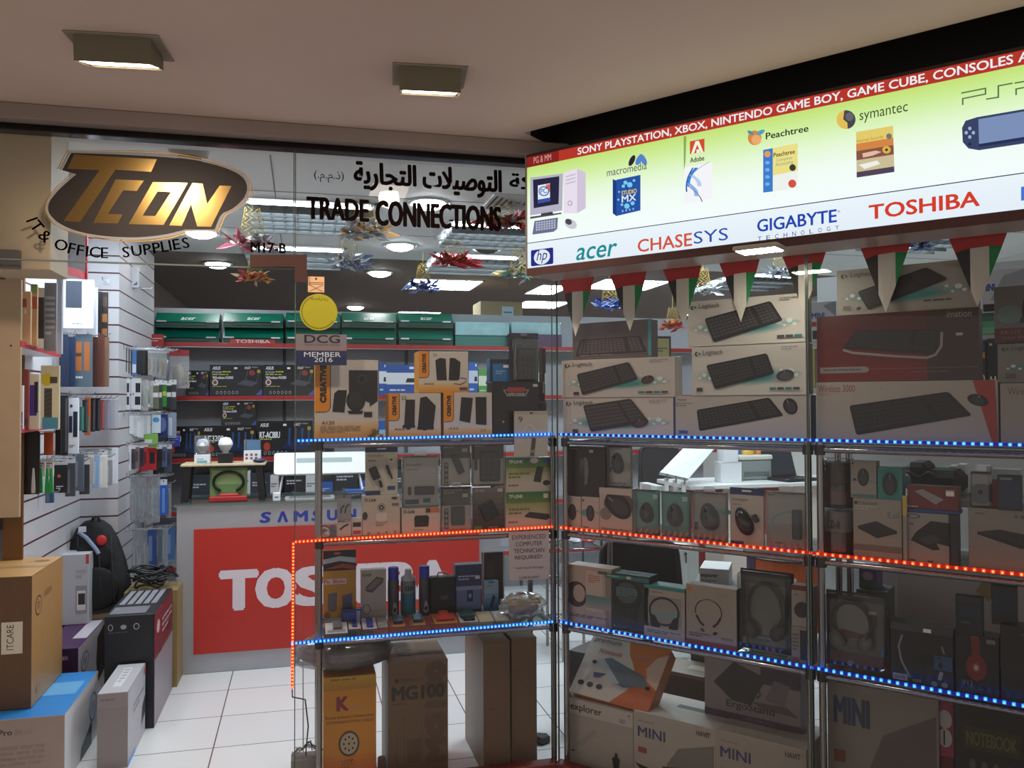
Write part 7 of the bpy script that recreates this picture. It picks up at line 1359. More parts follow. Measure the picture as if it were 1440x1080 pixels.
carton('hard_drive_box', 'white portable drive box with a flat dark drive picture under two mouse boxes', 'box', (1200, 702, 1268.5, 793), ('R', .06), .07, '#958f84', [('T', 'Transcend', .10, .90, .50, .955, '#4a4640', .01), ('E', .06, .925, .04, .03, '#4a4640'), ('L', .05, .80, .5, .88, 2, '#b0a89c'), ('T', 'E.sil', .72, .70, .94, .80, '#6a645c', .02), ('Y', [(.10, .54), (.48, .64), (.90, .50), (.90, .46), (.50, .36), (.10, .50)], '#1c1b1c'), ('Y', [(.10, .54), (.48, .64), (.90, .50), (.50, .40)], '#2e2d2e'), ('R', 0, .14, 1, .24, '#6a645c'), ('L', .06, .06, .5, .10, 1, '#8a8278'), ('R', 0, 0, 1, .04, '#5a2f2c')], z=S2)
zz = at(1234, 702, ('R', .06)).z+.0008
carton('mouse_box', 'white mouse box with a dark mouse, left standing on the portable drive box', 'box', (1196, 648, 1232.5, 701.5), ('R', .06), .05, '#938b82', [('A', [(.1, .45), (.3, .55), (.7, .5), (.98, .4)], .04, '#4f8a86'), ('M', .50, .56, .22, .36, 0, '#232122'), ('R', .12, .46, .22, .52, '#2a2829'), ('R', .05, .03, .98, .10, '#3f7a76'), ('E', .1, .92, .04, .03, '#2a2829')], z=zz)
o = [x for x in bpy.data.objects if x.get('label') == 'white mouse box with a dark mouse, left standing on the portable drive box'][0]; o['label'] = 'white mouse box with a dark mouse standing beside the upper disc spindle'
carton('mouse_box', 'teal mouse box standing on the portable drive box', 'box', (1234, 657, 1269, 702), ('R', .06), .05, '#2f7f78', [('M', .50, .48, .30, .50, 0, '#1f2424'), ('O', .5, .48, .34, .43, .03, '#256a66'), ('L', .1, .92, .5, .96, 1, '#7ab0ac')], z=zz)
carton('optical_drive_box', 'white disc drive box with a black open drive picture', 'box', (1275, 722, 1335, 801), ('R', .055), .07, '#8f8982', [('T', 'SAMSUNG', .06, .90, .32, .96, '#2a3a6a', .04), ('E', .17, .93, .15, .045, '#2a3a6a'), ('E', .17, .93, .12, .03, '#8f8982'), ('Y', [(.22, .62), (.58, .86), (1, .84), (1, .40), (.70, .44), (.78, .32), (.62, .30), (.10, .46)], '#1c1b1c'), ('Y', [(.26, .50), (.62, .60), (.84, .50), (.5, .40)], '#3a393a'), ('R', .08, .76, .16, .80, '#5a544e'), ('R', .06, .06, .2, .10, '#4a4640'), ('R', .5, .06, .62, .10, '#4a4640')], z=S2, side='#23262f')
zz = at(1305, 722, ('R', .055)).z+.0008
carton('flat_drive_box', 'blue flat box lying on the white disc drive box', 'box', (1275, 717, 1349, 723), ('R', .06), .07, '#26457a', [], z=zz)
zz2 = at(1312, 717, ('R', .06)).z+.0008
carton('enclosure_box', 'red box with a silver flat drive picture on the blue flat box', 'box', (1276, 684, 1348, 717), ('R', .06), .06, '#6a221f', [('Y', [(.14, .76), (.30, .86), (.72, .46), (.56, .22)], '#8f8a86'), ('R', .76, .60, .92, .86, '#c4b0ac'), ('L', .0, .02, .35, .12, 1, '#b9a8a4')], z=zz2, sticker=(.84, .72))
pack((1337, 724, 1350, 800), .06, 'dark upright case beside the white disc drive box', '#1d1c1e', None, None, 0, [('R', .2, .1, .8, .5, '#2b2a2d')], pl='R', z=S2, t=.03)
carton('external_drive_box', 'big white box with a flat black drive picture at the end of the middle shelf', 'box', (1362, 717, 1470, 812), ('R', .06), .08, '#857f77', [('Y', [(.12, .62), (.42, .68), (.95, .60), (.95, .52), (.70, .40), (.12, .58)], '#191819'), ('Y', [(.12, .62), (.42, .68), (.95, .60), (.70, .46)], '#2a292a'), ('L', .1, .88, .3, .93, 1, '#5a544e'), ('E', .72, .90, .03, .03, '#5a544e'), ('R', .62, .88, .66, .92, '#5a544e'), ('A', [(.02, .05), (.85, .03), (.95, .1)], .008, '#6a645c')], z=S2)
zz = at(1410, 717, ('R', .06)).z+.0008
def cam_blister():
    O, w, h, rz = rect(1363, 664, 1394, 716, ('R', .06), zz); r = empty('webcam_blister', O, rz, 'clear blister with a dark webcam on the big white drive box', 'packet')
    m = MB(); m.box(0, .03, 0, w, .034, h, P('#8f8a84', .4), .001); m.build('card', r); m = MB(); m.prism(rrect(w*.72, h*.52, .01, 4, w*.5, h*.38), .006, .028, P('#1d1c1d', .3)); m.build('webcam', r); m = MB(); m.ell((w*.5, .004, h*.44), (w*.12, .01, w*.12), P('#3a3a40', .1), 12, 8); m.build('lens', r)
    m = MB(); m.box(-.001, 0, 0, w+.001, .029, h, clear((.93, .94, .94), .03, .6, .04), .008); m.build('clear_shell', r); m = MB(); m.prism(rrect(w*.5, .02, .008, 3, w*.5, h+.009), .03, .0315, CLR2); m.build('hang_tab', r)
cam_blister()
pack((1403, 668, 1438, 717), .06, 'dark navy pack beside the webcam blister', '#1a2230', None, None, 0, [('R', .1, .1, .9, .8, '#1f2c44'), ('R', .1, .86, .6, .93, '#6a7484')], pl='R', z=zz, t=.02)
carton('red_box', 'red box half hidden behind the dark navy pack', 'box', (1394, 675, 1408, 717), ('R', .09), .04, '#8a2622', [], z=zz)
pack((1270, 697, 1276, 790), .05, 'thin clear tube with a yellow top between the drive boxes', '#8f8a80', None, None, 0, [('R', 0, .70, 1, 1, '#b8a03a')], pl='R', z=S2, t=.008)

# ================================================================== KEYBOARD DISPLAY, LOW SHELF
D3 = .06
carton('headset_box', 'white headset box with a dark headset, nearest the corner pole', 'box', (799, 797, 860, 886), ('R', D3), .08, '#a8948a', [('E', .20, .50, .26, .22, '#3a2c2c'), ('E', .26, .52, .14, .15, '#a8948a'), ('R', .42, .25, .80, .93, '#b5a298'), ('L', .48, .72, .74, .86, 4, '#a85a44'), ('G', .42, .30, 1, .52, '#8a8a84', '#5a7a78', 4), ('L', .04, .10, .9, .16, 2, '#4a4a54'), ('R', .70, .90, .90, .95, '#5a4a44')], z=S3, top='#c0b0a4')
carton('headset_box', 'black and teal headset box second along the low shelf', 'box', (851, 808, 913, 897), ('R', D3), .08, '#1e2425', [('R', 0, .90, 1, .97, '#2f6a66'), ('L', .05, .92, .5, .95, 1, '#8fc0ba'), ('O', .5, .66, .34, .26, .06, '#141616'), ('E', .5, .68, .24, .18, '#3a4a4a'), ('L', .26, .60, .74, .76, 4, '#5a6a6a'), ('Y', [(.18, .62), (.34, .56), (.44, .26), (.30, .22)], '#121314'), ('Y', [(.82, .62), (.66, .56), (.56, .26), (.70, .22)], '#121314'), ('E', .22, .08, .01, .01, '#b0b8b8'), ('R', .50, .92, .60, .97, '#b0b8a8')], z=S3, top='#2f6a66', rough=.25)
carton('headset_box', 'white and teal headset box third along the low shelf', 'box', (906, 825, 963, 904), ('R', D3), .08, '#9f958c', [('R', 0, .93, 1, 1, '#2f7a74'), ('T', 'Logitech', .14, .85, .46, .90, '#4a4440', 0), ('R', .10, .26, .92, .80, '#867e78'), ('G', .10, .40, .92, .6, '#6a8a86', '#8a827c', 4), ('O', .5, .52, .38, .28, .05, '#1a1819'), ('Y', [(.14, .46), (.28, .42), (.42, .22), (.30, .18), (.16, .22)], '#171516'), ('Y', [(.86, .46), (.74, .42), (.60, .22), (.72, .18), (.84, .22)], '#171516'), ('R', 0, 0, 1, .20, '#9f958c'), ('L', .08, .07, .9, .14, 2, '#3f5a58')], z=S3, top='#3f8a84')
carton('neckband_box', 'white box with a black neckband headset drawing on the low shelf', 'box', (965, 825, 1036, 918), ('R', .055), .06, '#958b7e', [('E', .07, .92, .05, .035, '#b06a3a'), ('T', 'HBS-730', .64, .86, .86, .91, '#8a8278', 0), ('A', [(.45+.26*math.cos(math.radians(a)), .58+.20*math.sin(math.radians(a))) for a in range(-25, 206, 11)], .022, '#191718'), ('A', [(.69, .50), (.62, .40), (.54, .34)], .045, '#191718'), ('A', [(.21, .50), (.28, .40), (.36, .34)], .045, '#191718'), ('E', .33, .27, .05, .025, '#191718', -30), ('E', .58, .24, .05, .025, '#191718', 20), ('L', .06, .13, .5, .21, 2, '#5a5248'), ('T', 'stereo', .70, .16, .92, .20, '#3a342e', .02), ('R', 0, 0, 1, .09, '#7a3a2e'), ('O', .46, .52, .40, .26, .006, '#a59b8e')], z=S3, side='#2a2624')
def headset_pack(px, d, label, card, art, band, cup, z, arc=(.5, .50, .36, .40), mic=False, shell=True):
    O, w, h, rz = rect(*px, ('R', d), z); r = empty('headset_pack', O, rz, label, 'headset')
    m = MB(); m.box(0, .055, 0, w, .06, h, P(card, .45), .002); draw(m, art, w, h, .055, lambda c_: P(c_, .45)); m.build('card', r)
    cx, cz, rx, rz_ = arc; m = MB(); pts = [(cx*w+rx*w*math.cos(math.radians(a)), .032, cz*h+rz_*h*math.sin(math.radians(a))) for a in range(-35, 216, 10)]; m.tube(pts, .006, P(band, .3), 8); m.build('headband', r)
    for s_ in (-1, 1): m = MB(); a = math.radians(-35 if s_ > 0 else 215); m.ell((cx*w+rx*w*.86*math.cos(a), .034, cz*h+rz_*h*math.sin(a)-.012), (.026, .018, .034), P(cup, .35), 14, 10, Matrix.Rotation(s_*.45, 3, 'Y')); m.build('ear_cup', r)
    if mic: m = MB(); m.tube([(cx*w+rx*w*.80, .02, cz*h-rz_*h*.5), (cx*w+rx*w*1.1, .015, cz*h), (cx*w+rx*w*1.0, .018, cz*h+rz_*h*.6)], .004, P('#1a191a', .4), 6); m.build('microphone_boom', r)
    if shell: m = MB(); m.box(.004, .0, .004, w-.004, .054, h-.004, clear((.93, .94, .94), .025, .6, .03), .012); m.build('clear_shell', r)
    return r
headset_pack((1034, 806, 1110, 932), .07, 'black framed clamshell with a grey headset beside the neckband box', '#23211f', [('R', .10, .20, .88, .82, '#5a544c'), ('E', .48, .52, .3, .3, '#6a645a'), ('R', .14, .08, .86, .18, '#7a7268'), ('L', .2, .10, .78, .15, 1, '#3f6a66'), ('R', .03, .07, .11, .15, '#b5aca0')], '#3a3836', '#2a2826', S3, (.48, .50, .34, .34), True)
carton('mouse_box', 'white mouse box topped red, upper of two by the glass joint', 'box', (1113, 824, 1144, 882), ('R', .06), .05, '#958c84', [('R', 0, .88, 1, 1, '#6a2a20'), ('E', .48, .42, .34, .20, '#232122', -35), ('L', .1, .74, .5, .79, 1, '#6a625a')], z=at(1128, 882, ('R', .06)).z)
carton('small_white_box', 'white box with a black device, lower of two by the glass joint', 'box', (1113, 882.5, 1144, 938), ('R', .06), .05, '#8a8278', [('R', .40, .1, 1, .92, '#1c1b1b'), ('R', 0, 0, .36, .16, '#7a4a3a'), ('L', .06, .3, .34, .8, 5, '#5a544c'), ('R', .7, .80, 1, .90, '#8a847a')], z=S3)
headset_pack((1156, 838, 1246, 948), .06, 'rounded clear clamshell with a black headset and red foot beyond the joint', '#3f3d39', [('R', .08, .30, .92, .88, '#57544d'), ('E', .42, .62, .26, .24, '#8a847c'), ('Y', [(.24, .50), (.62, .46), (.62, .40), (.24, .38)], '#6a2f28'), ('R', 0, .0, 1, .20, '#5f2a1e'), ('E', .38, .06, .05, .035, '#a8a098'), ('R', .68, .74, .80, .78, '#b0aaa2')], '#1e1d1e', '#6a6864', S3, (.42, .58, .32, .30), True)
eb = [('R', 0, .88, 1, 1, '#3a3c3f'), ('A', [(.20, .80), (.14, .60), (.18, .36), (.32, .10)], .035, '#7a7876'), ('A', [(.82, .70), (.86, .58)], .03, '#77757a'), ('Y', [(.44, .50), (.68, .50), (.66, .36), (.44, .34)], '#0f1012'), ('R', .70, .30, .98, .54, '#2a4a6a'), ('E', .80, .38, .04, .05, '#0f1216'), ('E', .78, .50, .02, .02, '#0f1216'), ('R', .04, .03, .28, .14, '#8a8680'), ('T', 'Quality', .08, .05, .24, .11, '#4a2020', .02), ('R', .36, .04, .5, .09, '#6a5a3a'), ('E', .70, .06, .05, .045, '#7a7672'), ('E', .86, .07, .05, .045, '#7a7672'), ('A', [(.78, .14), (.82, .28)], .06, '#8a8886')]
carton('earphone_pack', 'wide black box with a curved white cable and blue device picture', 'box', (1252, 880, 1341, 972), ('R', .06), .07, '#17181a', eb, z=S3, top='#2f3133', rough=.25, sticker=(.60, .93))
v12 = [('Y', [(.36, .98), (.56, .98), (.58, .62), (.40, .60)], '#6a1f18'), ('E', .48, .46, .24, .22, '#6f221b'), ('E', .48, .46, .09, .08, '#8a4a42'), ('E', .48, .46, .05, .045, '#a89a92'), ('T', 'V12', .14, .15, .40, .23, '#6a6866', .03), ('R', .72, .88, .92, .95, '#6a6866')]
carton('headphone_box', 'black box with red headphones at the end of the low shelf', 'box', (1344, 893, 1405, 984), ('R', .055), .07, '#121213', v12, z=S3, rough=.25)
zz = at(1374, 893, ('R', .06)).z+.0008
pack((1345, 837, 1383, 892), .07, 'dark phone pack with a blue screen standing on the black headphone box', '#16181a', None, None, 0, [('R', .06, .84, .94, .98, '#2a2e30'), ('R', .1, .45, .9, .74, '#1b2c42'), ('L', .2, .25, .8, .35, 1, '#4a5a66')], pl='R', z=zz, t=.03)
carton('black_box', 'plain black box at the very end of the low shelf', 'box', (1407, 884, 1500, 1000), ('R', .055), .07, '#141414', [('Y', [(.3, .9), (.6, .96), (.56, .8)], '#3a3a3a'), ('R', .1, .3, .5, .6, '#1d1d1e')], z=S3, rough=.3)
zz = at(1420, 884, ('R', .06)).z+.0008
pack((1395, 823, 1431, 878), .10, 'black and navy pack standing on the plain black box', '#17181b', None, None, 0, [('R', .05, .3, .95, .85, '#182433'), ('R', .05, .88, .95, .96, '#2a1c1c')], pl='R', z=at(1413, 878, ('R', .10)).z, t=.03)

# ================================================================== KEYBOARD DISPLAY, FLOOR
def rfloor(name, label, x0, x1, ytop, d, depth, col, art, z=0.0, cat='box', py=1040, **k):
    A, B = at(x0, py, ('R', d)), at(x1, py, ('R', d)); zt_ = at((x0+x1)/2, ytop, ('R', d)).z
    return carton(name, label, cat, None, L0, depth, col, art, origin=(Vector((A.x, A.y, z)), (B-A).length, zt_-z, -RANG), **k)
ex = [('R', 0, .80, 1, 1, '#b5aca4'), ('T', 'explorer', .02, .83, .52, .95, '#1c1918', .03), ('R', 0, .795, 1, .80, '#8a827a'), ('T', '80', .80, .83, .88, .89, '#6a6488', 0), ('E', .94, .95, .012, .012, '#8a2a24'), ('Y', [(.1, .40), (.4, .66), (.44, .6), (.2, .38)], '#958c84'), ('Y', [(.69, .0), (.72, .0), (.735, .2), (.75, .2), (.765, .0), (.795, .0), (.78, .22), (.80, .34), (.765, .375), (.76, .42), (.725, .42), (.72, .375), (.68, .34), (.70, .22)], '#191717'), ('E', .06, .3, .03, .012, '#4a2a28')]
rfloor('explorer_carton', 'white carton with a small black walking figure, on the floor at the corner', 801, 888, 992, .08, .24, '#9f968f', ex, top='#b8afa6')
mini = lambda nm: [('L', .06, .86, .4, .90, 1, '#8a8278'), ('T', 'MINI', .06, .70, .40, .82, '#3a4468', .05), ('R', .06, .50, .17, .57, '#8a4632'), ('Y', [(.42, .44), (.56, .66), (.98, .80), (.98, .3), (.42, .36)], '#77706a'), ('T', 'HAVIT', .78, .88, .94, .94, '#4a443e', .03), ('Y', [(.36, .40), (.98, .5), (.98, .04), (.5, .02)], '#3a3634'), ('Y', [(.02, .36), (.4, .30), (.98, .14), (.98, .0), (.3, .1)], '#2a2827')]
slot = [('R', .36, .52, .70, .66, '#2b2826')]
rfloor('projector_carton', 'white carton with blue capitals and a slotted top, beside the walking-figure carton', 891, 1003, 1012, .08, .26, '#a69c92', mini(1), top='#b9b0a6', tart=slot)
rfloor('projector_carton', 'white carton with blue capitals and a slotted top, under the laptop-stand box', 1006, 1130, 1040, .08, .26, '#9c9288', mini(2), top='#b0a79c', tart=slot)
zpc = at(1060, 1040, ('R', .09)).z
O, w, h, rz = rect(991, 925, 1126, 1033, ('R', .22)); O.z = zpc+.001
es = [('R', .60, .62, 1, 1, '#3a2838'), ('R', 0, 0, 1, .12, '#4a3548'), ('Y', [(.10, .52), (.32, .86), (.70, .70), (.62, .60), (.50, .28), (.30, .30)], '#2b2322'), ('A', [(.56, .40), (.60, .46), (.58, .52)], .02, '#2b2322'), ('Y', [(.64, .40), (.74, .70), (.90, .66), (.84, .36)], '#6a6466'), ('Y', [(.5, .34), (.86, .36), (.98, .24), (.62, .26)], '#57514f'), ('T', 'ErgoStand', .24, .17, .74, .30, '#2f2728', .03), ('L', .45, .04, .9, .09, 1, '#6a566a')]
carton('laptop_stand_box', 'pale box with a black laptop stand picture on the slotted white cartons', 'box', None, L0, .10, '#857b7c', es, origin=(O, w, at(1058, 922, ('R', .22)).z-O.z, rz))
# slanting notebook cooler box
pw = [at(x, y, ('R', d)) for x, y, d in ((800, 972, .09), (911, 1003, .09), (953, 919, .30), (847, 892, .30))]
bl, br_, tr_, tl_ = pw; xv = (br_-bl); wv = xv.length; xv.normalize(); up = (tl_-bl); up -= xv*up.dot(xv); hv = up.length; up.normalize(); nv = xv.cross(up).normalized()
pr = [('G', 0, 0, 1, 1, '#bdb4ac', '#c4bcb4', 2), ('Y', [(.48, 1), (1, 1), (1, 0), (.55, 0), (.66, .2), (.72, .42), (.64, .62), (.54, .78)], '#c06a28'), ('Y', [(1, .34), (.86, .44), (.80, .62), (.88, .82), (1, .90)], '#cfae9c'), ('Y', [(.52, 0), (1, 0), (1, .25), (.7, .28)], '#b85e1e'), ('T', 'premium', .04, .84, .40, .95, '#26221f', .02, 0, .2), ('T', 'Notebook', .16, .70, .46, .78, '#a8483a', .01, 0, .2), ('T', 'cooler', .62, .74, .80, .80, '#b06a8a', .0), ('Y', [(.18, .58), (.34, .66), (.80, .50), (.90, .36), (.62, .26), (.48, .30)], '#5f6a78'), ('Y', [(.18, .58), (.26, .62), (.56, .30), (.48, .27)], '#a8b2bc'), ('E', .16, .54, .03, .03, '#1d1c1e'), ('E', .90, .34, .03, .03, '#1d1c1e'), ('Y', [(.20, .38), (.36, .40), (.30, .32), (.22, .30)], '#3a4a78')]+[('E', .10+.12*k, .18, .04, .04, '#1f1d1e') for k in range(3)]
m = MB(); m.box(0, 0, 0, wv, .07, hv, P('#a85a24', .3), .002, {'front': P('#bdb4ac', .3)}); draw(m, pr, wv, hv, 0, lambda c_: P(c_, .3))
o = m.build('cooler_box', None); o.matrix_world = Matrix(((xv.x, -nv.x, up.x, bl.x), (xv.y, -nv.y, up.y, bl.y), (xv.z, -nv.z, up.z, bl.z), (0, 0, 0, 1))); tag(o, 'orange and white notebook cooler box lying aslant on the walking-figure carton', 'box')
rfloor('brown_box', 'brown carton standing behind the slanting cooler box', 922, 988, 946, .47, .2, '#5a4a3a', [('R', .0, .96, 1, 1, '#7a6a58')], top='#8f8472', tart=[('R', .5, .4, .9, .7, '#c4bba8')], py=980)
rfloor('dark_box', 'dark carton behind the slanting cooler box by the corner pole', 800, 838, 918, .50, .2, '#2a2524', [], top='#3a3432', py=980)
rfloor('magenta_box', 'magenta box low behind the slotted white cartons', 972, 1000, 1003, .36, .09, '#a82c50', [('R', .1, .3, .5, .6, '#d8a8b4')], py=1000)
rfloor('projector_carton', 'big grey-white carton with blue capitals beyond the glass joint', 1164, 1316, 957, .10, .24, '#7c746b', [('L', .08, .92, .4, .96, 1, '#6a5a50'), ('T', 'MINI', .07, .72, .39, .87, '#2c3654', .05), ('R', .06, .50, .17, .57, '#6f3c28'), ('Y', [(.34, .42), (.52, .70), (.98, .86), (.98, .42)], '#5c544e'), ('Y', [(.03, .30), (.25, .32), (.7, .22), (.98, .0), (.98, -.0), (.16, .10)], '#262423'), ('R', .22, .17, .34, .27, '#4a4644')], z=.0)
rfloor('magenta_box', 'magenta and maroon box with white rings beside the blue-lettered carton', 1317, 1341, 975, .12, .2, '#5a1a26', [('R', 0, .66, 1, 1, '#8a2a4a'), ('E', .5, .86, .4, .05, '#a8a4a4'), ('E', .5, .76, .4, .05, '#a8a4a4'), ('R', .4, .72, .5, .8, '#3a2a44')])
cool = [('R', .10, .74, .72, .86, '#2c2a14'), ('T', 'NOTEBOOK', .14, .765, .68, .835, '#5a5628', .03)]+[('E', .20+.13*k, .66, .035, .03, '#4a4a46') for k in range(4)]+[('E', .22, .56, .04, .025, '#4a4a46'), ('T', 'COOL', .30, .05, .98, .26, '#4c4a46', .06)]
rfloor('cooling_pad_box', 'black box with large pale capitals low at the end of the display', 1342, 1470, 991, .10, .16, '#121212', cool, rough=.3)
# ================================================================== DESK SIDE OF THE SHOP
def V(px, py, y): return at(px, py, ('L', y))
def deskbox(name, label, px, y, depth, col, art=(), z=None, cat='box', **k): return carton(name, label, cat, px, ('L', y), depth, col, art, z=z, **k)
# office chairs
def chair(px, y, label, lean=.12, s=1):
    O, w, h, rz = rect(*px, ('L', y)); sz = O.z; r = empty('office_chair', (O.x+w/2, y, 0), -.25, label, 'chair', 'black office chairs at the desks'); bkm = P('#1c1a1b', .6, 0, .1, 20)
    zb_s = max(.46, O.z-.02)
    mb = MB(); mb.T = Matrix.Translation((0, .0, O.z+h/2)) @ Matrix.Rotation(-lean, 4, 'X'); pts = []
    n = 5
    top = rrect(w, h, w*.16, 5); mb.prism([(x*(1-.10*(z_/h)), z_) for x, z_ in top], -.02, .02, P('#211d1e', .7, 0, .1, 60)); mb.build('backrest', r)
    mb = MB(); mb.T = Matrix.Translation((0, .0, O.z+h/2)) @ Matrix.Rotation(-lean, 4, 'X'); mb.tube([(x*(1-.10*(z_/h)), -.012, z_) for x, z_ in top], .016, P('#2a2829', .35), 8, True); mb.build('back_frame', r)
    mb = MB(); mb.slab(rrect(w*.95, .46, .08, 4, 0, -.28), .43, .50, bkm); mb.build('seat', r)
    mb = MB(); mb.tube([(0, .03, O.z+h*.3), (0, .06, .6), (0, .0, .42)], .025, P('#2a2829', .4), 8); mb.build('back_post', r)
    mb = MB(); mb.cyl((0, -.28, .10), (0, -.28, .43), .03, P('#3a3839', .3, .5), 10); mb.build('gas_column', r)
    for k in range(5): a = 2*math.pi*k/5; mb = MB(); mb.tube([(0, -.28, .10), (.27*math.cos(a), -.28+.27*math.sin(a), .07)], .02, bkm, 6); mb.ell((.27*math.cos(a), -.28+.27*math.sin(a), .03), (.03, .03, .03), bkm, 10, 6); mb.build('castor_leg', r)
    return r
chair((848, 762, 950, 850), 1.05, 'black mesh-back office chair right behind the shelf of headset boxes')
chair((902, 628, 952, 690), 2.96, 'dark office chair farther back beside the raised white table leaf')
# white corner desk with red and white front
zd = .76; A, B = V(965, 690, 1.9), V(1300, 690, 1.9)
r = empty('white_desk', (A.x, 1.9, 0), 0, 'long white desk with red and white front panels behind the mouse shelf', 'desk'); wd = B.x-A.x; zd = at(1040, 680, ('L', 1.9)).z
mb = MB(); mb.box(0, -.05, zd-.03, wd, .5, zd, P('#d6d8d4', .4), .004); mb.build('desk_top', r)
for k in range(7): mb = MB(); x0 = wd*k/7; mb.box(x0+.004, 0, .05, x0+wd/7-.004, .02, zd-.03, P('#8f2f28' if k % 2 == 0 else '#cfc8bc', .5)); mb.build('front_panel', r)
mb = MB(); mb.box(0, .02, 0, wd, .46, .05, P('#55504c', .6)); mb.build('plinth', r)
# raised leaf
q = [V(x, y, d) for x, y, d in ((928, 664, 1.75), (968, 673, 1.75), (1006, 629, 2.05), (962, 629, 2.05))]
r = empty('table_leaf', q[0], 0, 'white table leaf tipped up above the teal mouse blisters', 'table'); mb = MB(); n_ = (q[1]-q[0]).cross(q[3]-q[0]).normalized()*.022
v = [p-q[0] for p in q]+[p-q[0]-n_ for p in q]; mb.convex(v, [(0, 1, 2, 3), (4, 5, 6, 7), (0, 1, 5, 4), (1, 2, 6, 5), (2, 3, 7, 6), (3, 0, 4, 7)], [P('#d3d8d6', .35)]*6); mb.build('leaf', r)
mb = MB(); mb.T = None; e0, e1 = (v[3]-v[0])*.10, (v[3]-v[0])*.13; off = n_*.06; mb.add([v[0]+e0+off, v[1]+e0+off, v[1]+e1+off, v[0]+e1+off], [(0, 1, 2, 3)], P('#4a4c4c', .5)); mb.build('edge_groove', r)
for t_ in (.25, .55, .85): mb = MB(); p_ = v[0]+(v[1]-v[0])*t_; mb.tube([p_, p_+Vector((0, -.01, -.03)), p_+Vector((0, .02, -.06))], .006, P('#8f9294', .3, .6), 6); mb.box(p_.x-.012, p_.y, p_.z-.12, p_.x+.012, p_.y+.02, p_.z-.03, P('#cfd2d0', .4)); mb.build('hinge', r)
mb = MB(); mb.box(0.0, .05, -q[0].z, .06, .35, -.10, P('#c9cbc8', .5)); mb.build('leg_panel', r)
yd = 1.98
deskbox('white_carton', 'lower of two small white cartons on the white desk', (1014, 650, 1043, 680), yd, .1, '#d6d8da', [('R', 0, .96, 1, 1, '#b9bcbe')], z=zd+.001)
deskbox('white_carton', 'upper of two small white cartons on the white desk', (1018, 632, 1038, 650), yd, .1, '#dadcde', [], z=at(1028, 650, ('L', yd)).z+.001)
O, w, h, rz = rect(1042, 640, 1086, 678, ('L', yd+.1), zd+.001); r = empty('desk_printer', O, 0, 'grey and white printer with tape rolls on top on the white desk', 'printer')
mb = MB(); mb.box(0, 0, 0, w, .3, h*.8, P('#7f8684', .5), .012); mb.build('body', r); mb = MB(); mb.box(-.004, -.005, h*.8, w+.004, .3, h, P('#c9cbbc', .45), .008); mb.build('lid', r); mb = MB(); mb.box(w*.1, -.006, h*.2, w*.9, 0, h*.34, P('#5a605e', .5)); mb.build('paper_slot', r)
for i, (x0, x1, y0, c_, lb) in enumerate(((1038, 1046, 631, '#3a5aa8', 'blue tape roll on the grey printer'), (1047, 1064, 630, '#c9a03a', 'yellow tape roll on the grey printer'), (1066, 1078, 631, '#c0703a', 'orange tape roll on the grey printer'))):
    a, b = V(x0, 640, yd+.15), V(x1, 640, yd+.15); R_ = (b.x-a.x)/2; hh = V(x0, y0, yd+.15).z-(O.z+h); mb = MB(); mb.lathe([(R_, 0), (R_, max(.02, hh)), (R_*.5, max(.02, hh)), (R_*.5, .002)], (0, 0, 0), P(c_, .4)); tag(mb.build('tape_roll', None, (max(a.x+R_, O.x+R_), yd+.2, O.z+h+.001)), lb, 'tape roll', 'tape rolls on the printer')
def laptop(px, y, label, z, yaw=.2, c_='#1e1d20'):
    a, b = V(px[0], px[3], y), V(px[2], px[3], y); w = b.x-a.x; r = empty('laptop', ((a.x+b.x)/2, y, z), yaw, label, 'laptop'); mb = MB(); mb.box(-w/2, -.11, 0, w/2, .11, .022, P(c_, .35), .004); mb.build('base', r); mb = MB(); mb.box(-w*.44, -.02, .0222, w*.44, .09, .0232, P('#0f0f11', .5)); mb.build('keyboard', r)
    mb = MB(); mb.T = Matrix.Translation((0, .11, .02)) @ Matrix.Rotation(-.3, 4, 'X'); mb.box(-w/2, 0, 0, w/2, .01, .2, P(c_, .35), .004); mb.build('lid', r); mb = MB(); mb.T = Matrix.Translation((0, .11, .02)) @ Matrix.Rotation(-.3, 4, 'X'); mb.box(-w*.45, -.0008, .015, w*.45, 0, .188, P('#2a2e36', .15)); mb.build('screen', r)
laptop((1090, 640, 1140, 672), 2.0, 'open black laptop on the white desk next to the printer', zd+.001)
# white cabinet with a keyhole, small white carton, papers
O, w, h, rz = rect(937, 765, 983, 830, ('L', 1.35)); r = empty('white_pedestal', (O.x, 1.35, 0), 0, 'white pedestal cabinet with a key in its door behind the neckband box', 'cabinet')
mb = MB(); mb.box(0, .0, 0, w, .45, O.z+h, P('#cdd3d0', .45), .004); mb.build('body', r); mb = MB(); mb.box(.004, -.016, .02, w*.62, 0, O.z+h-.01, P('#d6dbd8', .4), .003); mb.build('door', r); mb = MB(); mb.cyl((w*.55, -.022, O.z+h*.8), (w*.55, -.016, O.z+h*.8), .009, P('#5a5a5a', .3, .8), 10); mb.box(w*.54, -.03, O.z+h*.6, w*.56, -.022, O.z+h*.78, P('#4a4a4a', .3, .8)); mb.build('keyhole', r)
for i, (px, c_, lb) in enumerate((((985, 765, 992, 812), '#8a2a26', 'red strip panel beside the white pedestal'), ((992, 765, 1018, 812), '#c9c2b4', 'cream panel beside the white pedestal'))):
    O, w, h, rz = rect(*px, ('L', 1.5)); mb = MB(); mb.box(0, 0, 0, w, .03, O.z+h, P(c_, .5)); tag(mb.build('divider_board', None, (O.x, 1.5, 0)), lb, 'panel')
O, w, h, rz = rect(984, 801, 1022, 828, ('R', .75)); mb = MB()
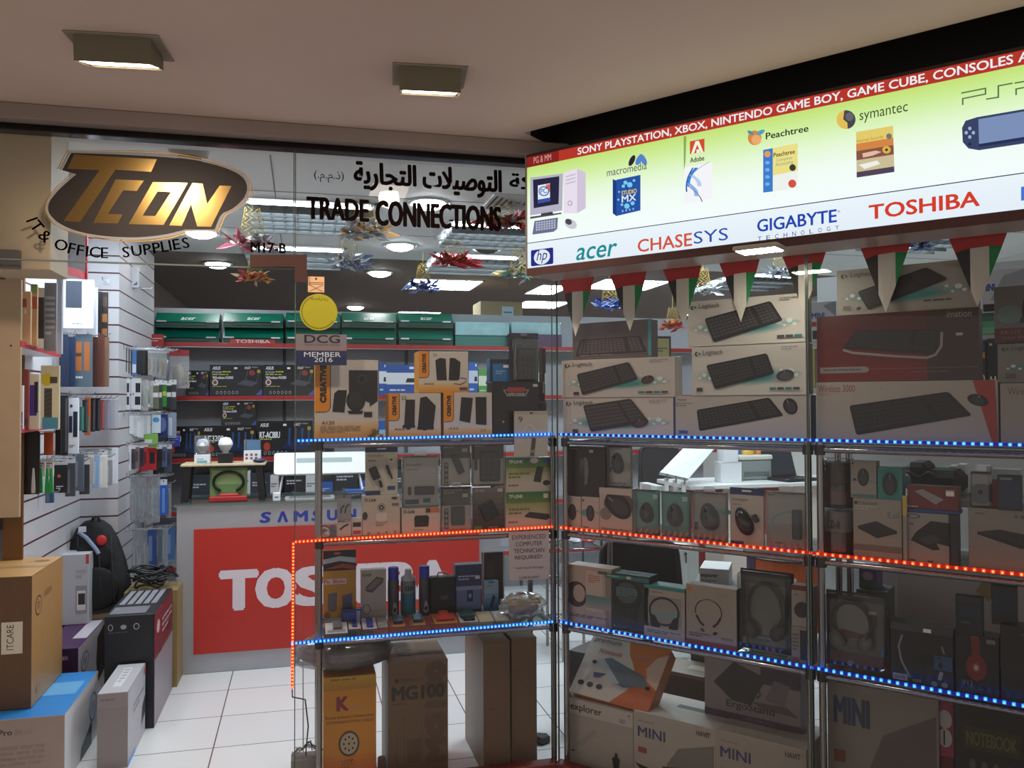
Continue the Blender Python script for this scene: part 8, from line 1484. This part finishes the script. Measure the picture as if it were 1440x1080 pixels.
carton('explorer_box', 'small white carton with black lettering behind the neckband box', 'box', None, L0, .2, '#c9cac8', [('T', 'explorer', .03, .5, .62, .75, '#2a2a2a', .04), ('L', .05, .2, .6, .4, 2, '#7a7a78')], origin=(O, w, h, -RANG+.3), top='#d6d6d2')
mb = MB(); mb.box(-.04, -.04, 0, w+.30, .34, O.z-.001, P('#6a645e', .6)); s_ = mb.build('low_table', None, (O.x, O.y, 0), -RANG+.3); tag(s_, 'plain low table under the small lettered carton', 'table')
# orange curved counter
oc = V(1125, 820, 1.05); r = empty('orange_counter', (oc.x+.12, 1.15, 0), 0, 'orange curved counter with a dark top behind the big headset clamshell', 'counter'); zo = V(1125, 792, .9).z; Rc = .38
pts = [(Rc*1.0*math.cos(math.radians(a)), Rc*.8*math.sin(math.radians(a))) for a in range(150, 391, 12)]
mb = MB(); mb.slab(pts, 0, zo, P('#b8541c', .4)); mb.build('curved_body', r)
mb = MB(); mb.slab([(x*1.07, y*1.07) for x, y in pts], zo, zo+.03, P('#2a2626', .3)); mb.build('dark_top', r); mb = MB(); mb.slab([(x*1.075, y*1.075) for x, y in pts], zo+.008, zo+.016, P('#b9b4ac', .3)); mb.build('pale_edge', r)
mb = MB(); mb.slab([(x*1.01, y*1.01) for x, y in pts[:4]], .0, zo, P('#3a2a4a', .4)); mb.build('end_strip', r)
p = V(1090, 785, 1.05); carton('document_tray', 'pale document tray on the orange counter', 'tray', None, L0, .16, '#a9b0b4', [('R', .05, .3, .95, .5, '#6a7278')], origin=(Vector((oc.x-.06, 1.0, zo+.031)), .22, .04, 0))
p = V(1165, 790, 1.05); mb = MB(); mb.lathe([(.05, 0), (.055, .02), (.06, .10), (.045, .12)], (0, 0, 0), P('#c08a9a', .4)); mb.build; tag(mb.build('pink_tub', None, (oc.x+.25, 1.12, zo+.031)), 'pink tub on the orange counter', 'tub')
# grey-white tall panel cabinet
O, w, h, rz = rect(1236, 792, 1432, 905, ('R', .62)); r = empty('grey_cabinet', (O.x, O.y, 0), -RANG, 'pale grey cabinet wall behind the black earphone box', 'cabinet')
zcab = O.z+h+.001; mb = MB(); mb.box(0, 0, 0, w*1.6, .4, O.z+h, P('#d8d2ce', .5), .004); mb.build('body', r); mb = MB(); mb.box(w*.14, -.012, .02, w*1.58, 0, O.z+h-.01, P('#cfc8c5', .5), .003); mb.build('door', r)
p_ = at(1393, 825, ('R', .60)); mb = MB(); mb.box(-.028, -.0015, -.05, .028, 0, .03, P('#a8966a', .6)); o = mb.build('paper_note', None, Rp(p_.dot(TA), .605, p_.z), rot=(0, .6, -RANG)); tag(o, 'yellowed paper note taped on the pale grey cabinet', 'paper')
O, w, h, rz = rect(1205, 800, 1234, 905, ('R', .5)); carton('purple_tub', 'purple and green printed box beside the pale grey cabinet', 'box', (1208, 798, 1233, 828), ('R', .46), .1, '#6a5a80', [('R', 0, 0, 1, .4, '#4a6a5a'), ('E', .5, .6, .3, .2, '#a89ab8')])
o_ = bpy.data.objects[-1] if False else None
mb = MB(); zq = at(1220, 828, ('R', .46)).z; a = at(1204, 828, ('R', .44)); mb.box(0, 0, 0, .11, .14, zq-.001, P('#6a7470', .5)); o = mb.build('grey_stand', None, (a.x, a.y, 0), -RANG); tag(o, 'grey stand under the purple printed box', 'stand')
# black camera bag and drives on a low table behind the drive boxes
zt9 = at(1320, 700, ('R', .75)).z; a = at(1265, 700, ('R', .75))
mb = MB(); mb.box(-.1, -.02, zt9-.03, .75, .3, zt9, P('#8a8f8c', .4), .003); mb.box(-.08, .02, zcab, -.03, .25, zt9-.03, P('#5a5e5c', .5)); mb.box(.55, .02, zcab, .6, .25, zt9-.03, P('#5a5e5c', .5)); o = mb.build('riser_shelf', None, (a.x, a.y, 0), -RANG); tag(o, 'grey riser shelf behind the portable drive boxes', 'shelf')
O, w, h, rz = rect(1270, 650, 1305, 700, ('R', .78), zt9+.001); r = empty('black_bag', O, -RANG, 'black shoulder bag with a zip lying behind the red drive box', 'bag')
mb = MB(); mb.box(0, 0, 0, w*2.3, .2, h*.78, P('#1a191a', .7, 0, .1), .03); mb.build('body', r); mb = MB(); mb.box(w*.1, -.02, h*.55, w*1.0, .18, h, P('#201f20', .7, 0, .1), .02); mb.build('flap', r); mb = MB(); mb.tube([(w*.1+i*.012, -.025, h*.66+.01*math.sin(i)) for i in range(12)], .004, P('#5a5a5c', .3, .6), 5); mb.build('zip', r)
for i, (px, c_, lb) in enumerate((((1318, 657, 1334, 685), '#6a9a5a', 'green and white box on the grey riser shelf'), ((1335, 655, 1345, 685), '#d0d4d2', 'first white box on the grey riser shelf'), ((1346, 653, 1358, 685), '#d6dad8', 'second white box on the grey riser shelf'), ((1372, 655, 1392, 690), '#b9bdbc', 'pale box behind the webcam blister'), ((1396, 660, 1436, 695), '#aab0b0', 'wide pale box at the end of the grey riser shelf'))):
    carton('small_carton', lb, 'box', px, ('R', .95), .08, c_, [('L', .2, .4, .8, .6, 2, '#7a8a86')], z=zt9+.001)
# wall shelves on the right-hand wall with boxed goods
a = at(1140, 480, ('R', 1.55)); zsh = at(1250, 476, ('R', 1.5)).z
sh = empty('side_shelving', (a.x, a.y, 0), -RANG, 'white wall shelving of boxed goods behind the far keyboard stacks', 'shelving'); Ls = 2.2
mb = MB(); mb.box(-.05, .30, 0, Ls, .33, 2.3, P('#b9bcba', .5)); mb.build('back_panel', sh)
for z in (zsh, at(1250, 545, ('R', 1.5)).z, .75, .3): mb = MB(); mb.box(-.05, -.02, z-.025, Ls, .30, z, P('#c4c8c8', .45)); mb.build('shelf', sh)
for px, c_, art, lb in (((1139, 424, 1176, 476), '#cdd0d2', [('T', 'MINI', .08, .58, .55, .72, '#2f5aa8', .05), ('R', .05, .38, .25, .5, '#b0403a'), ('Y', [(.5, .9), (1, .98), (1, .6)], '#9a9ca0'), ('R', .1, .06, .7, .28, '#26272a')], 'white carton with blue capitals behind the glass joint'), ((1379, 378, 1446, 440), '#cdd0d2', [('T', 'MINI', .04, .52, .3, .68, '#2f5aa8', .05), ('Y', [(.2, .3), (.5, .86), (.98, .98), (.98, .3)], '#a4a6aa'), ('R', .05, .05, .5, .22, '#26272a')], 'white carton with blue capitals behind the farthest stack'), ((1376, 440, 1398, 476), '#4a9a6a', [('R', 0, .6, 1, 1, '#2a5a4a'), ('R', 0, 0, 1, .3, '#6ab08a')], 'green box on the white wall shelving'), ((1200, 420, 1300, 476), '#c0c4c6', [('L', .1, .2, .8, .7, 4, '#8a8f94')], 'large white carton hidden behind the teal keyboard box')):
    carton('stock_carton', lb, 'box', px, ('R', 1.5), .2, c_, art, z=zsh+.001 if px[3] > 450 else None)
zs2 = at(1250, 545, ('R', 1.5)).z
for px, c_, art, lb in (((1378, 480, 1386, 543), '#1d1d20', [('T', 'O', .2, .1, .8, .25, '#e0e2e4', .05), ('R', .1, .62, .9, .76, '#c88a2a'), ('R', .1, .8, .9, .95, '#24407a')], 'black box with a white ring letter between the far stacks'), ((1389, 476, 1401, 543), '#17171a', [('T', 'H', .3, .06, .9, .2, '#e0e2e4', .05), ('L', .2, .8, .8, .9, 1, '#c0c4c8')], 'black box with a white capital between the far stacks'), ((1140, 490, 1160, 543), '#b8b43a', [('R', .3, 0, 1, 1, '#6a6c70')], 'yellow-edged box behind the dark red keyboard box')):
    carton('stock_box', lb, 'box', px, ('R', 1.5), .15, c_, art, z=zs2+.001)
# framed certificate behind the corner stacks and filler stock beyond
O, w, h, rz = rect(919, 470, 958, 512, ('L', 3.1)); 
mb = MB(); 
r = empty('framed_certificate', (O.x, 3.30, O.z), 0, 'small gold-matted frame between the two keyboard stacks', 'frame'); mb.box(0, 0, 0, w, .02, h, P('#241c18', .4), .004); mb.build('frame', r); mb = MB(); mb.box(.02, -.002, .02, w-.02, 0, h-.02, P('#8f8252', .5)); draw(mb, [('R', .2, .4, .36, .62, '#3a3426'), ('L', .42, .42, .85, .6, 2, '#4a4430')], w, h, -.002); mb.build('mat', r)
# wire rack with plastic-wrapped stock beside the office chair
O, w, h, rz = rect(792, 760, 846, 850, ('L', 1.5)); r = empty('wire_rack', (O.x, 1.5, 0), 0, 'chrome wire rack by the corner pole holding wrapped stock', 'rack')
zr1, zr2 = V(820, 772, 1.5).z, V(820, 825, 1.5).z
for z in (zr1, zr2, .2):
    mb = MB()
    for k in range(13): mb.cyl((w*k/12, 0, z), (w*k/12, .35, z), .003, CHR, 6)
    mb.tube([(0, 0, z), (w, 0, z), (w, .35, z), (0, .35, z)], .006, CHR, 6, True); mb.build('wire_shelf', r)
for x in (0, w):
    for y in (0, .35): mb = MB(); mb.cyl((x, y, 0), (x, y, zr1+.12), .010, CHR, 8); mb.build('post', r)
for i, (x, z, c_, lb) in enumerate(((.3, zr2, '#8f9296', 'crinkled clear bag on the chrome wire rack, lower shelf'), (.7, zr2, '#3a5ab8', 'blue wrapped bundle on the chrome wire rack'), (.45, zr1, '#a9acb0', 'clear bag on top of the chrome wire rack'), (.8, zr1, '#8a2a2c', 'red flat pack on top of the chrome wire rack'))):
    rn = random.Random(20+i); mb = MB(); hh = .05 if i < 2 else .018; mb.ell((0, 0, hh), (w*.22, .12, hh), P(c_, .3, 0, .2, 20, .4), 16, 8, None, -.5, lambda q: q*(1+rn.uniform(-.12, .12))); tag(mb.build('wrapped_bundle', None, (O.x+w*x, 1.68, z+.014)), lb, 'bundle')
